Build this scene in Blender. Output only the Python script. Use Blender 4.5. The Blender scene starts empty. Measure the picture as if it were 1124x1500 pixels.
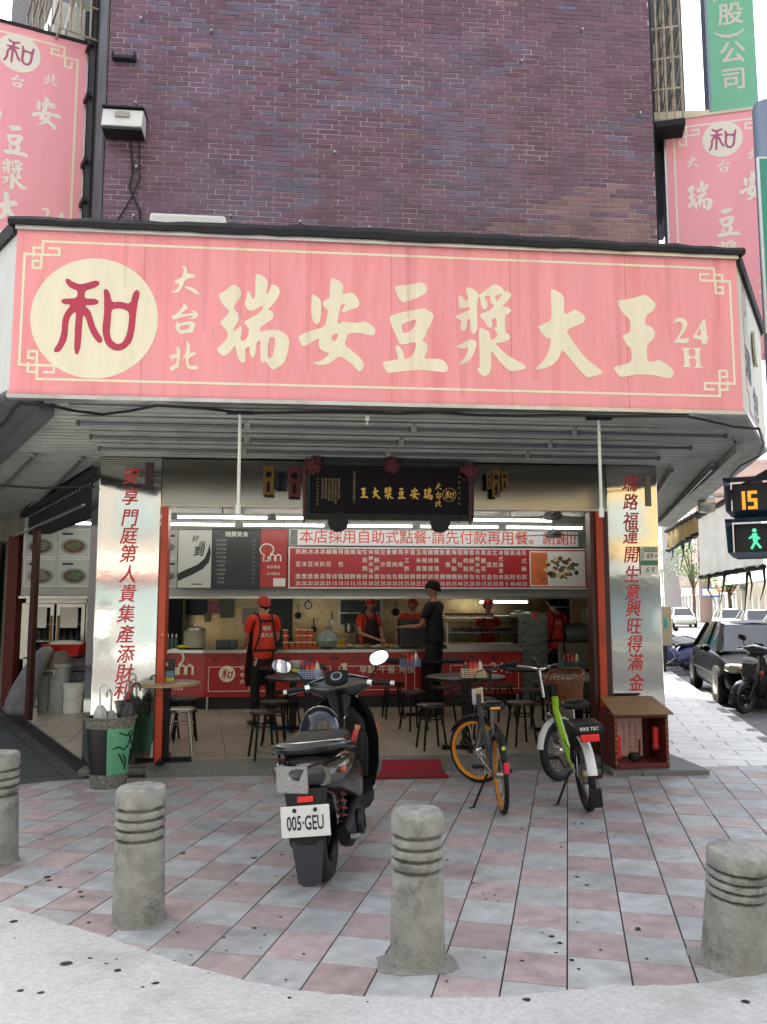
import bpy, bmesh, math, random
from mathutils import Vector, Matrix, Euler
R = math.radians; PI = math.pi
random.seed(7)
scene = bpy.context.scene
C = scene.collection
# ---------------------------------------------------------------- camera, sky, sun, exposure
CAMH, YAW, PIT, FPX = 1.6, R(5.5), math.atan(135 / 1200), 1200.0
cam = bpy.data.cameras.new('camera'); cam.sensor_fit = 'VERTICAL'; cam.sensor_height = 24.0; cam.sensor_width = 18.0
cam.lens = 24.0 * FPX / 1500; cam.clip_start = 0.05; cam.clip_end = 2000
camo = bpy.data.objects.new('camera', cam); C.objects.link(camo)
camo.location = (0, 0, CAMH); camo.rotation_euler = (PI / 2 + PIT, 0, -YAW)
scene.camera = camo
SUN_EL, SUN_AZ = R(50), R(-20)          # azimuth measured from +Y towards +X: the sun stands behind the shop, to the left
world = bpy.data.worlds.new('World'); scene.world = world; world.use_nodes = True
wn = world.node_tree; wn.nodes.clear()
wo = wn.nodes.new('ShaderNodeOutputWorld'); wb = wn.nodes.new('ShaderNodeBackground'); sk = wn.nodes.new('ShaderNodeTexSky')
sk.sky_type = 'NISHITA'; sk.sun_disc = False; sk.sun_elevation = SUN_EL; sk.sun_rotation = SUN_AZ
sk.air_density = 1.0; sk.dust_density = 4.0; sk.ozone_density = 0.6
wb.inputs['Strength'].default_value = 0.15
hs = wn.nodes.new('ShaderNodeHueSaturation'); hs.inputs['Saturation'].default_value = 0.5
wn.links.new(sk.outputs[0], hs.inputs['Color']); wn.links.new(hs.outputs[0], wb.inputs[0]); wn.links.new(wb.outputs[0], wo.inputs[0])
sl = bpy.data.lights.new('sun', 'SUN'); sl.energy = 4.0; sl.angle = R(0.5); sl.color = (1.0, 0.95, 0.87)
so = bpy.data.objects.new('sun', sl); C.objects.link(so)
sd = Vector((math.sin(SUN_AZ) * math.cos(SUN_EL), math.cos(SUN_AZ) * math.cos(SUN_EL), math.sin(SUN_EL)))
so.rotation_euler = sd.to_track_quat('Z', 'Y').to_euler()
vs = scene.view_settings; scene.display_settings.display_device = 'sRGB'
vs.view_transform = 'Standard'; vs.look = 'None'; vs.gamma = 1.0; vs.use_curve_mapping = False
vs.exposure = 1.95
scene.cycles.use_denoising = True
scene.cycles.max_bounces = 8; scene.cycles.glossy_bounces = 4; scene.cycles.transmission_bounces = 6
scene.cycles.sample_clamp_indirect = 8.0; scene.cycles.caustics_reflective = False; scene.cycles.caustics_refractive = False
# ---------------------------------------------------------------- places measured on the photograph
def _ray(px, py):
    cp, sp = math.cos(PIT), math.sin(PIT)
    fh = Vector((math.sin(YAW), math.cos(YAW), 0)); r = Vector((math.cos(YAW), -math.sin(YAW), 0))
    f = Vector((fh.x * cp, fh.y * cp, sp)); u = Vector((-fh.x * sp, -fh.y * sp, cp))
    return f + r * ((px - 562) / FPX) + u * ((750 - py) / FPX)
def at(px, py, Y):
    d = _ray(px, py); t = Y / d.y; return Vector((d.x * t, Y, CAMH + d.z * t))
def gr(px, py, z=0.0):
    d = _ray(px, py); t = (z - CAMH) / d.z; return Vector((d.x * t, d.y * t, z))
def azd(deg): return Vector((math.sin(R(deg)), math.cos(R(deg)), 0))
# ---------------------------------------------------------------- materials
def hexc(h):
    h = h.lstrip('#'); o = []
    for i in (0, 2, 4):
        c = int(h[i:i + 2], 16) / 255; o.append(c / 12.92 if c <= 0.04045 else ((c + 0.055) / 1.055) ** 2.4)
    return tuple(o)
_mats = {}
def mat(name, col, rough=0.6, metal=0.0, var=0.0, scale=6.0, bump=0.0, bscale=None, rand=0.0, world=False, coat=0.0, emit=0.0,
        dirt=None, dirt_amt=0.5, dirt_scale=1.5, trans=0.0, alpha=1.0, spec=0.5, transl=0.0, stretch=None, rvar=0.0, ecol=None, detail=6.0, sat=0.0):
    if name in _mats: return _mats[name]
    if isinstance(col, str): col = hexc(col)
    m = bpy.data.materials.new(name); m.use_nodes = True; nt = m.node_tree; N = nt.nodes; L = nt.links
    b = N['Principled BSDF']
    b.inputs['Base Color'].default_value = (*col, 1); b.inputs['Roughness'].default_value = rough; b.inputs['Metallic'].default_value = metal
    b.inputs['Specular IOR Level'].default_value = spec
    if coat: b.inputs['Coat Weight'].default_value = coat; b.inputs['Coat Roughness'].default_value = 0.08
    if trans: b.inputs['Transmission Weight'].default_value = trans; b.inputs['IOR'].default_value = 1.1
    if alpha < 1: b.inputs['Alpha'].default_value = alpha
    if emit: b.inputs['Emission Color'].default_value = (*(ecol or col), 1); b.inputs['Emission Strength'].default_value = emit
    vec = None
    if var or bump or dirt or rvar:
        if world: vec = N.new('ShaderNodeNewGeometry').outputs['Position']
        else: vec = N.new('ShaderNodeTexCoord').outputs['Object']
        if stretch:
            mp = N.new('ShaderNodeMapping'); mp.inputs['Scale'].default_value = stretch; L.new(vec, mp.inputs['Vector']); vec = mp.outputs[0]
    def noise(sc, det=detail, rg=0.6):
        n = N.new('ShaderNodeTexNoise'); n.inputs['Scale'].default_value = sc; n.inputs['Detail'].default_value = det
        n.inputs['Roughness'].default_value = rg; L.new(vec, n.inputs['Vector']); return n.outputs['Fac']
    csock = None
    if var or rand:
        hsv = N.new('ShaderNodeHueSaturation'); hsv.inputs['Color'].default_value = (*col, 1); last = None
        if var:
            mr = N.new('ShaderNodeMapRange'); mr.inputs['From Min'].default_value = 0.3; mr.inputs['From Max'].default_value = 0.7
            mr.inputs['To Min'].default_value = 1 - var; mr.inputs['To Max'].default_value = 1 + var
            L.new(noise(scale), mr.inputs['Value']); last = mr.outputs[0]
        if rand:
            oi = N.new('ShaderNodeObjectInfo'); ge = N.new('ShaderNodeNewGeometry')
            ad = N.new('ShaderNodeMath'); ad.operation = 'ADD'; L.new(oi.outputs['Random'], ad.inputs[0]); L.new(ge.outputs['Random Per Island'], ad.inputs[1])
            fr = N.new('ShaderNodeMath'); fr.operation = 'FRACT'; L.new(ad.outputs[0], fr.inputs[0])
            m2 = N.new('ShaderNodeMapRange'); m2.inputs['To Min'].default_value = 1 - rand; m2.inputs['To Max'].default_value = 1 + rand
            L.new(fr.outputs[0], m2.inputs['Value'])
            if last is None: last = m2.outputs[0]
            else:
                mu = N.new('ShaderNodeMath'); mu.operation = 'MULTIPLY'; L.new(last, mu.inputs[0]); L.new(m2.outputs[0], mu.inputs[1]); last = mu.outputs[0]
        L.new(last, hsv.inputs['Value']); csock = hsv.outputs[0]
    if dirt:
        if isinstance(dirt, str): dirt = hexc(dirt)
        mx = N.new('ShaderNodeMix'); mx.data_type = 'RGBA'
        mr = N.new('ShaderNodeMapRange'); mr.inputs['From Min'].default_value = 0.5; mr.inputs['From Max'].default_value = 0.72
        mr.inputs['To Max'].default_value = dirt_amt; L.new(noise(dirt_scale, 8, 0.7), mr.inputs['Value']); L.new(mr.outputs[0], mx.inputs['Factor'])
        if csock: L.new(csock, mx.inputs['A'])
        else: mx.inputs['A'].default_value = (*col, 1)
        mx.inputs['B'].default_value = (*dirt, 1); csock = mx.outputs['Result']
    if csock: L.new(csock, b.inputs['Base Color'])
    if rvar:
        mr = N.new('ShaderNodeMapRange'); mr.inputs['To Min'].default_value = max(0, rough - rvar); mr.inputs['To Max'].default_value = rough + rvar
        L.new(noise(scale * 0.7), mr.inputs['Value']); L.new(mr.outputs[0], b.inputs['Roughness'])
    if bump:
        bp = N.new('ShaderNodeBump'); bp.inputs['Strength'].default_value = bump; bp.inputs['Distance'].default_value = 0.02
        L.new(noise(bscale or scale * 3, 5), bp.inputs['Height']); L.new(bp.outputs[0], b.inputs['Normal'])
    if transl:
        tb = N.new('ShaderNodeBsdfTranslucent'); mxs = N.new('ShaderNodeMixShader'); mxs.inputs[0].default_value = transl; tb.inputs['Color'].default_value = (*col, 1)
        if csock: L.new(csock, tb.inputs['Color'])
        L.new(b.outputs[0], mxs.inputs[1]); L.new(tb.outputs[0], mxs.inputs[2]); L.new(mxs.outputs[0], N['Material Output'].inputs['Surface'])
    _mats[name] = m; return m
# ---------------------------------------------------------------- mesh building
class MB:
    def __init__(s): s.v = []; s.f = []; s.mi = []; s.m = 0
    def add(s, vs, fs):
        o = len(s.v); s.v += [tuple(v) for v in vs]; s.f += [tuple(i + o for i in f) for f in fs]; s.mi += [s.m] * len(fs); return s
    def box(s, c, d, rz=0.0, M=None):
        hx, hy, hz = d[0] / 2, d[1] / 2, d[2] / 2
        vs = [Vector((x, y, z)) for z in (-hz, hz) for y in (-hy, hy) for x in (-hx, hx)]
        if rz: q = Matrix.Rotation(rz, 3, 'Z'); vs = [q @ v for v in vs]
        if M is not None: vs = [M @ v for v in vs]
        c = Vector(c); return s.add([v + c for v in vs], [(0, 2, 3, 1), (4, 5, 7, 6), (0, 1, 5, 4), (2, 6, 7, 3), (0, 4, 6, 2), (1, 3, 7, 5)])
    def b2(s, a, b):      # box from two corners
        return s.box([(a[i] + b[i]) / 2 for i in range(3)], [abs(b[i] - a[i]) for i in range(3)])
    def bar(s, p, q, w, h=None, up=(0, 0, 1)):
        p, q = Vector(p), Vector(q); h = h or w; t = (q - p).normalized(); u = Vector(up)
        if abs(t.dot(u)) > 0.98: u = Vector((0, 1, 0))
        r = t.cross(u).normalized() * (w / 2); u = r.cross(t).normalized() * (h / 2)
        vs = [x + a * r + b * u for x in (p, q) for a, b in ((-1, -1), (1, -1), (1, 1), (-1, 1))]
        return s.add(vs, [(0, 1, 2, 3), (7, 6, 5, 4), (0, 4, 5, 1), (1, 5, 6, 2), (2, 6, 7, 3), (3, 7, 4, 0)])
    def rings(s, rs, cap=True, close=False):
        n = len(rs[0]); vs = [p for r in rs for p in r]; fs = []; k = len(rs)
        for i in range(k if close else k - 1):
            j = (i + 1) % k
            for a in range(n):
                b = (a + 1) % n; fs.append((i * n + a, i * n + b, j * n + b, j * n + a))
        if cap and not close: fs += [tuple(range(n - 1, -1, -1)), tuple((k - 1) * n + a for a in range(n))]
        return s.add(vs, fs)
    def tube(s, pts, r, n=8, close=False, cap=True):
        pts = [Vector(p) for p in pts]; k = len(pts); rs = []; prev = None
        rad = r if isinstance(r, (list, tuple)) else [r] * k
        for i in range(k):
            a = pts[(i - 1) % k] if (close or i > 0) else pts[i]; b = pts[(i + 1) % k] if (close or i < k - 1) else pts[i]
            t = (b - a).normalized()
            if prev is None:
                u = Vector((0, 0, 1)) if abs(t.z) < 0.9 else Vector((1, 0, 0)); u = (u - t * u.dot(t)).normalized()
            else:
                u = prev - t * prev.dot(t); u = u.normalized() if u.length > 1e-6 else t.orthogonal().normalized()
            prev = u; w = t.cross(u)
            rs.append([pts[i] + (u * math.cos(2 * PI * j / n) + w * math.sin(2 * PI * j / n)) * rad[i] for j in range(n)])
        return s.rings(rs, cap, close)
    def lathe(s, prof, n=16, c=(0, 0, 0), axis='Z', cap=True):
        c = Vector(c); rs = []
        for r, z in prof:
            ring = []
            for j in range(n):
                a = 2 * PI * j / n; x, y = r * math.cos(a), r * math.sin(a)
                ring.append(c + (Vector((x, y, z)) if axis == 'Z' else Vector((x, -z, y)) if axis == 'Y' else Vector((z, x, y))))
            rs.append(ring)
        return s.rings(rs, cap)
    def ball(s, c, r, n=12, k=8):
        r = (r, r, r) if not isinstance(r, (tuple, list)) else r; c = Vector(c); rs = []
        for i in range(1, k):
            t = PI * i / k
            rs.append([c + Vector((r[0] * math.sin(t) * math.cos(2 * PI * j / n), r[1] * math.sin(t) * math.sin(2 * PI * j / n), -r[2] * math.cos(t))) for j in range(n)])
        return s.rings(rs)
    def prism(s, poly, z0, z1):      # poly counter-clockwise in xy
        n = len(poly); vs = [(p[0], p[1], z0) for p in poly] + [(p[0], p[1], z1) for p in poly]
        return s.add(vs, [tuple(range(n - 1, -1, -1)), tuple(range(n, 2 * n))] + [(i, (i + 1) % n, n + (i + 1) % n, n + i) for i in range(n)])
    def path(s, pts, w, z0=0.0, t=0.002):     # flat strip of squares along a polyline (fret work)
        for p, q in zip(pts[:-1], pts[1:]):
            s.b2((min(p[0], q[0]) - w / 2, min(p[1], q[1]) - w / 2, z0), (max(p[0], q[0]) + w / 2, max(p[1], q[1]) + w / 2, z0 + t)); z0 += 0.00015
        return s
    def mesh(s, name, mats, smooth=True, ang=35):
        me = bpy.data.meshes.new(name); me.from_pydata(s.v, [], s.f)
        for m in (mats if isinstance(mats, (list, tuple)) else [mats]): me.materials.append(m)
        if any(s.mi): me.polygons.foreach_set('material_index', s.mi)
        if smooth:
            me.polygons.foreach_set('use_smooth', [True] * len(s.f)); me.update(); me.set_sharp_from_angle(angle=R(ang))
        me.update(); return me
    def build(s, name, mats, parent=None, bevel=0.0, smooth=True, sub=0, seg=2, loc=None, rot=None):
        o = link(name, s.mesh(name, mats, smooth), parent, loc, rot)
        if bevel: bv(o, bevel, seg)
        if sub: q = o.modifiers.new('s', 'SUBSURF'); q.levels = sub; q.render_levels = sub
        return o
def bv(o, w, seg=2):
    q = o.modifiers.new('b', 'BEVEL'); q.width = w; q.segments = seg; q.limit_method = 'ANGLE'; q.angle_limit = R(40); return o
def link(name, me, parent=None, loc=None, rot=None):
    o = bpy.data.objects.new(name, me); C.objects.link(o)
    if parent is not None: o.parent = parent
    if loc is not None: o.location = loc
    if rot is not None: o.rotation_euler = rot
    return o
def tag(o, label=None, cat=None, group=None, kind=None):
    if label: o['label'] = label
    if cat: o['category'] = cat
    if group: o['group'] = group
    if kind: o['kind'] = kind
    return o
def thing(name, label, cat, loc=(0, 0, 0), rz=0.0, group=None, rot=None):
    o = bpy.data.objects.new(name, None); C.objects.link(o); o.location = loc; o.rotation_euler = rot or (0, 0, rz)
    return tag(o, label, cat, group)
def struct(o): o['kind'] = 'structure'; return o
def kids(o, allo=None): return [c for c in o.children]
def dup(o, loc=None, rz=None, label=None, parent=None):
    c = o.copy(); C.objects.link(c)
    if parent is not None: c.parent = parent
    if loc is not None: c.location = loc
    if rz is not None: c.rotation_euler.z = rz
    if label: c['label'] = label
    for k in CH.get(o.name, ()):
        dup(k, parent=c)
    return c
CH = {}
def index_children():
    CH.clear()
    for o in C.objects:
        if o.parent: CH.setdefault(o.parent.name, []).append(o)
# ---------------------------------------------------------------- lettering
def text_me(s, size, bold=0.0, line=1.0, space=1.0, align='CENTER', depth=0.0, shear=0.0, name='lettering'):
    cu = bpy.data.curves.new(name, 'FONT'); cu.body = s; cu.size = size; cu.space_line = line; cu.space_character = space
    cu.align_x = align; cu.align_y = 'CENTER'; cu.extrude = depth; cu.resolution_u = 2; cu.shear = shear
    o = bpy.data.objects.new('t', cu); C.objects.link(o)
    dg = bpy.context.evaluated_depsgraph_get(); me = bpy.data.meshes.new_from_object(o.evaluated_get(dg)); me.name = name
    bpy.data.objects.remove(o); bpy.data.curves.remove(cu)
    if bold:          # a heavier weight: four copies set a hair apart
        b = bmesh.new(); d = bold * size * .45
        for i, (dx, dy) in enumerate(((-d, -d), (d, -d), (-d, d), (d, d))):
            m2 = me.copy(); m2.transform(Matrix.Translation((dx, dy, i * .00012))); b.from_mesh(m2); bpy.data.meshes.remove(m2)
        b.to_mesh(me); b.free()
    return me
def text(s, size, m, parent, x, y, z=0.003, name='lettering', sx=1.0, **k):
    me = text_me(s, size, name=name, **k); me.materials.clear(); me.materials.append(m)
    o = link(name, me, parent, (x, y, z)); o.scale = (sx, 1, 1); return o
def vtext(s, size, m, parent, x, y, z=0.003, pitch=None, **k):     # one character under another, as one mesh
    pitch = pitch or size * 1.08; n = len(s); b = bmesh.new()
    for i, ch in enumerate(s):
        if ch == ' ': continue
        me = text_me(ch, size, **k); me.transform(Matrix.Translation((0, ((n - 1) / 2 - i) * pitch, 0))); b.from_mesh(me); bpy.data.meshes.remove(me)
    me = bpy.data.meshes.new('lettering'); b.to_mesh(me); b.free(); me.materials.append(m)
    return link('lettering', me, parent, (x, y, z))
# brush characters, outlines read off the photograph: (x0, y0, scale, [closed outlines])
GL = {
'rui': (300, 400, 8.646, ["645,12 700,18 760,55 805,110 790,190 778,265 795,265 820,235 838,150 890,152 940,185 957,235 930,310 880,390 797,465 850,480 877,520 860,580 800,630 705,685 703,748 770,728 870,718 950,728 1020,765 1070,835 1070,900 1050,1020 1020,1120 980,1170 870,1230 825,1200 778,1120 735,1138 712,1110 705,1040 712,850 655,870 645,1030 615,1088 585,1050 570,1000 572,925 510,960 522,1070 515,1130 470,1138 425,1090 405,1000 390,915 340,980 290,1040 240,1058 200,1030 148,965 220,900 295,825 290,740 240,690 195,625 250,570 305,510 305,460 270,450 210,370 175,275 260,225 350,150 400,155 450,200 467,260 440,335 380,390 373,460 430,515 437,560 420,625 368,700 368,742 420,700 465,665 475,730 448,832 480,870 545,820 567,710 530,675 492,620 590,565 695,510 758,405 680,445 590,483 540,465 505,390 528,310 540,222 580,255 605,330 637,320 643,200",
 "820,810 890,815 895,870 875,1000 845,1080 800,1075 805,920"]),
'an': (430, 400, 8.646, ["470,75 495,65 550,85 610,120 633,160 620,270 675,262 715,245 765,260 815,320 840,380 825,425 790,448 720,465 650,500 600,485 635,445 665,380 605,405 590,450 550,640 600,642 625,608 680,630 860,630 890,612 960,640 1020,685 1043,730 1030,775 990,797 900,775 820,758 690,762 670,840 645,912 740,980 830,1060 885,1120 897,1180 870,1225 835,1252 810,1235 740,1155 660,1095 580,1050 510,1110 440,1155 350,1172 285,1160 240,1135 320,1125 400,1080 460,1012 400,998 350,975 322,930 320,860 340,825 260,855 180,915 130,927 95,905 62,830 75,790 200,735 400,683 420,590 440,470 400,450 370,385 400,340 460,322",
 "470,845 505,775 575,762 540,868", "232,262 290,290 340,330 352,380 350,560 330,630 295,655 260,630 228,545 225,440"]),
'dou': (550, 400, 9.367, ["262,178 400,168 550,145 620,122 690,155 718,205 695,285 600,335 470,380 400,408 350,390 310,330 285,260",
 "182,595 320,550 480,515 625,495 655,478 720,510 780,550 800,600 770,690 700,810 700,850 635,922 700,960 722,1020 705,1090 662,1170 780,1178 895,1175 970,1230 1000,1290 990,1345 950,1365 850,1355 740,1338 600,1332 450,1342 300,1358 180,1375 145,1350 90,1220 200,1205 325,1185 295,1100 272,988 330,1005 375,1060 397,1130 398,1185 470,1168 520,1110 555,1030 558,965 540,950 450,970 370,985 330,970 300,890 240,770",
 "350,715 450,665 575,628 540,730 465,812 380,830"]),
'jiang': (660, 400, 9.367, ["210,190 290,210 370,255 385,300 400,300 500,220 600,148 670,175 725,215 733,255 790,255 835,290 825,340 770,400 710,455 735,472 765,462 820,485 832,520 810,550 748,582 750,812 800,840 827,885 800,920 720,955 607,960 690,1050 800,1140 940,1220 1010,1260 1038,1300 1000,1325 850,1352 800,1335 730,1280 640,1170 550,1055 560,1200 562,1310 530,1385 465,1432 400,1380 362,1310 405,1302 400,1100 388,780 405,752 470,770 530,805 547,850 548,895 575,930 655,850 615,800 600,750 635,745 630,610 555,645 578,690 575,740 545,762 500,735 475,665 430,640 393,570 470,540 540,515 600,445 555,415 538,350 550,308 500,315 455,330 505,400 512,470 480,508 440,490 415,420 403,325 378,330 362,450 367,620 370,780 322,850 275,790 270,622 235,640 220,760 190,800 150,780 132,745 152,655 110,640 58,600 150,555 262,510 260,465 180,490 125,480 108,450 108,300 150,315 190,350 207,388 245,360 215,280",
 "630,400 625,350 605,310 660,300 715,280 680,340", "75,1005 150,970 240,918 310,915 355,935 360,990 330,1080 290,1170 220,1230 150,1258 105,1260 180,1180 225,1100 248,1015 190,1040 130,1035"]),
'da': (770, 410, 8.646, ["312,110 380,130 450,175 493,230 485,438 560,415 622,370 700,415 752,460 752,510 725,550 620,590 512,638 570,740 670,880 780,1010 900,1100 988,1175 940,1200 860,1222 795,1240 750,1215 670,1130 560,1000 460,875 430,980 370,1060 280,1110 180,1135 105,1138 200,1060 270,960 310,850 322,742 270,738 210,690 150,585 190,580 250,545 328,515 325,300"]),
'wang': (890, 420, 7.025, ["100,138 150,138 250,122 340,95 370,80 430,110 480,155 497,195 470,250 395,300 382,390 440,405 480,445 490,500 465,550 402,600 408,772 475,772 530,750 600,790 660,840 685,885 665,935 620,947 560,930 480,912 400,905 300,905 200,922 140,932 105,905 55,828 150,805 252,778 243,632 195,600 148,500 200,485 240,455 230,335 170,290 115,215"]),
'two': (890, 420, 7.025, ["678,385 690,345 720,322 760,320 805,340 822,380 810,430 770,490 735,535 800,535 840,520 828,585 682,578 690,560 740,490 770,430 770,385 745,358 710,362"]),
'four': (890, 420, 7.025, ["985,330 1008,332 1020,505 1040,510 1036,540 1024,543 1024,592 965,588 965,545 878,535 880,515 950,400", "955,415 910,500 962,505"]),
'aitch': (890, 420, 7.025, ["758,628 855,630 855,642 830,648 838,720 905,722 900,650 875,640 875,632 970,635 968,645 945,650 955,820 988,830 985,838 885,835 885,828 912,820 907,738 840,735 845,815 860,825 858,832 770,828 770,820 795,815 780,645 758,638"]),
'he': (40, 370, 5.62, ["315,225 335,212 380,245 440,265 500,250 560,232 598,240 595,270 550,295 478,315 472,380 560,382 592,402 580,428 530,435 472,435 520,480 540,540 560,610 600,680 622,712 617,738 600,748 570,730 530,670 505,610 485,540 460,510 450,660 440,790 415,845 395,830 388,780 395,620 405,480 360,520 340,580 335,680 320,740 270,820 225,822 222,798 260,740 285,660 290,560 310,500 365,430 300,425 278,400 300,382 412,378 418,315 360,295 325,260",
 "630,310 650,298 680,325 698,412 770,405 850,428 875,330 905,305 932,330 910,420 895,540 885,650 860,740 800,800 740,812 680,790 640,740 618,640 635,500 635,380", "695,468 770,458 842,488 838,580 820,680 785,745 740,757 695,720 680,660 690,560"]),
'dasm': (235, 380, 8.333, ["252,100 290,80 325,105 325,160 345,178 395,175 430,205 410,225 340,235 300,255 270,340 230,400 180,415 120,392 180,385 215,350 240,295 200,300 158,272 210,245 270,222 285,150 290,110 265,108", "285,335 330,325 400,350 460,390 482,435 465,438 410,415 345,365"]),
'tai': (235, 380, 8.333, ["270,535 310,550 340,590 300,625 245,672 330,665 400,655 378,620 430,630 470,675 450,710 400,728 330,730 400,705 405,685 300,695 220,720 165,742 130,690 180,680 240,625 282,570", "200,750 218,785 300,768 385,750 440,795 405,860 412,895 330,898 250,915 200,870 182,810", "235,810 370,795 350,850 250,870"]),
'bei': (235, 380, 8.333, ["192,1070 215,1062 250,1100 235,1240 222,1335 205,1320 150,1370 115,1350 120,1310 200,1270 205,1200 160,1210 125,1270 140,1220 105,1170 160,1165 208,1150", "305,1010 330,1002 368,1040 360,1150 425,1125 445,1155 345,1205 345,1280 370,1305 430,1290 472,1325 450,1345 370,1345 318,1310 308,1180 240,1250 305,1170 330,1030"]),
}
def _chaikin(p, it=2):
    for _ in range(it):
        q = []
        for i in range(len(p)):
            a, b = p[i], p[(i + 1) % len(p)]
            q += [(a[0] * .8 + b[0] * .2, a[1] * .8 + b[1] * .2), (a[0] * .2 + b[0] * .8, a[1] * .2 + b[1] * .8)]
        p = q
    return p
def _fill(splines, name='character', depth=0.0012):
    cu = bpy.data.curves.new('g', 'CURVE'); cu.dimensions = '2D'; cu.fill_mode = 'BOTH'; cu.extrude = depth
    for p in splines:
        sp = cu.splines.new('POLY'); sp.points.add(len(p) - 1); sp.use_cyclic_u = True
        for i, (x, y) in enumerate(p): sp.points[i].co = (x, y, 0, 1)
    o = bpy.data.objects.new('g', cu); C.objects.link(o)
    me = bpy.data.meshes.new_from_object(o.evaluated_get(bpy.context.evaluated_depsgraph_get())); me.name = name
    bpy.data.objects.remove(o); bpy.data.curves.remove(cu); return me
def glyph_raw(k):       # outlines in photograph pixels
    x0, y0, s, ol = GL[k]
    return [_chaikin([(x0 + float(a) / s, y0 + float(b) / s) for a, b in (w.split(',') for w in o.split())]) for o in ol]
def glyph(k, size, it=2):       # outlines centred on the origin, `size` high, y up
    g = glyph_raw(k); xs = [p[0] for o in g for p in o]; ys = [p[1] for o in g for p in o]
    cx, cy, h = (min(xs) + max(xs)) / 2, (min(ys) + max(ys)) / 2, max(ys) - min(ys)
    return [[((x - cx) / h * size, -(y - cy) / h * size) for x, y in o] for o in g]
def put_glyph(k, size, m, parent, x, y, z=0.004, depth=0.0012, sx=1.0):
    me = _fill(glyph(k, size), 'character', depth); me.materials.clear(); me.materials.append(m)
    o = link('character', me, parent, (x, y, z)); o.scale = (sx, 1, 1); return o
def disc(parent, m, r, x, y, z, t=0.002, name='disc', n=64):
    return MB().lathe([(r, 0), (r, t)], n).build(name, m, parent, loc=(x, y, z), smooth=False)
FACE = lambda rz=0.0: (PI / 2, 0, rz)      # turns local xy into an upright plane that looks towards -Y (rz about Z)
def sgn(v): return -1.0 if v < 0 else 1.0
def se(c, r, u, a, b, p=2.4, n=16):        # superellipse ring
    c, r, u = Vector(c), Vector(r), Vector(u); o = []
    for j in range(n):
        t = 2 * PI * j / n; x, y = math.cos(t), math.sin(t)
        o.append(c + r * (a * sgn(x) * abs(x) ** (2 / p)) + u * (b * sgn(y) * abs(y) ** (2 / p)))
    return o
def loftx(mb, secs, p=2.4, n=16):         # sections (x, y, z, half width, half height[, p]) across the x axis
    return mb.rings([se((q[0], q[1], q[2]), (0, 1, 0), (0, 0, 1), q[3], q[4], q[5] if len(q) > 5 else p, n) for q in secs])
def loftz(mb, secs, p=2.4, n=16):
    return mb.rings([se((q[0], q[1], q[2]), (1, 0, 0), (0, 1, 0), q[3], q[4], q[5] if len(q) > 5 else p, n) for q in secs])
def arc(c, r, a0, a1, n, plane='xz'):
    o = []
    for i in range(n + 1):
        a = a0 + (a1 - a0) * i / n; x, y = r * math.cos(a), r * math.sin(a)
        o.append(Vector(c) + (Vector((x, 0, y)) if plane == 'xz' else Vector((x, y, 0)) if plane == 'xy' else Vector((0, x, y))))
    return o
# ================================================================ MATERIALS
FY, FZ = 8.22, 0.10
LAZ, RAZ = -26.6, 18.2                       # the two street directions beside the corner shop
m_tile_g = mat('tile_grey', '#a5a8a7', 0.48, var=0.22, scale=9, detail=12, world=True, rand=0.13, bump=0.3, bscale=60, dirt='#4b4d4f', dirt_amt=0.55, dirt_scale=1.1, rvar=0.12)
m_tile_p = mat('tile_pink', '#a69694', 0.48, var=0.22, scale=9, detail=12, world=True, rand=0.13, bump=0.3, bscale=60, dirt='#4d4648', dirt_amt=0.55, dirt_scale=1.1, rvar=0.12)
m_tile_d = mat('tile_dark', '#3a4145', 0.42, var=0.2, scale=3, world=True, rand=0.08, bump=0.15, bscale=50, rvar=0.15)
m_tile_l = mat('tile_pale', '#dad8d2', 0.42, var=0.1, scale=4, world=True, rand=0.06, bump=0.2, bscale=50, rvar=0.15, dirt='#77766f', dirt_amt=0.5, dirt_scale=0.8)
m_joint = mat('joint_mortar', '#2c2b2a', 0.9)
m_conc = mat('worn_concrete', '#babbb8', 0.9, var=0.16, scale=45, world=True, bump=0.4, bscale=180, dirt='#868682', dirt_amt=0.7, dirt_scale=1.4, detail=10)
m_conc2 = mat('grey_cement', '#8b8b87', 0.85, var=0.22, scale=7, world=True, bump=0.5, bscale=40, dirt='#4f4e4a', dirt_amt=0.6, dirt_scale=3)
m_asph = mat('asphalt', '#6b6b6b', 0.8, var=0.15, scale=3, world=True, bump=0.4, bscale=90)
m_floor = mat('shop_floor_tile', '#a89f90', 0.35, var=0.12, scale=3, world=True, rand=0.05, rvar=0.12, dirt='#5f574c', dirt_amt=0.5, dirt_scale=1.6)
m_brick = mat('purple_brick', '#68485c', 0.42, var=0.22, scale=2.4, world=True, rand=0.2, bump=0.3, bscale=40, rvar=0.12, dirt='#6d6a84', dirt_amt=0.5, dirt_scale=0.75)
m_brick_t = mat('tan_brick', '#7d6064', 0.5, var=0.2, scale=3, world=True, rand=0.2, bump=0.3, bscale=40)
m_brick_b = mat('blue_grey_brick', '#655a70', 0.45, var=0.2, scale=3, world=True, rand=0.15, bump=0.3, bscale=40)
m_grout = mat('brick_mortar', '#c2bac4', 0.9, var=0.4, scale=2.6, world=True, dirt='#4f4552', dirt_amt=.8, dirt_scale=1.6)
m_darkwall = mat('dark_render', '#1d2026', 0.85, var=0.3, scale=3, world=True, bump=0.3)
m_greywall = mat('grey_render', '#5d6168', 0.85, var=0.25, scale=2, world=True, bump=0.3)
m_pink = mat('sign_pink', '#ec9ba0', 0.45, var=0.06, scale=2.2, bump=.25, bscale=2.5, stretch=(3.2, .28, 1), dirt='#dc6e70', dirt_amt=0.6, dirt_scale=1.4)
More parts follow.
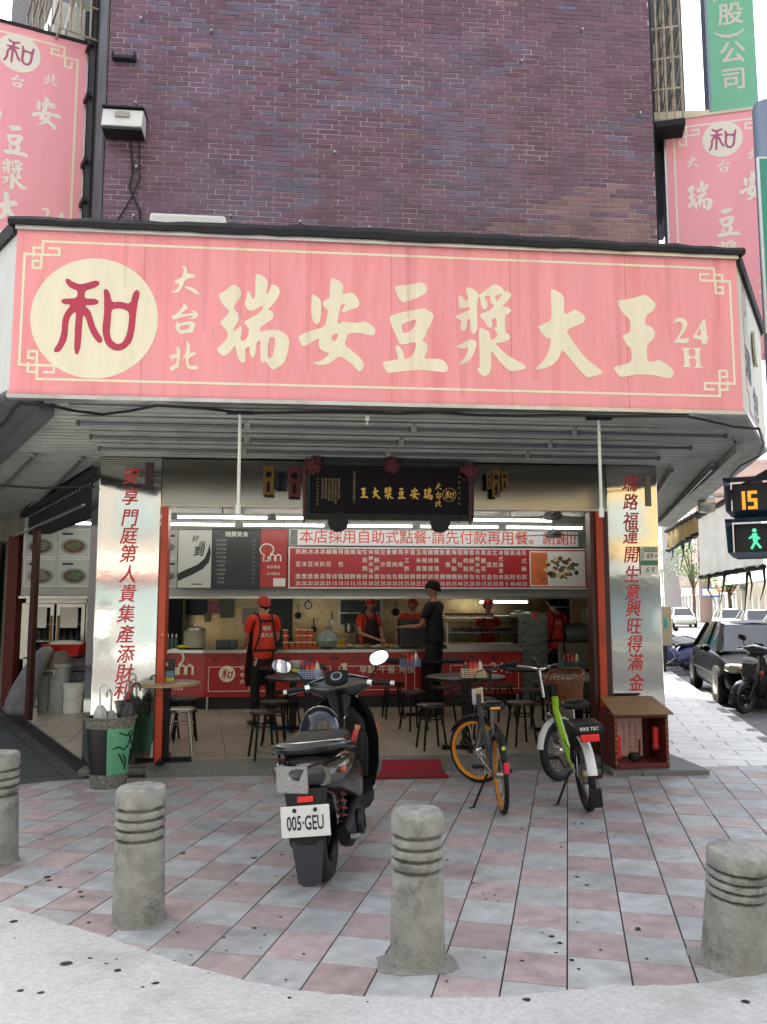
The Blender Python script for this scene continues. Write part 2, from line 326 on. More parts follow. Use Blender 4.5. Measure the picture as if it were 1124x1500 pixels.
m_pink2 = mat('sign_pink_side', '#eda1ae', 0.45, var=0.04, scale=2.2, stretch=(1, .25, 1))
m_cream = mat('sign_cream', '#e6dfc6', 0.5, var=0.06, scale=3, stretch=(3, .4, 1))
m_cream2 = mat('sign_white', '#e2dcd2', 0.5, var=0.04, scale=3)
m_redch = mat('emblem_red', '#b23650', 0.5, var=0.08, scale=8)
m_mauve = mat('emblem_mauve', '#a8587c', 0.5)
m_black = mat('black_rubber', '#101113', 0.55)
m_tar = mat('tar_flashing', '#15161a', 0.75, var=0.3, scale=8, bump=0.6, bscale=20)
m_alu = mat('aluminium', '#b9bcbd', 0.35, metal=0.8, var=0.1, scale=8, dirt='#5b5a55', dirt_amt=0.5, dirt_scale=4)
m_white = mat('white_paint', '#d9dbd8', 0.45, var=0.05, scale=5)
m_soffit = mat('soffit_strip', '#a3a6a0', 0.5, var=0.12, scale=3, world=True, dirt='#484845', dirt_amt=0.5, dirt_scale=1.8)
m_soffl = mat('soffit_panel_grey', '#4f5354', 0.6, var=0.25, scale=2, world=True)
m_mirror = mat('mirror_steel', '#c9c8c2', 0.07, metal=1.0, bump=0.07, bscale=2.2, world=True)
m_steel = mat('brushed_steel', '#a5a29a', 0.3, metal=1.0, var=0.05, scale=3, rvar=0.06)
m_ksteel = mat('kitchen_steel', '#b8a47c', 0.3, metal=0.9, var=0.3, scale=1.5, rvar=0.12, dirt='#3d3220', dirt_amt=0.6, dirt_scale=1.3)
m_orange = mat('orange_post', '#b8401c', 0.4, var=0.12, scale=5, dirt='#5c2414', dirt_amt=0.5, dirt_scale=3)
m_brown = mat('brown_post', '#3c1a14', 0.45, var=0.15, scale=5)
m_letred = mat('letter_red', '#c23238', 0.4, var=0.15, scale=20)
m_tube = mat('lamp_tube_lit', '#ffffff', 0.4, emit=4.2, ecol=(1.0, 0.96, 0.86))
m_tube_off = mat('lamp_tube_off', '#54585a', 0.25)
m_dark = mat('dark_plastic', '#17181b', 0.45, var=0.1)
m_chrome = mat('chrome', '#d9d9d9', 0.12, metal=1.0)
m_rust = mat('rusty_cream_bar', '#a3998a', 0.7, var=0.3, scale=14, dirt='#6d4a30', dirt_amt=0.8, dirt_scale=9)
m_glass = mat('clear_glass', '#dfe8e6', 0.03, trans=1.0)
m_wire = mat('cable_black', '#0c0c0e', 0.5)
# ================================================================ GROUND
def clip(poly, planes):        # planes (a, b, c): keep a*x + b*y <= c
    for a, b, c in planes:
        out = []
        for i in range(len(poly)):
            p, q = poly[i], poly[(i + 1) % len(poly)]
            dp, dq = a * p[0] + b * p[1] - c, a * q[0] + b * q[1] - c
            if dp <= 0: out.append(p)
            if (dp < 0 < dq) or (dq < 0 < dp):
                t = dp / (dp - dq); out.append((p[0] + (q[0] - p[0]) * t, p[1] + (q[1] - p[1]) * t))
        poly = out
        if len(poly) < 3: return []
    return poly
def line_right_of(P, az):      # keeps what lies on the right of the line through P heading az
    d = azd(az); n = (-d.y, d.x); return (n[0], n[1], n[0] * P[0] + n[1] * P[1])
def line_left_of(P, az):
    a, b, c = line_right_of(P, az); return (-a, -b, -c)
def area(p): return abs(sum(p[i][0] * p[(i + 1) % len(p)][1] - p[(i + 1) % len(p)][0] * p[i][1] for i in range(len(p)))) / 2
def tiles(name, parent, O, az, du, dv, iu, iv, planes, z, th, gap, pick, mats, near=(0, 0), limit=300, stagger=0.0, seed=1, wob=0.0012):
    rnd = random.Random(seed); e2 = azd(az); e1 = Vector((e2.y, -e2.x, 0)); cells = []
    for i in range(*iu):
        for j in range(*iv):
            so_ = stagger * du if j % 2 else 0
            u0, u1, v0, v1 = i * du + gap / 2 + so_, (i + 1) * du - gap / 2 + so_, j * dv + gap / 2, (j + 1) * dv - gap / 2
            p = [(O[0] + e1.x * u + e2.x * v, O[1] + e1.y * u + e2.y * v) for u, v in ((u0, v0), (u1, v0), (u1, v1), (u0, v1))]
            q = clip(p, planes)
            if not q or area(q) < 0.0008: continue
            cx, cy = sum(a[0] for a in p) / 4, sum(a[1] for a in p) / 4
            cells.append((math.hypot(cx - near[0], cy - near[1]), cx, cy, q, abs(area(q) - area(p)) < 1e-6, pick(i, j)))
    cells.sort(key=lambda c: c[0]); shared = {}; rest = MB()
    for k, (d, cx, cy, q, full, mi) in enumerate(cells):
        dz = rnd.uniform(-wob, wob); tx, ty = rnd.uniform(-wob, wob) * 1.5, rnd.uniform(-wob, wob) * 1.5
        if k < limit:
            key = mi if full else None
            if key is not None and key in shared: me = shared[key]
            else:
                me = _tile_mesh([(a[0] - cx, a[1] - cy) for a in q], th, mats[mi], name)
                if key is not None: shared[key] = me
            o = link(name, me, parent, (cx, cy, z + dz), (tx, ty, 0))
        else:
            rest.m = mi; rest.prism(q, z - th, z + dz)
    if rest.v:
        r = rest.build(name, mats, parent, smooth=False); r['kind'] = 'stuff'
    return len(cells)
def _tile_mesh(q, th, m, name):
    n = len(q); cx, cy = sum(a[0] for a in q) / n, sum(a[1] for a in q) / n; c = 0.0025
    ins = []
    for x, y in q:
        l = math.hypot(x - cx, y - cy) or 1; ins.append((x - (x - cx) / l * c * 1.4, y - (y - cy) / l * c * 1.4))
    vs = [(x, y, -th) for x, y in q] + [(x, y, -c) for x, y in q] + [(x, y, 0) for x, y in ins]
    fs = [(i, (i + 1) % n, n + (i + 1) % n, n + i) for i in range(n)] + [(n + i, n + (i + 1) % n, 2 * n + (i + 1) % n, 2 * n + i) for i in range(n)] + [tuple(range(2 * n, 3 * n))]
    mb = MB(); mb.add(vs, fs); return mb.mesh(name, m, False)
mb = MB(); mb.add([(-900, -900, -.13), (900, -900, -.13), (900, 900, -.13), (-900, 900, -.13)], [(0, 1, 2, 3)])
struct(mb.build('road', m_asph, smooth=False))
KP = Vector((5.62, 9.71, 0)); kd = azd(18.4)             # the kerb along the right-hand street
K = lambda s: KP + kd * s
LW0 = Vector((-2.02, FY, 0)); RW0 = Vector((3.66, FY, 0)); ld, rd = azd(LAZ), azd(RAZ)
side = MB()
poly = [(K(-3.9).x, K(-3.9).y), (K(60).x, K(60).y), (-2, 70), (-60, 70), (-60, -40), (30, -40), (30, K(-3.9).y)]
side.prism(poly, -.5, -.008)
sw = struct(side.build('sidewalk', m_joint, smooth=False))
O = gr(831, 1460); row0 = gr(831, 1445)
tiles('paving_tile', sw, (row0.x, row0.y), 18.1, .272, .311, (-26, 14), (-5, 20),
      [(0, 1, 8.0), (-1, 0, 4.6), (0, -1, -2.75), line_left_of(K(-.16), 18.4), (-0.44, 1, 8.924)], 0.0, .03, .007,
      lambda i, j: (i + j) % 2, [m_tile_g, m_tile_p], near=(0.8, 3.5))
tiles('dark_paving_slab', sw, (-2.0, 7.7), LAZ, .6, .6, (-14, 12), (-8, 22),
      [line_left_of((-2.1, FY), LAZ), (0.44, -1, -8.94), (-1, 0, 9), (0, -1, -7.3), (0, 1, 20)], 0.0, .03, .007, lambda i, j: 0, [m_tile_d], near=(-2, 7))
tiles('pale_paving_slab', sw, (3.5, 8.0), 18.4, .6, .3, (-3, 8), (0, 70),
      [line_right_of((3.69, FY), RAZ), (0, -1, -8.008), line_left_of(K(-.16), 18.4), (0, 1, 27)], 0.0, .03, .006, lambda i, j: 0, [m_tile_l], near=(4, 8), stagger=0.5)
for i in range(-4, 24):                                   # kerb stones
    a, b = K(i + .004) + Vector((-.08, .0, 0)), K(i + .996) + Vector((-.08, 0, 0))
    o = MB().bar(a + Vector((0, 0, -.09)), b + Vector((0, 0, -.09)), .15, .18).build('kerb_stone', m_conc2, sw, smooth=False); 
    if i < 10: bv(o, .012, 2)
# worn concrete apron laid over the edge of the tiles
edge = [gr(*p) for p in ((-260, 1275), (-120, 1292), (0, 1328), (60, 1345), (150, 1372), (230, 1402), (300, 1424), (380, 1443), (450, 1455), (520, 1461), (600, 1463), (740, 1464), (800, 1456), (900, 1445), (1000, 1446), (1124, 1428), (1300, 1390), (1500, 1352))]
rnd = random.Random(3); fine = []
for a, b in zip(edge[:-1], edge[1:]):
    n = max(2, int((b - a).length / .05))
    for k in range(n):
        p = a.lerp(b, k / n); fine.append((p.x, p.y + rnd.uniform(-.009, .009)))
ap = MB(); ap.prism([(-60, fine[0][1] + 1), (-60, -40), (30, -40), (30, fine[-1][1])] + fine[::-1], -.006, .0065)
struct(ap.build('concrete_apron', m_conc, smooth=False))
st_ = struct(MB().b2((-60, -12.5, -.004), (29.9, 1.7, .0105)).build('asphalt_street', m_asph, smooth=False))
for k in range(7): MB().b2((-20 + k * 6.5, -4.6, .009), (-16.5 + k * 6.5, -4.48, .0145)).build('lane_stripe', mat('road_white', '#d5d6d2', .7), st_, smooth=False)
MB().b2((-60, 1.25, .009), (29.8, 1.35, .0145)).build('edge_line', mat('road_white', '#d5d6d2', .7), st_, smooth=False)
# gum spots, drips and pock marks
sp = MB()
def blot(x, y, r, z, n=9, rr=rnd):
    ph = rr.random() * 6; e = rr.uniform(.55, 1)
    vs = [(x + r * math.cos(ph + 2 * PI * k / n) * rr.uniform(.75, 1.15), y + e * r * math.sin(ph + 2 * PI * k / n) * rr.uniform(.75, 1.15), z + .0012) for k in range(n)]
    vt = [(x + (v[0] - x) * .8, y + (v[1] - y) * .8, z + .0028) for v in vs]
    sp.add(vs + vt, [tuple(n + k for k in range(n))] + [(k, (k + 1) % n, n + (k + 1) % n, n + k) for k in range(n)])
for px, py, r in ((97, 1414, .035), (20, 1352, .022), (172, 1424, .018), (132, 1406, .012), (228, 1443, .018), (156, 1414, .010), (30, 1454, .017), (60, 1457, .016), (1092, 1470, .02), (772, 1467, .018), (305, 1428, .006), (18, 1353, .012)):
    p = gr(px, py); blot(p.x, p.y, r, .0065)
for px, py, r in ((268, 1250, .03), (372, 1257, .03), (413, 1252, .02), (88, 1300, .02), (120, 1314, .02), (70, 1285, .03), (72, 1290, .025), (38, 1300, .014), (62, 1230, .016), (130, 1352, .016), (118, 1307, .02), (935, 1362, .025), (935, 1360, .02), (808, 1372, .022), (820, 1382, .02), (815, 1396, .012), (838, 1407, .018), (765, 1408, .016), (848, 1420, .012), (846, 1285, .022), (860, 1297, .02), (764, 1215, .02), (842, 1206, .016), (853, 1207, .018), (822, 1241, .016), (655, 1260, .018), (765, 1263, .012), (693, 1294, .014), (712, 1318, .012), (725, 1312, .01), (730, 1320, .01), (708, 1310, .01), (710, 1403, .01), (900, 1226, .012), (880, 1392, .012), (328, 1374, .014), (332, 1393, .01), (280, 1400, .01), (373, 1360, .018), (388, 1370, .012), (262, 1367, .01), (411, 1344, .014), (445, 1398, .012), (305, 1425, .006), (430, 1284, .014), (448, 1283, .012), (258, 1366, .01), (948, 1405, .012), (570, 1180, .014), (512, 1198, .012)):
    p = gr(px, py)
    if p.y < 8.0: blot(p.x, p.y, r * .75, .0012)
for k in range(150):
    x, y = rnd.uniform(-3.5, 4.5), rnd.uniform(2.4, 7.9); blot(x, y, rnd.uniform(.003, .010), .0012 if y > 4.7 else .0066)
tag(sp.build('gum_spots', mat('gum_black', '#141416', 0.5), smooth=False), 'black gum spots and drips trodden into the paving', None, None, 'stuff')
# cement patches round the bollards
def cement(px0, py0, px1, py1, z=.004):
    a, b = gr(px0, py0), gr(px1, py1); c = (a + b) / 2; w, h = abs(b.x - a.x) / 2, abs(b.y - a.y) / 2; n = 30
    pts = [(c.x + w * sgn(math.cos(t)) * abs(math.cos(t)) ** .6 * rnd.uniform(.93, 1.05), c.y + h * sgn(math.sin(t)) * abs(math.sin(t)) ** .6 * rnd.uniform(.93, 1.05)) for t in (2 * PI * k / n for k in range(n))]
    MB().prism(pts, -.004, z).build('cement_patch', m_conc2, sw, smooth=False)
cement(156, 1364, 250, 1330); cement(556, 1432, 662, 1392); cement(1030, 1424, 1150, 1380); cement(-60, 1290, 30, 1240)
# ================================================================ THE CORNER BUILDING
bld = thing('corner_building', 'tall corner building of purple brown brick above the pink soy milk shop sign', 'building')
BZ0, BZ1 = 4.36, 34.0  # unseen top raised so its shadow covers the street and lower houses opposite
bl, br_ = -2.10, 3.80
lw, rw = Vector((bl, FY + .02, 0)), Vector((br_, FY + .02, 0))
def wallbox(P, d, L, th, z0, z1, inward, name='wall', m=m_darkwall, par=bld):
    n = Vector((d.y, -d.x, 0)) * inward * th
    p = [P, P + d * L, P + d * L + n, P + n]
    if inward < 0: p = p[::-1]
    q = [(v.x, v.y) for v in p]
    s = sum(q[i][0] * q[(i + 1) % 4][1] - q[(i + 1) % 4][0] * q[i][1] for i in range(4))
    if s < 0: q = q[::-1]
    return MB().prism(q, z0, z1).build(name, m, par, smooth=False)
core = [(bl + .003, FY + .017), (br_ - .003, FY + .017), (rw.x + rd.x * 9, rw.y + rd.y * 9), (lw.x + ld.x * 9, lw.y + ld.y * 9)]
MB().prism(core, BZ0, BZ1).build('wall', m_grout, bld, smooth=False)
# bricks: rows of 48 mm with 8 mm joints, thirds bond
rows = []; BP, BL = .056, .2265; z = 4.95; r = 0; cells = []; rr = random.Random(11)
while z < 8.9:
    off = (-[0, 1, 2, 1][r % 4] / 3.0 + rr.uniform(-.02, .02)) * BL
    x = bl + off
    while x < br_ - .01:
        x0, x1 = max(x + .0048, bl), min(x + BL - .0048, br_)
        if x1 - x0 > .03: cells.append((x0, x1, z))
        x += BL
    z += BP; r += 1
from mathutils import noise as mnoise
full = {}; rest = MB(); cnt = 0
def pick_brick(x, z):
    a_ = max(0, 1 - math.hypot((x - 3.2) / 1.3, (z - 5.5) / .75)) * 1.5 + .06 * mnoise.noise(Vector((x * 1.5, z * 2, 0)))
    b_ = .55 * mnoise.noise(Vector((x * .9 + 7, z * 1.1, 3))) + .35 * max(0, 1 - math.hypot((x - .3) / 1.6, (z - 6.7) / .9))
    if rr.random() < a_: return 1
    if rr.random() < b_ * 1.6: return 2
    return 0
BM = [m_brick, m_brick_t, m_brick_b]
cells = [c for c in cells if c[2] > 5.25] + [c for c in cells if c[2] <= 5.25]
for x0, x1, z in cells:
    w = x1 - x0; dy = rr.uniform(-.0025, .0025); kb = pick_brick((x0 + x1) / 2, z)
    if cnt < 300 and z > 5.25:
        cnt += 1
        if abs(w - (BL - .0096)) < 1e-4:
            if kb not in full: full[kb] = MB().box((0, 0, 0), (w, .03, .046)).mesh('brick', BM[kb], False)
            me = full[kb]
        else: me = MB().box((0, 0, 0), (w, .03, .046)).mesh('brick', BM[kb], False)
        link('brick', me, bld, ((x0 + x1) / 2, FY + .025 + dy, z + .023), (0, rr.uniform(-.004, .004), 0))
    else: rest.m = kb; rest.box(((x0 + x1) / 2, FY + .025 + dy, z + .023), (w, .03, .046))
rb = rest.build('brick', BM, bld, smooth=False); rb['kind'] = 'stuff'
MB().b2((bl, FY + .012, 8.92), (br_, FY + .034, BZ1)).build('upper_wall', m_brick, bld, smooth=False)
# left side: dark corner pier, window frames; right side likewise
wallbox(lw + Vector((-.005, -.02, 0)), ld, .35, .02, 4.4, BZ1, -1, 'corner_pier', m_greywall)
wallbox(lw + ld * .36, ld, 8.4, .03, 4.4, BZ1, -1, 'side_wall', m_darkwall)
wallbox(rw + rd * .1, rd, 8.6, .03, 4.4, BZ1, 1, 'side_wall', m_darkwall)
for s in (.5, .8, 1.15):
    a = lw + ld * s + Vector((-.05, -.02, 0)); MB().b2((a.x - .03, a.y - .03, 4.5), (a.x + .03, a.y + .03, 8.3)).build('window_post', m_dark, bld)
for z in (5.2, 5.9, 6.35, 7.1, 7.7):
    a, b = lw + ld * .42 + Vector((-.09, -.04, z)), lw + ld * 1.9 + Vector((-.09, -.04, z)); MB().bar(a, b, .04, .05).build('window_rail', m_dark, bld)
wp = MB(); a = lw + ld * .6 + Vector((-.06, -.03, 0))
for k, (z0, z1) in enumerate(((5.95, 6.3), (6.42, 6.8), (5.3, 5.8))):
    b = lw + ld * 1.2 + Vector((-.06, -.03, 0)); wp.add([(a.x, a.y, z0), (b.x, b.y, z0), (b.x, b.y, z1), (a.x, a.y, z1)], [(0, 1, 2, 3)])
wp.build('window_glass', mat('grey_pane', '#8d97a5', 0.25, var=0.2, scale=9), bld, smooth=False)
# window cages
def cage(P, d, L, out, z0, z1, nv, nh, label, side):
    n = Vector((d.y, -d.x, 0)) * side; t = thing('window_cage', label, 'window cage')
    A, B = P + n * out, P + d * L + n * out
    for k in range(nv + 1):
        q = A.lerp(B, k / nv); MB().tube([(q.x, q.y, z0), (q.x, q.y, z1)], .013, 6).build('bar', m_rust, t)
    for k in range(4):
        q = P.lerp(A, k / 4); MB().tube([(q.x, q.y, z0), (q.x, q.y, z1)], .013, 6).build('bar', m_rust, t)
    for k in range(nh + 1):
        z = z0 + (z1 - z0) * k / nh
        MB().tube([(P.x, P.y, z), (A.x, A.y, z), (B.x, B.y, z)], .013, 6).build('rail', m_rust, t)
    return t
cage(lw + ld * .45 + Vector((0, 0, 0)), ld, 2.6, .42, 7.75, 9.6, 5, 5, 'rusty cream window cage round an air conditioner above the left pink sign', -1)
cage(rw + rd * .12 + Vector((0, 0, 0)), rd, 2.4, .34, 7.0, 9.6, 3, 7, 'rusty cream window cage beside the green hanging sign', 1)
fl = MB(); n = Vector((rd.y, -rd.x, 0)); P = rw + rd * .1
fl.prism([(v.x, v.y) for v in (P + n * .04, P + n * .36, P + n * .36 + rd * 2.5, P + n * .04 + rd * 2.5)], 6.92, 6.99)
fl.build('cage_floor', m_darkwall, bld, smooth=False)
fl = MB(); P = rw + rd * 2.6
fl.prism([(v.x, v.y) for v in (P + n * .04, P + n * .75, P + n * .75 + rd * 3, P + n * .04 + rd * 3)], 8.0, 12)
fl.build('bay_window', m_greywall, bld, smooth=False)
acp = lw + ld * 1.35 + Vector((-ld.y, ld.x, 0)) * .24
ac = thing('air_conditioner', 'white air conditioner box inside the rusty left window cage', 'air conditioner', (acp.x, acp.y, 7.82), R(26.6))
MB().box((0, 0, .3), (.36, .85, .6)).build('casing', m_white, ac, bevel=.02); MB().lathe([(.22, -.01), (.22, .0), (.19, .01), (.02, .012)], 20, (-.19, 0, .3), 'X').build('fan_grille', m_tube_off, ac)
MB().tube([(.1, -.3, .6), (.0, -.62, .75), (-.05, -.75, .3), (-.1, -.5, -.05)], .02, 6).build('hose', m_white, ac)
# ---------------------------------------------------------------- small things on the brick wall
bx = thing('wall_lamp_box', 'white sheet metal lamp box with dark top on the left of the brick wall', 'wall box', (-1.885, FY, 6.48))
MB().add([(-.20, -.02, -.10), (.20, -.02, -.10), (.20, -.24, -.09), (-.20, -.24, -.09), (-.20, -.02, .13), (.20, -.02, .13), (.20, -.18, .12), (-.20, -.18, .12)],
         [(3, 2, 1, 0), (4, 5, 6, 7), (0, 1, 5, 4), (3, 7, 6, 2), (0, 4, 7, 3), (1, 2, 6, 5)]).build('casing', m_white, bx, bevel=.006)
MB().box((0, -.10, .140), (.42, .22, .014)).build('lid', m_dark, bx); MB().box((0, -.13, -.112), (.39, .20, .02)).build('underside', m_dark, bx)
MB().box((0, -.215, .045), (.14, .02, .06), M=Matrix.Rotation(R(-13), 3, 'X')).build('sensor_window', mat('putty_grey', '#9d9a90', .5), bx)
def cable(pts, r, label, name='cable', m=m_wire, n=6):
    return tag(MB().tube(pts, r, n).build(name, m), label, 'cable')
def sag(a, b, s, n=8):
    a, b = Vector(a), Vector(b); return [a.lerp(b, k / n) - Vector((0, 0, s * 4 * (k / n) * (1 - k / n))) for k in range(n + 1)]
cable([(-1.83, FY - .06, 6.33), (-1.8, FY - .03, 6.0), (-1.83, FY - .03, 5.85), (-1.72, FY - .03, 5.6), (-1.66, FY - .03, 5.2), (-1.62, FY - .1, 4.5)], .012, 'black cable dropping from the lamp box and swinging right')
cable([(-1.74, FY - .06, 6.33), (-1.73, FY - .03, 5.95), (-1.80, FY - .03, 5.75), (-1.9, FY - .03, 5.55), (-2.02, FY - .03, 5.35), (-2.0, FY - .1, 4.5)], .010, 'black cable dropping from the lamp box and swinging left')
ib = thing('iron_bracket', 'rusty iron channel bracket near the top left of the brick wall', 'bracket', (-1.93, FY, 7.25))
MB().box((0, -.04, 0), (.24, .08, .03)).build('channel', m_dark, ib); MB().box((-.11, -.04, .03), (.015, .08, .07)).build('flange', m_dark, ib); MB().box((.11, -.04, .03), (.015, .08, .07)).build('flange', m_dark, ib)
bt = MB()
for px, py in ((440, 327), (541, 335), (338, 318), (197, 318), (201, 247), (310, 48), (208, 30), (936, 168), (200, 153), (490, 225), (852, 46), (763, 92)):
    q = at(px, py, FY); bt.tube([(q.x, FY + .012, q.z), (q.x, FY - .035, q.z)], .011, 6); bt.ball((q.x, FY - .04, q.z), .016, 8, 5)
bo = bt.build('bolt', m_alu, bld); bo['kind'] = 'stuff'
q0, q1 = at(222, 318, 7.7), at(333, 322, 7.7)
pn = thing('roof_panel', 'plain white rounded panel standing on the canopy roof before the brick wall', 'panel', ((q0.x + q1.x) / 2, 7.7, 4.36))
MB().box((0, 0, (q0.z - 4.36) / 2), (q1.x - q0.x, .22, q0.z - 4.36)).build('casing', m_white, pn, bevel=.03); MB().box((0, 0, .02), (q1.x - q0.x + .05, .3, .04)).build('foot', m_alu, pn)
# ================================================================ CANOPY
A, B = Vector((-2.08, 5.85, 0)), Vector((3.33, 5.85, 0)); E = Vector((-2.95, 7.05, 0)); D = Vector((4.42, 7.39, 0))
SZ, TZ = 3.065, 4.27
can = thing('shop_canopy', 'corrugated awning roof under the big pink sign wrapping the shop corner', 'canopy')
Ef, Df = E + ld * 8, D + rd * 8
MB().prism([(v.x, v.y) for v in (A + Vector((.03, .06, 0)), B + Vector((-.03, .06, 0)), D + Vector((-.05, .03, 0)), Df, Vector((Df.x - 1, Df.y, 0)), Vector((Ef.x + 1, Ef.y, 0)), Ef, E + Vector((.05, .03, 0)))], TZ - .1, TZ - .02).build('roof_deck', m_tar, can, smooth=False)
li = Vector((-1.90, 6.02, 0)); la = -27.5
def lx(y): d = azd(la); return li.x + d.x / d.y * (y - li.y)
def rxx(y):
    if y < 6.98: return 3.18 + (y - 5.95) * .68
    return 3.88 + (y - 6.98) * math.tan(R(RAZ))
y = 5.93; k = 0; dd = 0.135
prof = [(0, 0), (.02, -.018), (.085, -.018), (.105, 0), (.135, 0)]
while y < 14.5:
    def seg(x0a, x0b, x1a, x1b, name='soffit_strip'):
        vs = []; 
        for (t, h) in prof:
            f = t / dd; vs += [(x0a + (x0b - x0a) * f, y + t, SZ + h), (x1a + (x1b - x1a) * f, y + t, SZ + h)]
        MB().add(vs, [(2 * i, 2 * i + 1, 2 * i + 3, 2 * i + 2) for i in range(4)]).build(name, m_soffit, can, smooth=False)
    y2 = y + dd
    if y2 < FY + .12: seg(lx(y) , lx(y2), rxx(y), rxx(y2))
    else:
        wl = lambda yy: LW0.x + ld.x / ld.y * (yy - FY) + .05
        wr = lambda yy: RW0.x + rd.x / rd.y * (yy - FY) - .05
        seg(lx(y), lx(y2), wl(y), wl(y2)); seg(wr(y), wr(y2), rxx(y), rxx(y2))
    y += dd; k += 1
# flat border panels of the soffit
def flat(pts, z0, z1, name, m, par=can):
    q = [(p[0], p[1]) for p in pts]
    s = sum(q[i][0] * q[(i + 1) % len(q)][1] - q[(i + 1) % len(q)][0] * q[i][1] for i in range(len(q)))
    if s < 0: q = q[::-1]
    return MB().prism(q, z0, z1).build(name, m, par, smooth=False)
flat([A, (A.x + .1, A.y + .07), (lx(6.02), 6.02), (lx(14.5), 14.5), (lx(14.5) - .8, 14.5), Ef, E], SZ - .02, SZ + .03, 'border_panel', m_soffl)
flat([(A.x + .02, 5.86), (B.x - .02, 5.86), (B.x - .05, 5.95), (lx(5.95) - .05, 5.95)], SZ - .012, SZ + .03, 'border_panel', m_soffit)
flat([(3.22, 5.88), B, D, (D.x - .16, D.y + .08), (rxx(6.6), 6.6), (rxx(5.95), 5.95)], SZ - .014, SZ + .03, 'border_panel', m_soffit)
flat([(D.x - .16, D.y + .02), D, Df, (rxx(14.5), 14.5), (rxx(7.0), 7.0)], SZ - .010, SZ + .03, 'border_panel', m_soffit)
d_ = azd(la)
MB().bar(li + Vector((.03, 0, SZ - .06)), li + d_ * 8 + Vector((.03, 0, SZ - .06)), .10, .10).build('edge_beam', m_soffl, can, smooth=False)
MB().bar((rxx(7.0) + .05, 7.0, SZ - .05), (rxx(14) + .05, 14, SZ - .05), .07, .09).build('edge_beam', m_soffit, can, smooth=False)
# ---------------------------------------------------------------- main sign
SX, SZc = (A.x + B.x) / 2, (SZ + TZ) / 2 + .0
W, H = B.x - A.x, TZ - SZ
ms = thing('main_sign', 'long faded pink shop sign with cream brush characters and 24 H across the front', 'sign', (SX, 5.85, SZc), rot=FACE())
MB().b2((-W / 2, -H / 2, -.05), (W / 2, H / 2, 0)).build('sign_panel', m_pink, ms, smooth=False)
seam = MB()
for i in range(1, 6): seam.b2((-W / 2 + i * W / 6 - .001, -H / 2, .0), (-W / 2 + i * W / 6 + .001, H / 2, .0015))
seam.build('panel_seam', mat('seam_pink', '#b8505a', .6), ms, smooth=False)
m_streak = mat('rain_streak', '#c9505c', .6, alpha=.035, var=.1)
for px_, w_, h_ in ((598, .05, .55), (603, .09, .95), (677, .13, 1.15), (783, .10, 1.0), (905, .07, .9), (1052, .05, .5), (300, .06, .7), (352, .10, .6), (452, .05, 1.0), (182, .04, .4), (760, .03, .6), (980, .05, .7)):
    x_ = at(px_, 450, 5.85).x - SX; rn_ = random.Random(px_); L_ = []; R__ = []
    for k in range(13):
        f_ = k / 12; ww = w_ * (1 - .6 * f_) * rn_.uniform(.8, 1.2) / 2; L_.append((x_ - ww, H / 2 - .002 - h_ * f_)); R__.append((x_ + ww, H / 2 - .002 - h_ * f_))
    MB().prism(L_ + R__[::-1], .0042 + px_ * 1e-7, .0043 + px_ * 1e-7).build('rain_streak', m_streak, ms, smooth=False)
frt = MB(); bxm, bym, byb, wd = W / 2 - .06, H / 2 - .075, -H / 2 + .115, .018
for sx in (-1, 1):
    for sy, y0 in ((1, bym), (-1, byb)):
        def Q(pts): return [(sx * (-bxm + a), y0 + sy * b) for a, b in pts]
        frt.path(Q([(.123, 0), (.123, -.10), (.24, -.10), (.24, -.05), (.172, -.05)]), wd, 0, .002)
        frt.path(Q([(0, -.10), (.118, -.10), (.118, -.20), (.06, -.20), (.06, -.15), (.095, -.15)]), wd, .0002, .002)
        frt.path(Q([(.06, -.11), (.06, -.05), (.123, -.05)]), wd, .0004, .002)
frt.path([(-bxm + .123, bym), (bxm - .123, bym)], wd, .0006, .002); frt.path([(-bxm + .123, byb), (bxm - .123, byb)], wd, .0006, .002)
frt.path([(-bxm, byb + .1), (-bxm, bym - .1)], wd, .0006, .002); frt.path([(bxm, byb + .1), (bxm, bym - .1)], wd, .0006, .002)
frt.build('border_line', m_cream, ms, smooth=False)
cc = at(139, 466, 5.85); ce = at(231, 466, 5.85)
disc(ms, m_cream, .445, cc.x - SX, cc.z - SZc, 0, .003, 'emblem_disc')
for kx, mm, z in (('he', m_redch, .0045),):
    g = [[(at(x, y, 5.85).x - SX, at(x, y, 5.85).z - SZc) for x, y in o] for o in glyph_raw(kx)]
    me = _fill(g, 'emblem_character', .0008); me.materials.clear(); me.materials.append(mm); link('emblem_character', me, ms, (0, 0, z))
for kx in ('dasm', 'tai', 'bei', 'rui', 'an', 'dou', 'jiang', 'da', 'wang', 'two', 'four', 'aitch'):
    g = [[(at(x, y, 5.85).x - SX, at(x, y, 5.85).z - SZc) for x, y in o] for o in glyph_raw(kx)]
    me = _fill(g, 'character', .001); me.materials.clear(); me.materials.append(m_cream); link('character', me, ms, (0, 0, .002))
MB().b2((-W / 2 - .01, -H / 2 - .028, -.06), (W / 2 + .01, -H / 2, .02)).build('bottom_trim', m_alu, ms, smooth=False)
MB().b2((-W / 2 - .005, H / 2, -.05), (W / 2 + .005, H / 2 + .03, .03)).build('top_trim', m_alu, ms, smooth=False)
fp = [(-W / 2 - .04, H / 2 + .03, .05)]; rs = []; rn = random.Random(5)
for i in range(41):
    x = -W / 2 - .05 + (W + .1) * i / 40; h = .055 + .03 * math.sin(PI * i / 40) + rn.uniform(-.006, .006); yb = H / 2 + .026 + rn.uniform(-.004, .006)
    rs.append([(x, yb, .055), (x, yb + h * .5, .062), (x, yb + h, .04), (x, yb + h, -.35), (x, yb, -.35)])
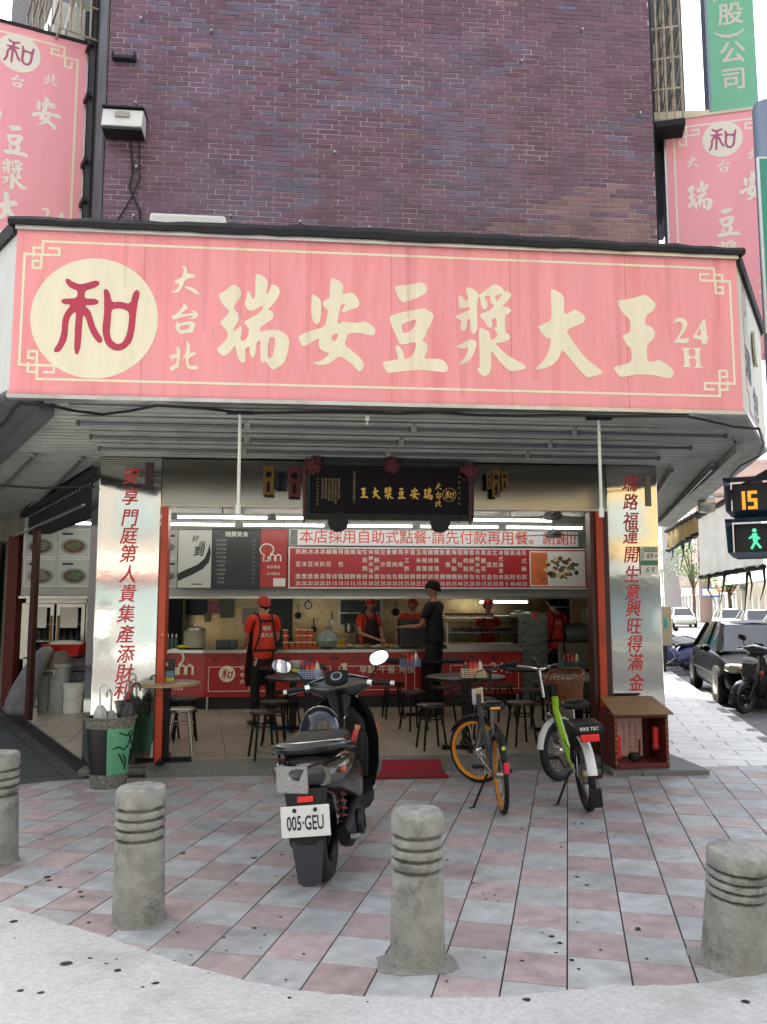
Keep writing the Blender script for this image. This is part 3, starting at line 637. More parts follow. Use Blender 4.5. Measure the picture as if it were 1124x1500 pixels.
MB().rings(rs).build('tar_edge', m_tar, ms)
# side wings of the sign
def wing(P, Q, label, m):
    v = Q - P; L = v.length; rz = math.atan2(v.y, v.x); t = thing('sign_wing', label, 'sign', ((P.x + Q.x) / 2, (P.y + Q.y) / 2, SZc), rot=FACE(rz))
    MB().b2((-L / 2 + .01, -H / 2 + .03, -.05), (L / 2, H / 2 - .03, 0)).build('sign_panel', m, t, smooth=False)
    MB().b2((-L / 2, H / 2 - .03, -.3), (L / 2, H / 2 + .08, .03)).build('tar_edge', m_tar, t, smooth=False)
    MB().b2((-L / 2, -H / 2, -.04), (L / 2, -H / 2 + .03, .012)).build('bottom_trim', m_alu, t, smooth=False)
    return t, L
m_wingc = mat('wing_cream', '#cfc9b4', .5, var=.12, scale=4, dirt='#8a8672', dirt_amt=.5, dirt_scale=2)
t, L = wing(E, A, 'pale left wing of the main sign turning down the side street', m_white)
t, L = wing(B, D, 'cream right wing of the main sign with brush writing of soup buns', m_wingc)
text('湯', .30, m_black, t, -.42, -.13, .003, bold=.03, sx=1.5); text('包', .30, m_black, t, .08, -.36, .003, bold=.03, sx=1.5)
fr = MB()
for pts in (([(-.62, .5), (-.62, -.35), (-.45, -.35), (-.45, -.5), (.7, -.5)]), ([(-.62, .5), (-.4, .5), (-.4, .32), (-.5, .32)])): fr.path(pts, .022, 0, .002)
fr.build('border_line', mat('wing_red', '#c4615f', .5), t, smooth=False)
MB().lathe([(.05, 0), (.16, .01), (.16, .03), (.05, .05)], 16, (.12, .18, .0)).build('steam_curl', m_cream, t)
wing(D, Df, 'narrow edge board of the canopy along the right street', m_pink2)
wing(Ef, E, 'narrow edge board of the canopy along the left street', m_white)
# battens under the canopy
def batten(loc, rz, L, label, group):
    t = thing('fluorescent_batten', label, 'lamp', loc, rz, group)
    MB().box((0, 0, .0), (L, .034, .026)).build('housing', m_soffit, t); MB().tube([(-L / 2 + .03, 0, -.035), (L / 2 - .03, 0, -.035)], .014, 8).build('lamp_tube', m_tube_off, t)
    for sx in (-1, 1): MB().box((sx * (L / 2 - .015), 0, -.03), (.022, .028, .045)).build('end_cap', m_soffl, t)
    return t
for ri, (yy, xs0, nm) in enumerate(((6.38, -1.78, 'front'), (6.92, -1.82, 'middle'), (7.45, -1.88, 'back'))):
    L = 1.28
    for k in range(4):
        x = xs0 + (k + .5) * (L + .04)
        batten((x, yy, SZ - .045), 0, L, f'unlit fluorescent lamp in the {nm} row under the canopy, {("first", "second", "third", "last")[k]} from the left', 'unlit lamps under the canopy')
for pa, pb, nm in (((47, 667), (-40, 752), 'outer lamp of the pair'), ((117, 672), (30, 757), 'inner lamp of the pair')):
    a, b = gr(*pa, SZ - .05), gr(*pb, SZ - .05); c = (a + b) / 2; v = b - a
    batten(c, math.atan2(v.y, v.x), v.length, f'unlit {nm} under the left side canopy', 'unlit lamps under the canopy')
for pa, pb, nm in (((985, 684), (955, 732), 'inner lamp of the pair'), ((1044, 681), (962, 768), 'outer lamp of the pair')):
    a, b = gr(*pa, SZ - .05), gr(*pb, SZ - .05); c = (a + b) / 2; v = b - a
    batten(c, math.atan2(v.y, v.x), v.length, f'unlit {nm} under the right side canopy', 'unlit lamps under the canopy')
for px0, px1, nm in ((352, 350, 'left'), (877, 882, 'right')):
    q = gr(px0, 603 if nm == 'left' else 612, SZ - .02)
    t = thing('hanging_rod', f'white rod hanging from the canopy in front of the {nm} end of the shop front', 'rod', (q.x, q.y, SZ))
    MB().tube([(0, 0, -.04), (0, 0, -.72)], .0125, 8).build('rod', m_white, t); MB().lathe([(.02, -.80), (.022, -.74), (.014, -.72)], 10).build('tip', m_white, t); MB().box((0, 0, -.025), (.2, .05, .025)).build('bracket', m_dark, t)
cw = MB(); pts = [gr(*p, SZ - .05) for p in ((-30, 640), (5, 622), (20, 600), (30, 592), (75, 594), (110, 602), (150, 607), (190, 602), (230, 594), (300, 598), (355, 605), (440, 604), (520, 604), (580, 606), (640, 604), (700, 608), (760, 609), (830, 608), (900, 610), (1004, 609), (1040, 617), (1075, 625), (1112, 628), (1119, 650), (1112, 668), (1085, 682), (1063, 706))]
pp = []
for i in range(len(pts) - 1):
    for k in range(3): pp.append(pts[i].lerp(pts[i + 1], k / 3))
cable(pp, .011, 'black cable looping along the underside of the sign')
cable([gr(x, y, SZ - .03) for x, y in ((100, 592), (260, 596), (430, 600), (560, 602), (720, 603), (880, 605), (1010, 607))], .006, 'thin grey cable along the front edge of the canopy', m=m_soffl)
cable([Vector((-3.3, 8.1, 2.75)), Vector((-2.6, 8.3, 2.74)), Vector((-2.05, 8.15, 2.74))], .012, 'black rail bar under the left side canopy')
cl = thing('cable_clip', 'small metal clip hanging from the front cable', 'clip', gr(538, 606, SZ - .05)); MB().box((0, 0, -.03), (.03, .01, .05)).build('plate', m_alu, cl); MB().box((0, 0, -.07), (.01, .01, .04)).build('prong', m_alu, cl)
# ================================================================ VERTICAL PINK SIGNS
def vertical_sign(anchor, rz, w, h, label, m_em, left):
    t = thing('hanging_sign', label, 'sign', anchor, rot=FACE(rz))
    x0 = -w if left else 0
    c = x0 + w / 2
    MB().b2((x0, -h, -.28), (x0 + w, 0, 0)).build('sign_box', m_pink2, t, smooth=False)
    MB().b2((x0 - .015, .0, -.3), (x0 + w + .015, .035, .015)).build('top_trim', m_tar if left else m_wingc, t, smooth=False)
    for xx in (x0 - .02, x0 + w): MB().b2((xx, -h, -.29), (xx + .02, 0, .012)).build('side_trim', m_alu, t, smooth=False)
    f = MB(); wd = .022; bx0, bx1, by = x0 + .09, x0 + w - .09, -.10
    f.path([(bx0 + .14, by), (bx1 - .14, by)], wd); f.path([(bx0, by - .12), (bx0, -h + .1)], wd); f.path([(bx1, by - .12), (bx1, -h + .1)], wd)
    for s, b in ((1, bx0), (-1, bx1)):
        f.path([(b + s * .14, by), (b + s * .14, by - .11), (b + s * .27, by - .11), (b + s * .27, by - .05), (b + s * .2, by - .05)], wd, .0002)
        f.path([(b, by - .11), (b + s * .13, by - .11), (b + s * .13, by - .22), (b + s * .06, by - .22), (b + s * .06, by - .16)], wd, .0004)
    f.build('border_line', m_cream2 if not left else m_cream, t, smooth=False)
    disc(t, m_cream2, .215, c, -.30, 0, .003, 'emblem_disc')
    put_glyph('he', .27, m_em, t, c, -.30, .0045, .0008)
    put_glyph('dasm', .14, m_cream2, t, c - .33, -.53, .002); put_glyph('tai', .15, m_cream2, t, c, -.62, .002); put_glyph('bei', .14, m_cream2, t, c + .33, -.51, .002)
    put_glyph('rui', .36, m_cream2, t, c - .27, -.95, .002); put_glyph('an', .36, m_cream2, t, c + .30, -.90, .002)
    put_glyph('dou', .34, m_cream2, t, c + .02, -1.29, .002); put_glyph('jiang', .34, m_cream2, t, c + .02, -1.67, .002)
    put_glyph('da', .36, m_cream2, t, c - .0, -2.05, .002); put_glyph('wang', .34, m_cream2, t, c, -2.45, .002)
    put_glyph('two', .17, m_cream, t, c + .34, -2.06, .002); put_glyph('four', .17, m_cream, t, c + .48, -2.07, .002); put_glyph('aitch', .12, m_cream, t, c + .41, -2.27, .002)
    return t
q = at(128, 66, 8.75); vertical_sign((q.x, q.y, q.z), R(19), 1.36, q.z - 4.35, 'tall pink shop sign hung on the left side wall of the brick building', m_mauve, True)
q = at(974, 178, 8.55); vertical_sign((q.x, q.y, q.z), R(-19), 1.22, q.z - 4.32, 'tall pink shop sign below the green hanging sign at the right', m_mauve, False)
tag(MB().bar(q + Vector((-.35, .1, .06)), q + Vector((.5, -.05, .06)), .12, .09).build('sign_beam', m_wingc), 'cream steel beam carrying the right pink sign', 'beam')
q = at(1043, 163, 10.4); gs = thing('green_sign', 'tall green company sign with white characters above the right pink sign', 'sign', q, rot=FACE(R(-17)))
m_gsign = mat('sign_green', '#7cc9a8', .45, var=.05, scale=3)
MB().b2((0, 0, -.25), (.62, 3.6, 0)).build('sign_box', m_gsign, gs, smooth=False); MB().b2((-.035, 0, -.28), (0, 3.6, .01)).build('side_trim', mat('sign_side_blue', '#8fa0b8', .5), gs, smooth=False)
for ch, yy in (('司', .43), ('公', .83), ('）', 1.12), ('股', 1.42), ('（', 1.72)):
    if ch in '（）': o = text('(' if ch == '（' else ')', .42, m_cream2, gs, .31, yy, .003, bold=.012); o.rotation_euler = (0, 0, -PI / 2)
    else: text(ch, .36, m_cream2, gs, .31, yy, .003, bold=.025)
# ================================================================ SHOP SHELL
shop = thing('shop_shell', 'open soy milk shop room between two mirror steel pillars', 'shop')
CZ = 2.86; BY = 15.0
def wlx(y): return LW0.x + ld.x / ld.y * (y - FY)
def wrx(y): return RW0.x + rd.x / rd.y * (y - FY)
base = MB(); base.prism([(-1.45, 8.24), (3.16, 8.24), (3.5, 8.3), (wrx(BY), BY), (wlx(BY), BY), (-2.0, 8.3)], -.1, FZ - .008)
struct(base.build('shop_floor', m_joint, smooth=False))
sf = bpy.data.objects['shop_floor']
tiles('floor_tile', sf, (-1.4, 8.3), -7, .33, .33, (-14, 18), (-4, 16),
      [(0, -1, -8.30), line_right_of((wlx(8.3) + .02, 8.3), LAZ), line_left_of((3.62, 8.3), RAZ), (0, 1, 12.6)], FZ, .03, .004, lambda i, j: 0, [m_floor], near=(0, 7), wob=.0005)
# terrazzo threshold with a sloping front
m_terr = mat('terrazzo', '#6d6d69', .6, var=.25, scale=40, world=True, dirt='#3b3a38', dirt_amt=.6, dirt_scale=2)
th = MB(); n = 24; rs = []
for i in range(n + 1):
    x = -1.46 + 4.62 * i / n; rs.append([(x, 8.04, -.01), (x, 8.05, .045), (x, 8.11, .09), (x, 8.298, .102), (x, 8.298, -.01)])
th.rings(rs); struct(th.build('threshold', m_terr))
for x0, x1, yb in ((-2.10, -1.47, 8.14), (3.17, 3.83, 7.62)):
    struct(MB().b2((x0, yb, -.01), (x1, 8.6, .05)).build('pillar_base', m_terr, bevel=.012))
# pillars of mirror steel
def pillar(x0, x1, z1, inner, label, text_, tx, skew):
    t = thing('steel_pillar', label, 'pillar')
    d = ld if inner > 0 else rd
    if inner > 0: q = [(x0, FY), (x1, FY), (x1, FY + .3), (x0 + d.x * .35, FY + .35)]
    else: q = [(x0, FY), (x1, FY), (x1 + d.x * .35, FY + .35), (x0, FY + .3)]
    MB().prism(q, .05, z1).build('steel_sheet', m_mirror, t, bevel=.006, smooth=False)
    fr = bpy.data.objects.new('couplet', None); C.objects.link(fr); fr.parent = t; fr.rotation_euler = FACE(); fr.location = (0, FY, 0)
    return t, fr
m_gold = mat('gold_leaf', '#c29a3c', .35, metal=.6)
tl, fl_ = pillar(-2.02, -1.42, 3.05, 1, 'mirror steel pillar left of the shop front with red couplet', None, 0, 0)
tr, fr_ = pillar(3.13, 3.68, 3.05, -1, 'mirror steel pillar right of the shop front with red couplet', None, 0, 0)
for s, t, pts in (('安享門庭第人貴集產添財利', tl, [(191, 699), (190, 729), (189, 760), (188, 786), (187, 813), (187, 843), (186, 871), (184, 901), (183, 931), (183, 960), (181, 988), (179, 1013)]),
                  ('瑞路福運開生意興旺得滿金', tr, [(922, 710), (923, 737), (923, 764), (923, 787), (924, 814), (925, 843), (926, 869), (927, 893), (928, 919), (929, 945), (930, 972), (931, 1002)])):
    for ch, (px, py) in zip(s, pts):
        q = at(px, py, FY); me = text_me(ch, .165, bold=.028, shear=.18); me.materials.clear(); me.materials.append(m_letred)
        o = link('character', me, t, (q.x, FY - .0018, q.z), FACE()); o.scale = (1, 1.12, 1)
for o in (fl_, fr_): bpy.data.objects.remove(o)
tag(MB().b2((-1.58, FY - .012, 2.72), (-1.50, FY - .001, 3.0)).build('paper_charm', mat('brown_paper', '#3d2d2c', .7)), 'dark paper charm at the top of the left steel pillar', 'charm')
MB().b2((3.55, FY - .012, 2.62), (3.61, FY - .001, 2.95)).build('paper_charm', mat('dull_paper', '#7c7362', .7)); tag(bpy.data.objects['paper_charm.001'], 'pale worn paper charm at the top of the right steel pillar', 'charm')
bpy.data.objects.get('paper_charm.001')
MB().b2((-1.419, FY + .02, 2.58), (3.129, FY + .10, 3.05)).build('lintel', mat('lintel_steel', '#8a8880', .16, metal=1.0, bump=.05, bscale=1.3, world=True), shop, smooth=False)
MB().b2((-1.419, FY - .005, 2.56), (3.129, FY + .06, 2.579)).build('lintel_edge', m_steel, shop, smooth=False)
for x0, x1, mm in ((-1.405, -1.335, m_orange), (2.985, 3.06, m_orange), (2.935, 2.984, m_brown), (3.061, 3.128, m_brown)):
    MB().b2((x0, FY - .06 if mm is m_orange else FY - .03, FZ), (x1, FY + .12, 2.555)).build('door_post', mm, shop, bevel=.006)
MB().b2((-1.37, FY - .068, 1.30), (-1.345, FY - .06, 1.315)).build('latch', m_gold, shop)
# plates with the house number on the right pillar
hn = thing('house_number_plate', 'green and white street plate with number 69 on the right pillar edge', 'plate', at(951, 821, FY - .012), rot=FACE())
MB().b2((-.095, -.145, 0), (.095, .145, .006)).build('plate', m_cream2, hn, smooth=False)
gg = mat('plate_green', '#2b7d58', .4)
MB().b2((-.05, .09, .007), (.092, .14, .008)).build('green_band', gg, hn, smooth=False); MB().b2((-.092, -.05, .007), (.092, 0.0, .008)).build('green_band', gg, hn, smooth=False)
text('瑞安街', .045, m_cream2, hn, .022, .115, .0085); text('69', .075, m_dark, hn, .01, .045, .0085, bold=.01); text('號', .03, m_dark, hn, .075, .045, .0085)
vtext('大安區', .035, gg, hn, -.072, .07, .0085); text('69', .085, gg, hn, 0, -.10, .0085, bold=.01, shear=.2, space=1.3)
# walls, ceiling
m_iwall = mat('inner_wall', '#8c8677', .6, var=.15, scale=2, dirt='#4b4436', dirt_amt=.5, dirt_scale=1.2)
wallbox(Vector((3.70, FY + .3, 0)), rd, 7.2, .2, -.1, 3.06, -1, 'side_wall', m_iwall, shop)
wallbox(Vector((wlx(12.75), 12.75, 0)), ld, 3.0, .15, -.1, 3.06, 1, 'side_wall', m_iwall, shop)
MB().b2((wlx(BY) - .3, BY, -.1), (wrx(BY) + .3, BY + .2, CZ + .3)).build('back_wall', m_ksteel, shop, smooth=False)
MB().prism([(-1.42, 8.37), (3.1, 8.37), (wrx(BY) - .02, BY), (wlx(BY) + .02, BY), (wlx(8.4), 8.4)], CZ + .04, CZ + .12).build('slab', m_darkwall, shop, smooth=False)
MB().prism([(-2.0, 8.32), (3.6, 8.32), (wrx(BY), BY), (wlx(BY), BY)], 3.07, 4.3).build('upper_slab', m_darkwall, shop, smooth=False)
m_ceil = mat('ceiling_strip', '#8d8f8a', .45, var=.12, scale=2, world=True)
y = 8.42
while y < 12.9:
    MB().b2((wlx(y) + .06, y + .006, CZ), (wrx(y) - .06, y + .144, CZ + .02)).build('ceiling_strip', m_ceil, shop, smooth=False); y += .15
# left side: shutter box and posts
sb = wallbox(LW0 + Vector((-.05, .25, 0)) , ld, 9, .28, 2.62, 3.05, 1, 'shutter_box', m_darkwall, shop)
MB().bar(LW0 + ld * .3 + Vector((-.08, 0, 2.60)), LW0 + ld * 9 + Vector((-.08, 0, 2.60)), .03, .02).build('shutter_rail', m_steel, shop)
def lpost(px, w, m, z1=2.62, name='side_post', d_=.08):
    az = YAW + math.atan((px - 562) / 1207); tx = math.tan(az)
    # intersect with the left wall line
    k = ld.x / ld.y; yv = (LW0.x - k * FY) / (tx - k); p = Vector((tx * yv, yv, 0))
    return MB().box((p.x, p.y, (z1 + FZ) / 2), (w, d_, z1 - FZ), -R(LAZ) * -1).build(name, m, shop, bevel=.004)
lpost(50, .07, m_brown); lpost(22, .2, mat('oxblood_post', '#5a1d18', .5, var=.15), d_=.16)
wallbox(LW0 + ld * 6.2 + Vector((-.1, 0, 0)), ld, 4.5, .1, 0, 2.62, -1, 'glass_door', mat('dark_teal_glass', '#2c4248', .15, var=.4, scale=3), shop)
# ================================================================ LIT LAMPS
def lit(x, y, z, L, label, rz=0.0, group='lit fluorescent tubes in the shop'):
    t = thing('ceiling_lamp', label, 'lamp', (x, y, z), rz, group)
    MB().box((0, 0, .035), (L, .05, .035)).build('housing', m_white, t); MB().tube([(-L / 2 + .02, 0, 0), (L / 2 - .02, 0, 0)], .015, 8).build('lamp_tube', m_tube, t)
    for sx in (-1, 1): MB().box((sx * (L / 2 - .01), 0, .01), (.02, .035, .05)).build('end_cap', m_white, t)
    MB().tube([(0, 0, .05), (0, 0, CZ - z)], .008, 6).build('stem', m_dark, t)
    return t
for yy, nm in ((9.35, 'front'), (10.75, 'middle'), (11.75, 'rear')):
    x = wlx(yy) + .35; k = 0
    while x + 1.2 < wrx(yy) - .1:
        lit(x + .6, yy, 2.72, 1.18, f'lit fluorescent tube in the {nm} row over the tables, {("first", "second", "third", "fourth", "fifth", "sixth", "seventh")[k]} from the left'); x += 1.27; k += 1
for i, x in enumerate((-1.6, .6, 2.6)): lit(x, 13.3, 2.35, 1.18, ('left', 'middle', 'right')[i] + ' lit tube over the kitchen behind the menu board')
q = at(738, 882, 13.6); lit(q.x, q.y, q.z, .85, 'short lit tube hanging over the glass display case')
def fan(px, py, Y, label):
    q = at(px, py, Y); t = thing('ceiling_fan', label, 'fan', (q.x, q.y, q.z)); fm = mat('fan_grey', '#7c8080', .4)
    MB().lathe([(.03, -.05), (.10, -.045), (.12, 0), (.09, .045), (.03, .06)], 16).build('motor', fm, t); MB().tube([(0, 0, .05), (0, 0, CZ - q.z)], .012, 6).build('stem', fm, t)
    for a in (20, 140, 260):
        c, s = math.cos(R(a)), math.sin(R(a)); MB().box((c * .33, s * .33, .0), (.48, .10, .008), R(a)).build('blade', fm, t)
fan(810, 756, 9.9, 'grey ceiling fan near the right end of the shop, nearer one'); fan(811, 783, 11.3, 'grey ceiling fan near the right end of the shop, further one')
# ================================================================ MENU WALL
MY = 12.28
def fr_at(px, py, Y=MY): v = at(px, py, Y); return v.x, v.z
def board(name, label, cat, px0, py0, px1, py1, m, Y=MY, th=.04, edge=None, ew=.012):
    x0, z1 = fr_at(px0, py0, Y); x1, z0 = fr_at(px1, py1, Y); w, h = x1 - x0, z1 - z0
    t = thing(name, label, cat, ((x0 + x1) / 2, Y, (z0 + z1) / 2), rot=FACE())
    MB().b2((-w / 2, -h / 2, -th), (w / 2, h / 2, 0)).build('panel', m, t, smooth=False)
    if edge:
        e = MB(); e.b2((-w / 2 - ew, -h / 2 - ew, -th), (w / 2 + ew, -h / 2, .008)); e.b2((-w / 2 - ew, h / 2, -th), (w / 2 + ew, h / 2 + ew, .008))
        e.b2((-w / 2 - ew, -h / 2, -th), (-w / 2, h / 2, .008)); e.b2((w / 2, -h / 2, -th), (w / 2 + ew, h / 2, .008)); e.build('frame', edge, t, smooth=False)
    return t, w, h
m_mred = mat('menu_red', '#a3232a', .4, var=.05, scale=2); m_mwhite = mat('menu_white', '#d6d8dc', .4)
mb_, w, h = board('menu_board', 'wide red price board with white columns of dishes and prices over the counter', 'menu board', 425, 803, 866, 861, m_mred, edge=m_mwhite, ew=.02)
items = '熱豆漿20 熱米漿20 冰豆漿20 冰米漿20 冰奶茶20 鹹豆漿25 豬排15 荷包蛋10 饅頭15 燒餅15 油條15 生菜燒餅35 燒餅夾油條30 燒餅夾蛋25 豆沙包20 素菜包20 鮮肉包20 馬來糕25 手工抓餅25 蛋餅20 玉米蛋餅25 培根蛋餅35 豬排蛋餅35 豬排漢堡35 飯糰30 素飯糰30 海苔飯糰35 蛋包飯40 豬肉餡餅25 香菇煎包20 胡椒赤肉包20 高麗菜包15 韭菜盒25 生煎包30 港式蘿蔔糕35 鍋貼5 蒸餃40 湯包60 各式酥餅20'.split()
bmm = bmesh.new(); cache = {}
def stamp(bmx, ch, size, x, y, bold=.015, sx=1.0):
    key = (ch, round(size, 4), bold)
    if key not in cache: cache[key] = text_me(ch, size, bold=bold)
    me = cache[key].copy(); me.transform(Matrix.Translation((x, y, 0)) @ Matrix.Diagonal((sx, 1, 1, 1))); bmx.from_mesh(me); bpy.data.meshes.remove(me)
def finish(bmx, m, parent, z, name='lettering', x=0, y=0):
    me = bpy.data.meshes.new(name); bmx.to_mesh(me); bmx.free(); me.materials.clear(); me.materials.append(m)
    for p in me.polygons: p.material_index = 0
    return link(name, me, parent, (x, y, z))
x0l, _ = fr_at(437, 830); x1l, _ = fr_at(768, 830); cxm = mb_.location.x
for i, it in enumerate(items):
    price = ''.join(c for c in it if c.isdigit()); nm = it[:len(it) - len(price)]
    x = x0l + (x1l - x0l) * i / (len(items) - 1) - cxm; n = len(nm); top, bot = h / 2 - .055, -h / 2 + .155
    for j, ch in enumerate(nm):
        yy = top - (top - bot) * (j / (n - 1)); stamp(bmm, ch, .082 if n < 5 else .072, x, yy)
    stamp(bmm, price, .085, x, -h / 2 + .055, .012, .9)
m_ltw = mat('menu_letter', '#dcd9d4', .4)
finish(bmm, m_ltw, mb_, .003)
x0f = fr_at(776, 830)[0] - cxm; x1f = fr_at(857, 830)[0] - cxm
MB().b2((x0f, -h / 2 + .02, .002), (x1f, h / 2 - .02, .004)).build('food_picture', m_ltw, mb_, smooth=False)
MB().b2((x0f + .02, -h / 2 + .04, .004), (x0f + .28, h / 2 - .04, .0052)).build('picture_corner', mat('print_orange', '#c66a3c', .5, var=.3, scale=6), mb_, smooth=False)
fo = MB(); rn = random.Random(4)
cols = [mat('food_brown', '#6b4526', .6, var=.3, scale=20), mat('food_green', '#4c6b35', .6, var=.3, scale=20), mat('food_cream', '#cdb98c', .6, var=.2, scale=20), mat('food_dark', '#2d2622', .6)]
for k in range(46):
    fo.m = rn.choice((0, 0, 1, 2, 2, 3)); a = rn.uniform(0, 6.28); rr_ = rn.uniform(0, 1) ** .6
    cx, cy, r = (x0f + x1f) / 2 + .06 + rr_ * math.cos(a) * .27, rr_ * math.sin(a) * .17, rn.uniform(.02, .05)
    fo.prism([(cx + r * math.cos(t) * rn.uniform(.7, 1.2), cy + r * math.sin(t) * rn.uniform(.6, 1.1)) for t in (2 * PI * q / 8 for q in range(8))], .0053, .0056 + k * 2e-5)
fo.build('food_print', cols, mb_, smooth=False)
ban, w, h = board('order_banner', 'white banner with red writing asking guests to pay before eating', 'banner', 425, 776, 858, 801, m_mwhite, edge=m_steel, ew=.006)
m_or = mat('banner_red', '#cf4a35', .4)
text('本店採用自助式點餐‧請先付款再用餐。謝謝!!', .215, m_or, ban, 0, 0, .003, bold=.02, space=1.0); o = ban.children[-1]; xs_ = [v.co.x for v in o.data.vertices]; o.scale = (w * .95 / (max(xs_) - min(xs_)), 1, 1)
wc, w, h = board('welcome_strip', 'narrow white strip with red welcome characters at the right end of the menu', 'banner', 861, 778, 874, 860, m_mwhite, Y=MY - .02); vtext('歡迎光臨', .13, m_or, wc, 0, 0, .003, .2)
bk, w, h = board('black_menu', 'black vertical menu board with small white lines of dishes', 'menu board', 313, 775, 380, 862, mat('menu_black', '#191c20', .4), edge=m_dark, ew=.01)
text('精饌美食', .085, m_ltw, bk, 0, h / 2 - .08, .003, bold=.015)
bb = bmesh.new()
for i, s in enumerate('紅燒湯麵 鮮蝦餛飩 豬肉湯麵 紅油抄手 牛肉湯麵 酸辣湯餃 榨菜麵 什錦湯麵 肉絲麵 大滷麵 陽春麵'.split()):
    yy = h / 2 - .17 - i * .062; stamp(bb, s, .036, -w / 2 + .12, yy, .01); stamp(bb, str(65 + (i * 15) % 40), .034, w / 2 - .09, yy, .01)
finish(bb, mat('menu_dim', '#8b8d8c', .5), bk, .003)
po, w, h = board('brush_poster', 'white poster with a broad black brush sweep and brush characters', 'poster', 262, 776, 309, 861, mat('poster_grey', '#b9bab5', .5), edge=m_dark, ew=.008)
text('好', .10, m_black, po, .0, .29, .004, bold=.03, shear=.2); text('味', .10, m_black, po, .10, .21, .004, bold=.03, shear=.2); text('到', .16, m_black, po, .05, .10, .004, bold=.05, shear=.2)
sw_ = [(-.24, -.33), (-.24, -.22), (-.12, -.16), (.04, -.09), (.14, .0), (.19, .12), (.21, .22), (.235, .1), (.21, -.05), (.12, -.15), (-.04, -.24)]
MB().prism([(x * w / .49, y_) for x, y_ in sw_][::-1], .002, .004).build('brush_sweep', m_black, po, smooth=False); MB().b2((-.04, -h / 2 + .045, .002), (.12, -h / 2 + .06, .003)).build('small_print', m_black, po, smooth=False)
rp, w, h = board('red_logo_panel', 'red panel with a white chef hat logo beside the price board', 'panel', 382, 775, 420, 861, mat('logo_red', '#9c2220', .4, var=.25, scale=2))
lg = MB()
def loglines(mb, s, ox, oy, r):
    mb.tube([(ox + s * math.cos(t) * .5, oy + s * .75 + s * math.sin(t) * .42, 0) for t in [R(a) for a in range(-60, 245, 20)]], r, 6)
    mb.tube([(ox - s * .2, oy + s * .4, 0), (ox - s * .25, oy - s * .1, 0), (ox + s * .1, oy - s * .1, 0), (ox + s * .1, oy + s * .25, 0)], r, 6)
    for k in (0, 1): mb.tube([(ox + s * (.25 + .42 * k), oy - s * .1, 0), (ox + s * (.25 + .42 * k), oy + s * .25, 0), (ox + s * (.4 + .42 * k), oy + s * .4, 0), (ox + s * (.6 + .42 * k), oy + s * .3, 0), (ox + s * (.6 + .42 * k), oy - s * .1, 0)], r, 6)
loglines(lg, .2, -.1, -.02, .012); lg.build('logo', m_ltw, rp); text('美食食品', .05, m_ltw, rp, 0, -.13, .003); text('A-MEILE', .055, m_ltw, rp, 0, -.23, .003)
MB().b2((.0, -h / 2 + .02, .002), (w / 2 - .02, -h / 2 + .14, .004)).build('paper_note', m_ltw, rp, smooth=False)
def bowl_poster(px0, py0, px1, py1, soup, green, label, Y=MY + .1):
    t, w, h = board('food_poster', label, 'poster', px0, py0, px1, py1, mat('poster_pale', '#a9ada8', .5), Y, edge=mat('poster_edge', '#c7c9c5', .5), ew=.02)
    def ell(r, m, z, sy=.62, dx=0, dy=-.05): o = disc(t, m, r, dx, dy, z, .0015, 'dish'); o.scale = (1, sy, 1); return o
    r = w * .42; ell(r, mat('bowl_grey', '#6d7371', .4), .001); ell(r * .9, mat('bowl_in', '#8f9591', .4), .0025); ell(r * .82, soup, .004)
    g = MB(); rn = random.Random(hash(label) % 99 + px0)
    for k in range(60):
        a, q = rn.uniform(0, 6.28), rn.uniform(0, 1) ** .5 * r * .5; c = (q * math.cos(a), -.05 + q * math.sin(a) * .6, .006); e = rn.uniform(0, 3.1)
        g.bar(c, (c[0] + .06 * math.cos(e), c[1] + .04 * math.sin(e), .0065), .007, .002)
    g.build('garnish', green, t, smooth=False); MB().b2((-w / 2 + .05, h / 2 - .075, .002), (-w / 2 + .2, h / 2 - .045, .003)).build('small_print', m_black, t, smooth=False)
ms1, ms2, ms3 = mat('soup_red', '#5e2417', .4, var=.2), mat('soup_brown', '#39342c', .5, var=.3, scale=14), mat('soup_dark', '#4a3528', .5, var=.3, scale=14)
mg1, mg2 = mat('herb', '#4c6a45', .6), mat('noodle', '#7d7f70', .6)
bowl_poster(38, 776, 82, 815, ms2, mg2, 'food poster of dark noodles, upper left of the four posters'); bowl_poster(87, 776, 131, 815, ms1, mg1, 'food poster of red soup with green herbs')
bowl_poster(38, 820, 82, 858, ms3, mg2, 'food poster of brown noodles, lower left of the four posters'); bowl_poster(87, 820, 131, 858, ms3, mg1, 'food poster of stir fried noodles with greens below the red soup')
bowl_poster(236, 779, 258, 815, ms2, mg2, 'narrow food poster of noodles beside the brush poster, upper one'); bowl_poster(236, 820, 258, 858, ms3, mg1, 'narrow food poster of noodles beside the brush poster, lower one')
a, b = at(32, 868, MY + .14), at(878, 868, MY + .14)
MB().b2((a.x, MY + .11, a.z - .05), (b.x, MY + .2, 2.86)).build('menu_wall', mat('menu_wall_grey', '#9a9c98', .5, var=.1), shop, smooth=False)
MB().b2((a.x, MY + .02, a.z - .085), (b.x, MY + .22, a.z - .052)).build('menu_wall_trim', m_steel, shop, smooth=False)
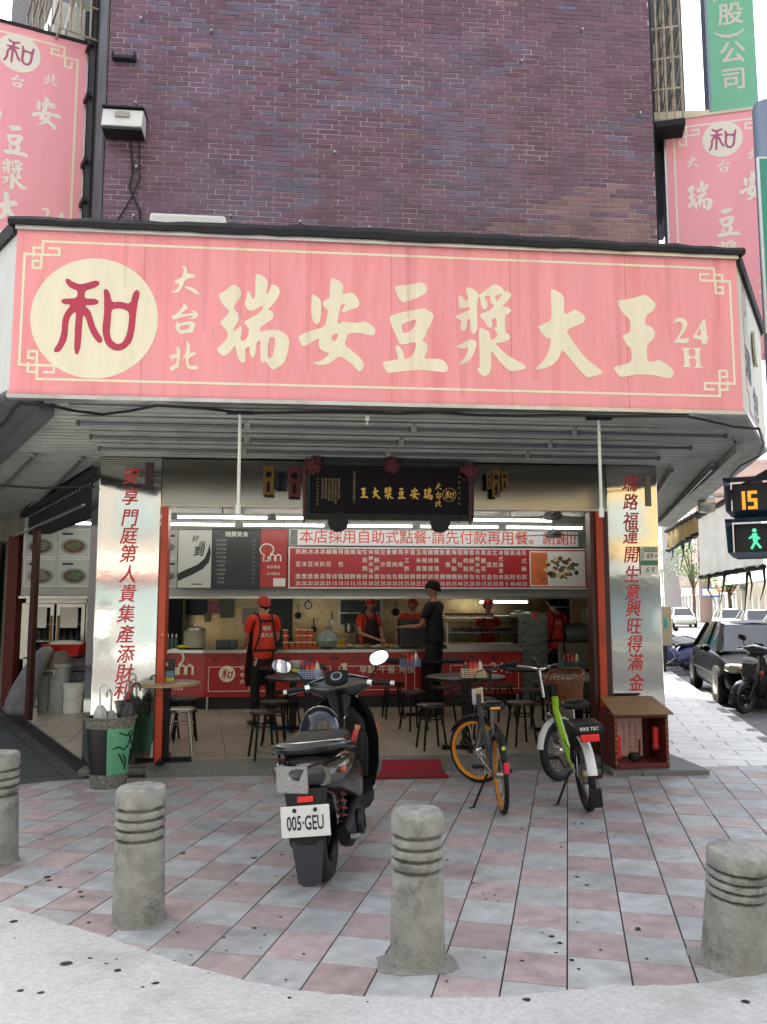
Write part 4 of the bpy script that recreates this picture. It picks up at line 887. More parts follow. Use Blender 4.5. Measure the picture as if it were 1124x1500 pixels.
# ================================================================ PLAQUE under the canopy
q = at(571, 718, 8.04); pl = thing('wooden_plaque', 'dark carved shop plaque with gold characters and red rosettes above the entrance', 'plaque', q, rot=(PI / 2 + R(7), 0, 0))
pw, ph = 1.70, .60; Z = .001685
m_pf = mat('plaque_field', '#0c040c', .6, spec=.2); m_pfr = mat('plaque_frame', '#1d2621', .5, var=.35, scale=30, bump=1.0, bscale=40); m_goldt = mat('gold_text', '#d6ae55', .35, metal=.3)
MB().b2((-pw / 2 + .05, -ph / 2 + .05, -.03), (pw / 2 - .05, ph / 2 - .05, 0)).build('field', m_pf, pl, smooth=False)
f = MB(); f.b2((-pw / 2, -ph / 2, -.04), (pw / 2, -ph / 2 + .06, .02)); f.b2((-pw / 2, ph / 2 - .06, -.04), (pw / 2, ph / 2, .02)); f.b2((-pw / 2, -ph / 2 + .06, -.04), (-pw / 2 + .06, ph / 2 - .06, .02)); f.b2((pw / 2 - .06, -ph / 2 + .06, -.04), (pw / 2, ph / 2 - .06, .02))
for k in range(40): f.ball((-pw / 2 + .04 + k * (pw - .08) / 39, ph / 2 - .03, .02), (.017, .017, .01), 6, 4); f.ball((-pw / 2 + .04 + k * (pw - .08) / 39, -ph / 2 + .03, .02), (.017, .017, .01), 6, 4)
f.build('carved_frame', m_pfr, pl)
for kx, X, Yy, s in (('wang', 390, 250, .105), ('da', 462, 250, .115), ('jiang', 535, 250, .125), ('dou', 612, 250, .11), ('an', 690, 250, .12), ('rui', 770, 250, .125), ('dasm', 832, 205, .07), ('tai', 832, 257, .07), ('bei', 832, 306, .07)):
    put_glyph(kx, s, m_goldt, pl, (X - 540) * Z, (232 - Yy) * Z, .003)
ri = MB(); ri.tube([( .067 * math.cos(t), .067 * math.sin(t), 0) for t in (2 * PI * k / 28 for k in range(28))], .003, 5, close=True); ri.build('emblem_ring', m_goldt, pl, loc=((897 - 540) * Z, (232 - 255) * Z, .003)); put_glyph('he', .085, m_goldt, pl, (897 - 540) * Z, (232 - 255) * Z, .003)
bb = bmesh.new()
for i, s in enumerate(('感謝各界支持愛護', '本店豆漿研磨製作新鮮', '選用非基改黃豆熬煮', '四十年老店堅持品質', '歡迎舊雨新知蒞臨', '永保安康福滿門庭')):
    for j, ch in enumerate(s): stamp(bb, ch, .026, (240 - i * 19 - 540) * Z, (232 - 175 - j * 15) * Z, .01)
for X, s, st in ((330, '台北市商業會贈瑞安全體同仁', 130), (115, '一九八四年五月吉日', 150), (957, '恭祝開業誌慶', 150)):
    for j, ch in enumerate(s): stamp(bb, ch, .026, (X - 540) * Z, (232 - st - j * (190 / len(s))) * Z, .01)
finish(bb, mat('dim_gold', '#8d7748', .5), pl, .003)
m_ros = mat('red_silk', '#520b14', .5, var=.2, scale=30)
for X, Yy, r in ((85, 95, .085), (548, 85, .075), (1003, 115, .09)):
    ro = MB(); rn = random.Random(X)
    for k in range(70):
        a, e = rn.uniform(0, 6.28), rn.uniform(.1, 1.0); c = Vector((math.cos(a) * e * r, math.sin(a) * e * r, .03 + .04 * (1 - e * e))); ro.ball(c, (.022, .018, .02), 6, 4)
    ro.build('rosette', m_ros, pl, loc=((X - 540) * Z, (232 - Yy) * Z, .01))
for X in (38, 1022): MB().b2(((X - 540) * Z - .012, -.33, .03), ((X - 540) * Z + .012, .25, .034)).build('ribbon', m_ros, pl, smooth=False)
for X in (238, 845):
    bo_ = MB(); bo_.lathe([(.105, -.02), (.10, .01), (.06, .03), (.01, .045)], 16)
    for k in range(10): bo_.ball((.085 * math.cos(k * .628), .085 * math.sin(k * .628), .015), .02, 6, 4)
    bo_.build('carved_boss', m_pfr, pl, loc=((X - 540) * Z, -ph / 2 - .02, -.0))
def charm(px0, py0, px1, py1, m, label, mk=m_goldt):
    a, b = at(px0, py0, 8.12), at(px1, py1, 8.12); w, h = b.x - a.x, a.z - b.z; t = thing('talisman', label, 'talisman', ((a.x + b.x) / 2, 8.12, (a.z + b.z) / 2), rot=FACE())
    MB().b2((-w / 2, -h / 2, -.015), (w / 2, h / 2, 0)).build('plate', m, t, smooth=False); MB().lathe([(w * .3, 0), (w * .3, .006), (w * .1, .01)], 10, (0, h * .2, 0)).build('seal', m_pf, t); MB().b2((-w * .15, -h * .4, 0), (w * .15, -h * .05, .004)).build('writing', m_pf, t, smooth=False)
m_br = mat('brass', '#6a5122', .4, metal=.5, var=.2, scale=20)
charm(386, 682, 401, 725, m_br, 'tall brass talisman left of the carved plaque'); charm(423, 684, 440, 728, m_ros, 'red paper talisman next to the plaque on its left'); charm(403, 690, 420, 716, m_darkwall, 'round dark talisman between the brass one and the red one')
charm(721, 687, 733, 728, m_br, 'tall brass talisman, middle of the three right of the plaque'); charm(713, 690, 720, 716, m_br, 'slim brass talisman nearest the right side of the plaque'); charm(735, 690, 744, 717, m_br, 'slim brass talisman, outermost right of the plaque')
# ================================================================ COUNTER
CY = 12.1; xa, xb = at(300, 960, CY).x, at(764, 960, CY).x; xl = at(240, 960, CY + .25).x
m_cred = mat('counter_red', '#9e1d20', .35, var=.08, scale=3)
ct = thing('service_counter', 'long red service counter with steel top and cream lettering', 'counter')
MB().prism([(xa, CY), (xb, CY), (xb, CY + .7), (xl - .3, CY + .7), (xl - .3, CY + .28)], .28, .90).build('cabinet', m_cred, ct, smooth=False)
MB().prism([(xa - .02, CY - .03), (xb + .02, CY - .03), (xb + .02, CY + .72), (xl - .32, CY + .72), (xl - .32, CY + .24)], .901, .945).build('steel_top', m_steel, ct, smooth=False)
MB().prism([(xa, CY + .12), (xb - .05, CY + .12), (xb - .05, CY + .6), (xl, CY + .6)], FZ, .279).build('plinth', m_dark, ct, smooth=False)
for x in (xa + .05, xa + 1.8, xa + 3.4, xb - .06): MB().tube([(x, CY + .04, FZ), (x, CY + .04, .28)], .02, 8).build('leg', m_steel, ct)
def cpanel(px0, px1, name='door_panel'):
    a, b = at(px0, 960, CY).x, at(px1, 960, CY).x; w = b - a
    t = MB().b2((a + .01, CY - .012, .32), (b - .01, CY, .74)).build(name, m_cred, ct, smooth=False, bevel=.004)
    e = MB()
    for z in (.36, .70): e.b2((a + .05, CY - .017, z), (b - .05, CY - .0122, z + .008))
    for x in (a + .05, b - .058): e.b2((x, CY - .017, .368), (x + .008, CY - .0122, .70))
    e.build('panel_line', m_cream, ct, smooth=False); return (a + b) / 2, w
ins = []
for a, b in ((301, 372), (374, 490), (492, 600), (602, 652), (654, 764)):
    cpanel(a, b)
v = MB(); x = xa + .12
while x < xb - .2:
    for k in range(3):
        v.box((x + k * .035, CY - .004, .82), (.018, .01, .05)); 
    x += .34
vv = v.build('vent_slot', m_dark, ct, smooth=False); vv['kind'] = 'stuff'
def clet(s, px, py, size, m=m_cream, sx=1.0, bold=.02):
    q = at(px, py, CY); me = text_me(s, size, bold=bold); me.materials.clear(); me.materials.append(m); o = link('lettering', me, ct, (q.x, CY - .019, q.z), FACE()); o.scale = (sx, 1, 1)
def cgl(k, px, py, size, m=m_cream):
    q = at(px, py, CY); me = _fill(glyph(k, size)); me.materials.clear(); me.materials.append(m); link('character', me, ct, (q.x, CY - .019, q.z), FACE())
cgl('wang', 506, 981, .2); clet('早點‧午餐‧宵夜', 567, 981, .125); clet('377', 705, 984, .11); clet('24', 728, 978, .2, bold=.01); clet('H', 745, 982, .13)
q = at(333, 987, CY); MB().lathe([(.115, 0), (.115, .004)], 32, (q.x, CY - .018, q.z), 'Y').build('emblem_disc', m_cream, ct, smooth=False)
me = _fill(glyph('he', .15)); me.materials.clear(); me.materials.append(m_cred); link('emblem_character', me, ct, (q.x, CY - .025, q.z), FACE())
for k, yy in (('dasm', 978), ('tai', 988), ('bei', 998)): cgl(k, 355, yy, .065)
v_ = Vector((xa, CY, 0)) - Vector((xl - .3, CY + .28, 0)); rz_ = math.atan2(v_.y, v_.x); 
lgm = MB(); loglines(lgm, .28, 0, 0, .02); q = (Vector((xa, CY, 0)) + Vector((xl - .3, CY + .28, 0))) / 2 + Vector((.02, -.02, .62)); lgm.build('logo', m_cream, ct, loc=q, rot=FACE(rz_))
me = text_me('A-MEILE', .08); me.materials.clear(); me.materials.append(m_cream); link('lettering', me, ct, (q.x, q.y, .40), FACE(rz_))
# glass display case
a, b = at(655, 940, CY).x, at(762, 940, CY).x; dc = thing('display_case', 'glass display case with trays of food on the right end of the counter', 'display case', ((a + b) / 2, CY + .33, .945)); w = b - a
MB().box((0, 0, .03), (w, .62, .06)).build('base', m_steel, dc); gl = MB(); gl.box((0, -.30, .22), (w, .008, .32)); gl.build('front_glass', m_glass, dc, smooth=False)
MB().add([(-w / 2, -.3, .38), (w / 2, -.3, .38), (w / 2, -.1, .46), (-w / 2, -.1, .46), (-w / 2, -.3, .388), (w / 2, -.3, .388), (w / 2, -.1, .468), (-w / 2, -.1, .468)], [(3, 2, 1, 0), (4, 5, 6, 7), (0, 1, 5, 4), (2, 3, 7, 6), (1, 2, 6, 5), (0, 4, 7, 3)]).build('sloping_glass', m_glass, dc, smooth=False)
MB().box((0, 0, .235), (w - .04, .5, .012)).build('shelf', m_steel, dc); MB().box((0, .1, .47), (w, .4, .02)).build('top', m_steel, dc)
for x in (-w / 2 + .01, w / 2 - .01): MB().box((x, -.3, .22), (.018, .018, .33)).build('corner_post', m_steel, dc)
for k in range(7):
    x = -w / 2 + .12 + k * (w - .24) / 6; t = MB().box((x, -.12, .26), (.12, .2, .03)).build('food_tray', m_white, dc)
    f = MB(); rn = random.Random(k)
    for q in range(6): f.ball((x + rn.uniform(-.04, .04), -.12 + rn.uniform(-.07, .07), .285), (.025, .03, .02), 7, 5)
    f.build('buns', mat(('bun_brown', 'bun_pale')[k % 2], ('#8b5d31', '#cbb891')[k % 2], .6), t)
for k in range(6):
    x = -w / 2 + .1 + k * (w - .2) / 7; f = MB(); rn = random.Random(k + 20)
    for q in range(5): f.ball((x + rn.uniform(-.05, .05), .1 + rn.uniform(-.07, .07), .50), (.03, .03, .025), 7, 5)
    f.build('pastry', mat('pastry', '#7a4f2a', .6, var=.2, scale=20), dc)
# steel drawer cabinet
a, b = at(762, 940, CY).x + .02, at(804, 940, CY).x; dr = thing('drawer_cabinet', 'grey steel cabinet with six handled drawers beside the display case', 'cabinet', ((a + b) / 2, CY + .35, FZ)); w = b - a
m_cab = mat('cabinet_grey', '#6f7670', .35, metal=.5, var=.1)
MB().box((0, 0, .68), (w, .6, 1.36)).build('cabinet_body', m_cab, dr, bevel=.01); MB().lathe([(w * .48, 0), (w * .48, .03), (w * .2, .06)], 20, (0, 0, 1.36)).build('cap', m_steel, dr)
for k in range(7):
    z = 1.22 - k * .14; p = MB().box((0, -.305, z), (w - .06, .012, .125)).build('drawer', m_cab, dr, bevel=.004)
    MB().tube([(-.06, -.312, z), (-.05, -.335, z - .01), (.05, -.335, z - .01), (.06, -.312, z)], .007, 6).build('handle', m_chrome, p)
    s = MB(); [s.box((sx * (.13 + q * .025), -.3125, z), (.012, .004, .03)) for sx in (-1, 1) for q in range(3)]; s.build('slots', m_dark, p)['kind'] = 'stuff'
MB().lathe([(.035, -.02), (.035, .0)], 14, (0.0, -.31, 1.32), 'Y').build('gauge', m_letred, dr)
# ---- kitchen
def kbox(name, label, cat, px0, py0, px1, py1, Y, d, m, bevel=.005):
    a, b = at(px0, py0, Y), at(px1, py1, Y); t = MB().b2((a.x, Y, b.z), (b.x, Y + d, a.z)).build(name, m, smooth=False)
    if bevel: bv(t, bevel)
    return tag(t, label, cat) if label else t
hd = thing('range_hood', 'slanted steel extractor hood over the kitchen range', 'hood', (0, 13.9, 0))
hx0, hx1 = at(470, 880, 13.9).x, at(650, 880, 13.9).x
MB().add([(hx0, -.4, 1.78), (hx1, -.4, 1.78), (hx1, .9, 1.78), (hx0, .9, 1.78), (hx0 + .3, .1, 2.3), (hx1 - .3, .1, 2.3), (hx1 - .3, .9, 2.3), (hx0 + .3, .9, 2.3)], [(3, 2, 1, 0), (4, 5, 6, 7), (0, 1, 5, 4), (1, 2, 6, 5), (2, 3, 7, 6), (3, 0, 4, 7)]).build('canopy', m_ksteel, hd, smooth=False)
MB().b2((hx0, -.42, 1.75), (hx1, -.38, 1.80)).build('rim', m_steel, hd)
kw = thing('kitchen_window', 'small kitchen window with a shelf of jars behind the counter', 'window', at(528, 897, 14.95), rot=FACE())
MB().b2((-.36, -.22, -.02), (.36, .22, .01)).build('pane', mat('milky_dark', '#3d4642', .3, var=.4, scale=4), kw, smooth=False); f = MB(); f.b2((-.4, .22, 0), (.4, .26, .04)); f.b2((-.4, -.26, 0), (.4, -.22, .04)); f.b2((-.4, -.22, 0), (-.36, .22, .04)); f.b2((.36, -.22, 0), (.4, .22, .04)); f.b2((-.36, -.02, 0), (.36, 0, .12)); f.build('frame', m_steel, kw, smooth=False)
for k in range(5): MB().lathe([(.045, 0), (.05, .08), (.03, .12)], 10, (-.28 + k * .13, .0, .06), 'Y').build('jar', mat('jar_green', '#5d6d60', .3), kw)
for k in range(2): MB().lathe([(.09, 0), (.09, .14), (.05, .16)], 12, (-.2 + k * .22, -.2, .06), 'Y').build('pot', m_steel, kw)
kbox('notice_board', 'dark notice board on the kitchen wall at the left', 'board', 273, 878, 303, 901, 14.9, .03, m_dark)
ns = kbox('no_smoking_sign', 'square pinkish no smoking sign on the kitchen wall', 'sign', 305, 878, 321, 899, 14.9, .02, mat('sign_rose', '#a87472', .5)); q = at(313, 889, 14.88)
MB().tube([(q.x + .07 * math.cos(t), 14.895, q.z + .07 * math.sin(t)) for t in (2 * PI * k / 20 for k in range(20))], .008, 5, close=True).build('ring', m_letred, ns); MB().bar((q.x - .05, 14.895, q.z + .05), (q.x + .05, 14.895, q.z - .05), .012, .01).build('slash', m_letred, ns)
for (x0, y0, x1, y1, c, lb) in ((323, 877, 342, 905, '#6f7264', 'greenish paper sheet pinned beside the no smoking sign'), (355, 891, 377, 915, '#b5ab97', 'white order sheet pinned near the steel kitchen door'), (300, 898, 307, 911, '#8c8366', 'tiny tag hanging below the no smoking sign')):
    kbox('paper_sheet', lb, 'paper', x0, y0, x1, y1, 14.88, .01, mat('paper' + c[1:], c, .7))
kbox('kitchen_door', 'dark steel door left of the wall hooks in the kitchen', 'door', 395, 872, 428, 955, 14.85, .05, mat('door_grey', '#2e3331', .4, var=.2))
kbox('dark_doorway', 'dark panel standing for the gloom in the doorway left of the kitchen', 'dark_opening', 243, 862, 266, 950, 14.3, .05, m_darkwall)  # flat panel coloured dark in place of the unlit doorway opening
kbox('white_cupboard', 'plain pale cupboard behind the menu board at the right', 'cupboard', 838, 866, 880, 935, 14.6, .3, mat('cupboard_tan', '#b39a72', .5, var=.2))
kbox('kitchen_partition', 'tall dark partition between the kitchen and the right store', 'partition', 815, 862, 836, 960, 13.6, .1, m_darkwall)
kbox('cash_register', 'black cash register box on the counter beside the standing customer', 'cash register', 586, 907, 626, 947, CY + .2, .35, m_dark)
for k, (px, py) in enumerate(((405, 915), (437, 895), (452, 880), (460, 915), (487, 905), (580, 890))):
    q = at(px, py, 14.85); t = thing('kitchen_utensil', ('ladle', 'long ladle', 'wire strainer', 'small ladle', 'round pan lid', 'skimmer')[k] + ' hanging on the steel kitchen wall', 'utensil', q, rot=FACE())
    MB().tube([(0, .12, .02), (0, -.05, .02)], .008, 6).build('handle', m_dark, t); MB().lathe([(.02, 0), (.05 + .01 * (k % 3), .02), (.055, .04)], 12, (0, -.08, .0)).build('bowl', m_dark if k % 2 else m_steel, t)
# things standing on the counter
TZc = .946
m_cup = mat('paper_cup', '#c9562a', .5, var=.1, scale=30)
cupme = [MB().lathe([(.028, 0), (.04, .085), (.042, .09)], 12).mesh('paper_cup', m_cup), MB().lathe([(.0425, .085), (.0435, .09), (.0425, .095)], 12).mesh('cup_rim', m_cream)]
n = 0
for i, (px, cnt_) in enumerate(((419, 2), (428, 1), (437, 2), (446, 2), (455, 2), (463, 1), (471, 1))):
    for j in range(cnt_):
        q = at(px, 950, CY + .25); t = thing('paper_cup', f'{("lower" if j == 0 else "upper")} orange paper cup of the front row, {("first", "second", "third", "fourth", "fifth", "sixth", "seventh")[i]} from the left', 'cup', (q.x, q.y, TZc + j * .1), group='orange paper cups on the counter'); link('cup_wall', cupme[0], t); link('rim', cupme[1], t)
for i, px in enumerate((418, 437, 446, 455)):
    q = at(px, 950, CY + .42); 
    for j in range(3):
        t = thing('paper_cup', f'orange paper cup at the {("bottom", "middle", "top")[j]} of the {("first", "second", "third", "fourth")[i]} tall rear stack', 'cup', (q.x, q.y, TZc + j * .09), group='orange paper cups on the counter'); link('cup_wall', cupme[0], t); link('rim', cupme[1], t)
q = at(285, 950, CY + .4); t = thing('soup_pot', 'cream enamel pot with dark print on the left end of the counter', 'pot', (q.x, q.y, TZc)); MB().lathe([(.12, 0), (.155, .02), (.16, .26), (.165, .27)], 22).build('body', mat('enamel_cream', '#a5a08c', .3), t); MB().lathe([(.168, .27), (.15, .30), (.03, .33), (.02, .35)], 22).build('lid', mat('enamel_cream'), t) if 0 else MB().lathe([(.168, .27), (.15, .30), (.03, .33), (.02, .36)], 22).build('lid', m_steel, t)
pr = MB(); [pr.lathe([(.03, -.163), (.03, -.168)], 12, (math.sin(a) * .0, 0, .13), 'Y') for a in (0,)]; pr.build('print', m_dark, t)
q = at(320, 953, CY + .3)
for k, px in enumerate((322, 332, 342)):
    q = at(px, 953, CY + .35); t = thing('plastic_tub', f'dark plastic tub {("left", "middle", "right")[k]} of the three by the cream pot', 'tub', (q.x, q.y, TZc)); MB().box((0, 0, .06), (.1, .2, .12)).build('tub', mat('tub_dark', '#2c3636', .4), t, bevel=.01); MB().box((0, 0, .125), (.105, .205, .012)).build('lid', mat('tub_lid', '#4d5a58', .4), t)
for k, px in enumerate((246, 252, 258)):
    q = at(px, 953, CY + .5); t = thing('squeeze_bottle', f'white capped sauce bottle {("left", "middle", "right")[k]} of three at the counter end', 'bottle', (q.x, q.y, TZc)); MB().lathe([(.03, 0), (.03, .14), (.012, .17)], 10).build('body', mat('bottle_teal', '#3f5552', .4), t); MB().lathe([(.016, .17), (.005, .22)], 8).build('nozzle', m_cream, t)
for k, (px, c) in enumerate(((268, '#c9c22c'), (491, '#c8ad2d'))):
    q = at(px, 952, CY + .3); t = thing('yellow_cloth' if k == 0 else 'yellow_basket', 'crumpled yellow cloth on the left end of the counter' if k == 0 else 'yellow plastic basket on the counter behind the clear bag', 'cloth' if k == 0 else 'basket', (q.x, q.y, TZc + .02))
    b_ = MB()
    rn = random.Random(k)
    for j in range(10 if k == 0 else 0): b_.ball((rn.uniform(-.09, .09), rn.uniform(-.05, .05), rn.uniform(0, .02)), (.05, .04, .018), 8, 5)
    if k: b_.lathe([(.13, 0), (.17, .11), (.175, .115), (.16, .11), (.12, .01)], 20)
    b_.build('body', mat('y' + c[1:], c, .6), t)
q = at(481, 952, CY + .25); t = thing('plastic_bag', 'full clear plastic bag slumped on the counter', 'bag', (q.x, q.y, TZc)); b_ = MB(); b_.lathe([(.02, 0), (.15, .03), (.19, .12), (.13, .22), (.04, .27), (.06, .32)], 14); b_.build('film', mat('bag_film', '#7f8a83', .25, var=.3, scale=12, bump=.8, bscale=20), t)
m_pl = mat('plate_white', '#c9c6bb', .4)
for k in range(7):
    q = at(500 + k * 13, 948, CY + .2 + (k % 2) * .15); t = thing('food_plate', f'small tray of snacks on the counter, number {k + 1} from the clear bag', 'plate', (q.x, q.y, TZc)); MB().lathe([(.05, 0), (.085, .018), (.088, .022)], 16).build('dish', m_pl, t)
    t['label'] = f'{("yellow", "cream", "pale green", "brown", "white", "golden", "speckled")[k]} snacks heaped on a small plate along the counter front'
    f = MB(); rn = random.Random(k)
    for j in range(9): f.ball((rn.uniform(-.05, .05), rn.uniform(-.05, .05), .03 + rn.uniform(0, .02)), (.025, .02, .015), 7, 5)
    f.build('snacks', mat(f'snack{k}', ('#a98b45', '#b7a67a', '#8f9468', '#83603a', '#b9b3a0', '#a57d34', '#94835e')[k], .6), t)
# fridge and things at the left
q0, q1 = at(33, 872, 12.75), at(133, 872, 12.75); fg = thing('drinks_fridge', 'two door steel drinks fridge with glass doors below the food posters', 'fridge', ((q0.x + q1.x) / 2, 13.05, FZ)); w = q1.x - q0.x; fh = q0.z - FZ
MB().box((0, .04, fh / 2), (w, .5, fh)).build('cabinet_body', m_darkwall, fg); f = MB()
f.box((0, -.25, fh - .06), (w, .1, .12)); f.box((-w / 2 + .03, -.25, fh / 2), (.06, .1, fh)); f.box((w / 2 - .03, -.25, fh / 2), (.06, .1, fh)); f.box((0, -.25, .35), (w, .1, .7)); f.build('frame', m_steel, fg, bevel=.004)
for s in (-1, 1):
    d_o = MB(); x0, x1 = (s * .02, s * (w / 2 - .065)); xa_, xb_ = min(x0, x1), max(x0, x1)
    d_o.b2((xa_, -.33, .72), (xb_, -.30, .78)); d_o.b2((xa_, -.33, fh - .18), (xb_, -.30, fh - .125)); d_o.b2((xa_, -.33, .78), (xa_ + .05, -.30, fh - .18)); d_o.b2((xb_ - .05, -.33, .78), (xb_, -.30, fh - .18)); dd_ = d_o.build('door', m_steel, fg, smooth=False)
    MB().b2((xa_ + .05, -.318, .78), (xb_ - .05, -.314, fh - .18)).build('pane', m_glass, dd_, smooth=False); MB().b2((s * .05 - .014, -.36, .85), (s * .05 + .014, -.335, fh - .3)).build('handle', m_br, dd_, smooth=False)
    MB().b2(((xa_ + xb_) / 2 - .17, -.324, 1.15), ((xa_ + xb_) / 2 + .10, -.320, 1.45)).build('notice', m_pl, dd_, smooth=False)
for z in (.95, 1.2, 1.5):
    MB().box((0, -.23, z), (w - .14, .06, .015)).build('shelf', m_steel, fg)
    bt_ = MB(); k = 0; x = -w / 2 + .14
    while x < w / 2 - .12: bt_.lathe([(.035, 0), (.037, .13), (.02, .16)], 8, (x, -.235, z + .01)); x += .095
    if z < 1.4: bt_.build('bottles', mat('bottle_grey', '#7d8487', .4, rand=.4), fg)['kind'] = 'stuff'
cr = thing('crate_stack', 'stack of black bread crates behind the white bucket', 'crate stack', (at(112, 1000, 12.2).x, 12.2, FZ))
for k in range(4):
    c_ = MB(); z = k * .19; c_.box((0, -.2, z + .09), (.6, .015, .17)); c_.box((0, .2, z + .09), (.6, .015, .17)); c_.box((-.3, 0, z + .09), (.015, .4, .17)); c_.box((.3, 0, z + .09), (.015, .4, .17)); c_.box((0, 0, z + .01), (.58, .39, .015)); cc_ = c_.build('crate', m_dark, cr, smooth=False)
    s = MB(); [s.box((-.2 + q * .1, -.21, z + .1), (.06, .006, .04)) for q in range(5)]; s.build('openings', m_greywall, cc_, smooth=False)['kind'] = 'stuff'
rc = thing('red_crate', 'red plastic tray heaped with wrapped food on the black crates', 'crate', (at(97, 945, 12.15).x, 12.15, .88)); MB().lathe([(.30, 0), (.38, .16), (.385, .165), (.36, .16), (.28, .02)], 4).build('tray', mat('tray_red', '#b3281d', .45), rc, rot=(0, 0, PI / 4)); MB().ball((0, 0, .15), (.24, .2, .07), 12, 6).build('wrapped_food', m_pl, rc)
# ================================================================ TABLES AND STOOLS
m_tblk = mat('table_black', '#060607', .4, var=.2, spec=.25); m_twood = mat('table_wood', '#9c8465', .4, var=.15, scale=8); m_stool = mat('stool_frame', '#050505', .5, spec=.2); m_seatb = mat('stool_seat_dark', '#110d0b', .4, var=.2, scale=12); m_seatw = mat('stool_seat_wood', '#3a2a1e', .45, var=.2, scale=12)
def table(px, py, r, label, round_=True, top=m_tblk, dims=None, z=.85, rz=0.0):
    q = gr(px, py, z); t = thing('dining_table', label, 'table', (q.x, q.y, FZ), rz); h = z - FZ
    if round_: MB().lathe([(r - .01, h - .03), (r, h - .025), (r, h - .005), (r - .01, h)], 36).build('table_top', top, t)
    else: MB().box((0, 0, h - .015), (dims[0], dims[1], .03)).build('table_top', top, t, bevel=.006)
    MB().box((0, 0, h / 2 - .01), (.09, .09, h - .05)).build('pedestal', m_tblk, t)
    b = MB(); b.bar((-.26, 0, .02), (.26, 0, .02), .06, .04); b.bar((0, -.26, .025), (0, .26, .025), .055, .035); b.build('foot', m_tblk, t, smooth=False)
    return t
def tabletop(t, dx, dy): return Vector((t.location.x + dx, t.location.y + dy, t.location.z))
T1 = table(243, 999, .33, 'round light wood table at the left post with a phone advert on it', top=m_twood)
T2 = table(452, 990, .45, 'round black table behind the scooter with a blue basket on it')
T3 = table(622, 966, 0, 'square black table in the middle with a blue basket of sauces', False, dims=(1.15, .7), rz=.12)
T4 = table(683, 990, .42, 'round black table behind the orange wheeled bicycle')
T5 = table(812, 977, 0, 'long black table at the right with a teal basket of sauces', False, dims=(1.25, .7))
T6 = table(430, 976, 0, 'square black table beside the apron worker holding a bowl', False, dims=(.8, .6))
T7 = table(845, 990, .36, 'round pale table between the orange post and the green bicycle', top=mat('table_pale', '#8f8d84', .35), z=.82)
def make_stool(seat, h=.46):
    t = thing('stool', 'x', 'stool'); MB().lathe([(.145, h - .03), (.155, h - .025), (.155, h - .006), (.145, h)], 24).build('seat', seat, t)
    for k in range(4):
        a = PI / 4 + k * PI / 2; c, s = math.cos(a), math.sin(a); MB().tube([(c * .105, s * .105, h - .03), (c * .12, s * .12, h * .8), (c * .175, s * .175, 0)], .0125, 8).build('leg', m_stool, t)
    MB().tube([(.128 * math.cos(b), .128 * math.sin(b), h * .68) for b in (2 * PI * j / 20 for j in range(20))], .007, 6, close=True).build('foot_ring', m_stool, t)
    return t
s0 = make_stool(m_seatb); s1 = make_stool(m_seatw); s2 = make_stool(m_steel)
for o in s2.children:
    if o.name.startswith(('leg', 'foot_ring')): o.data.materials[0] = m_steel
index_children()
used = set()
for px, py, src, rz, lb in ((265, 1037, s2, .1, 'shiny steel stool in front of the light wood table, nearest the left orange post'), (388, 1040, s0, .3, 'dark stool with black legs just left of the scooter seat'),
    (402, 1026, s0, .0, 'dark stool behind another one, left of the scooter seat'), (243, 1020, s0, .5, 'dark stool half hidden by the left orange post'), (272, 1022, s0, .2, 'dark stool pushed under the light wood table'),
    (632, 1031, s0, .2, 'dark stool with long legs left of the orange wheeled bicycle'), (606, 1012, s0, .4, 'dark stool under the middle table beside the scooter mirror'), (576, 1000, s0, .1, 'dark stool furthest back on the left of the middle table'),
    (763, 1027, s1, .2, 'brown topped stool standing alone between the two bicycles'), (778, 1009, s1, .5, 'brown topped stool behind the one between the two bicycles'), (738, 1003, s0, .1, 'dark stool partly hidden behind the round table at the right'),
    (798, 1001, s0, .3, 'dark stool under the long table left of the green bicycle'), (706, 1022, s1, .0, 'brown topped stool right behind the bicycle handlebar'), (648, 1005, s0, .6, 'dark stool between the middle table and the round table'),
    (497, 1003, s0, .6, 'dark stool seen through the gap under the scooter mirror'), (862, 1022, s1, .3, 'brown topped stool beside the wicker basket'), (420, 1012, s0, .7, 'dark stool at the foot of the apron worker')):
    q = gr(px, py, FZ + .46); q.z = FZ
    if src.name not in used: used.add(src.name); src.location = q; src.rotation_euler.z = rz; src['label'] = lb; o = src
    else: o = dup(src, q, rz, lb)
    o['group'] = 'round stools in the shop'
# baskets with sauce bottles
def basket(p, c, label, w=.24, d=.12, h=.09):
    t = thing('table_basket', label, 'basket', p); m = mat('basket' + c[1:], c, .5); f = MB()
    n = 9
    for i in range(n + 1):
        x = -w / 2 + w * i / n
        for y in (-d / 2, d / 2): f.box((x, y, h / 2), (.006, .004, h))
    for k in range(5):
        z = .004 + k * (h - .008) / 4
        for y in (-d / 2, d / 2): f.box((0, y, z), (w, .005, .007))
        for x in (-w / 2, w / 2): f.box((x, 0, z), (.005, d, .007))
    for i in range(4):
        for x in (-w / 2, w / 2): f.box((x, -d / 2 + d * (i + .5) / 4, h / 2), (.004, .006, h))
    f.build('lattice', m, t, smooth=False)['kind'] = 'stuff'; MB().box((0, 0, .004), (w, d, .006)).build('bottom', m, t); return t
def bottle(p, c, label, h=.17):
    t = thing('sauce_bottle', label, 'bottle', p); MB().lathe([(.026, 0), (.028, .01), (.028, h * .6), (.02, h * .72)], 12).build('body', mat('sauce' + c[1:], c, .3), t)
    MB().lathe([(.021, h * .72), (.021, h * .8), (.006, h * .86), (.003, h)], 10).build('cap', mat('cap_' + ('red' if c != '#cfc8b5' else 'white'), '#b5231d' if c != '#cfc8b5' else '#d5d2c8', .4), t)
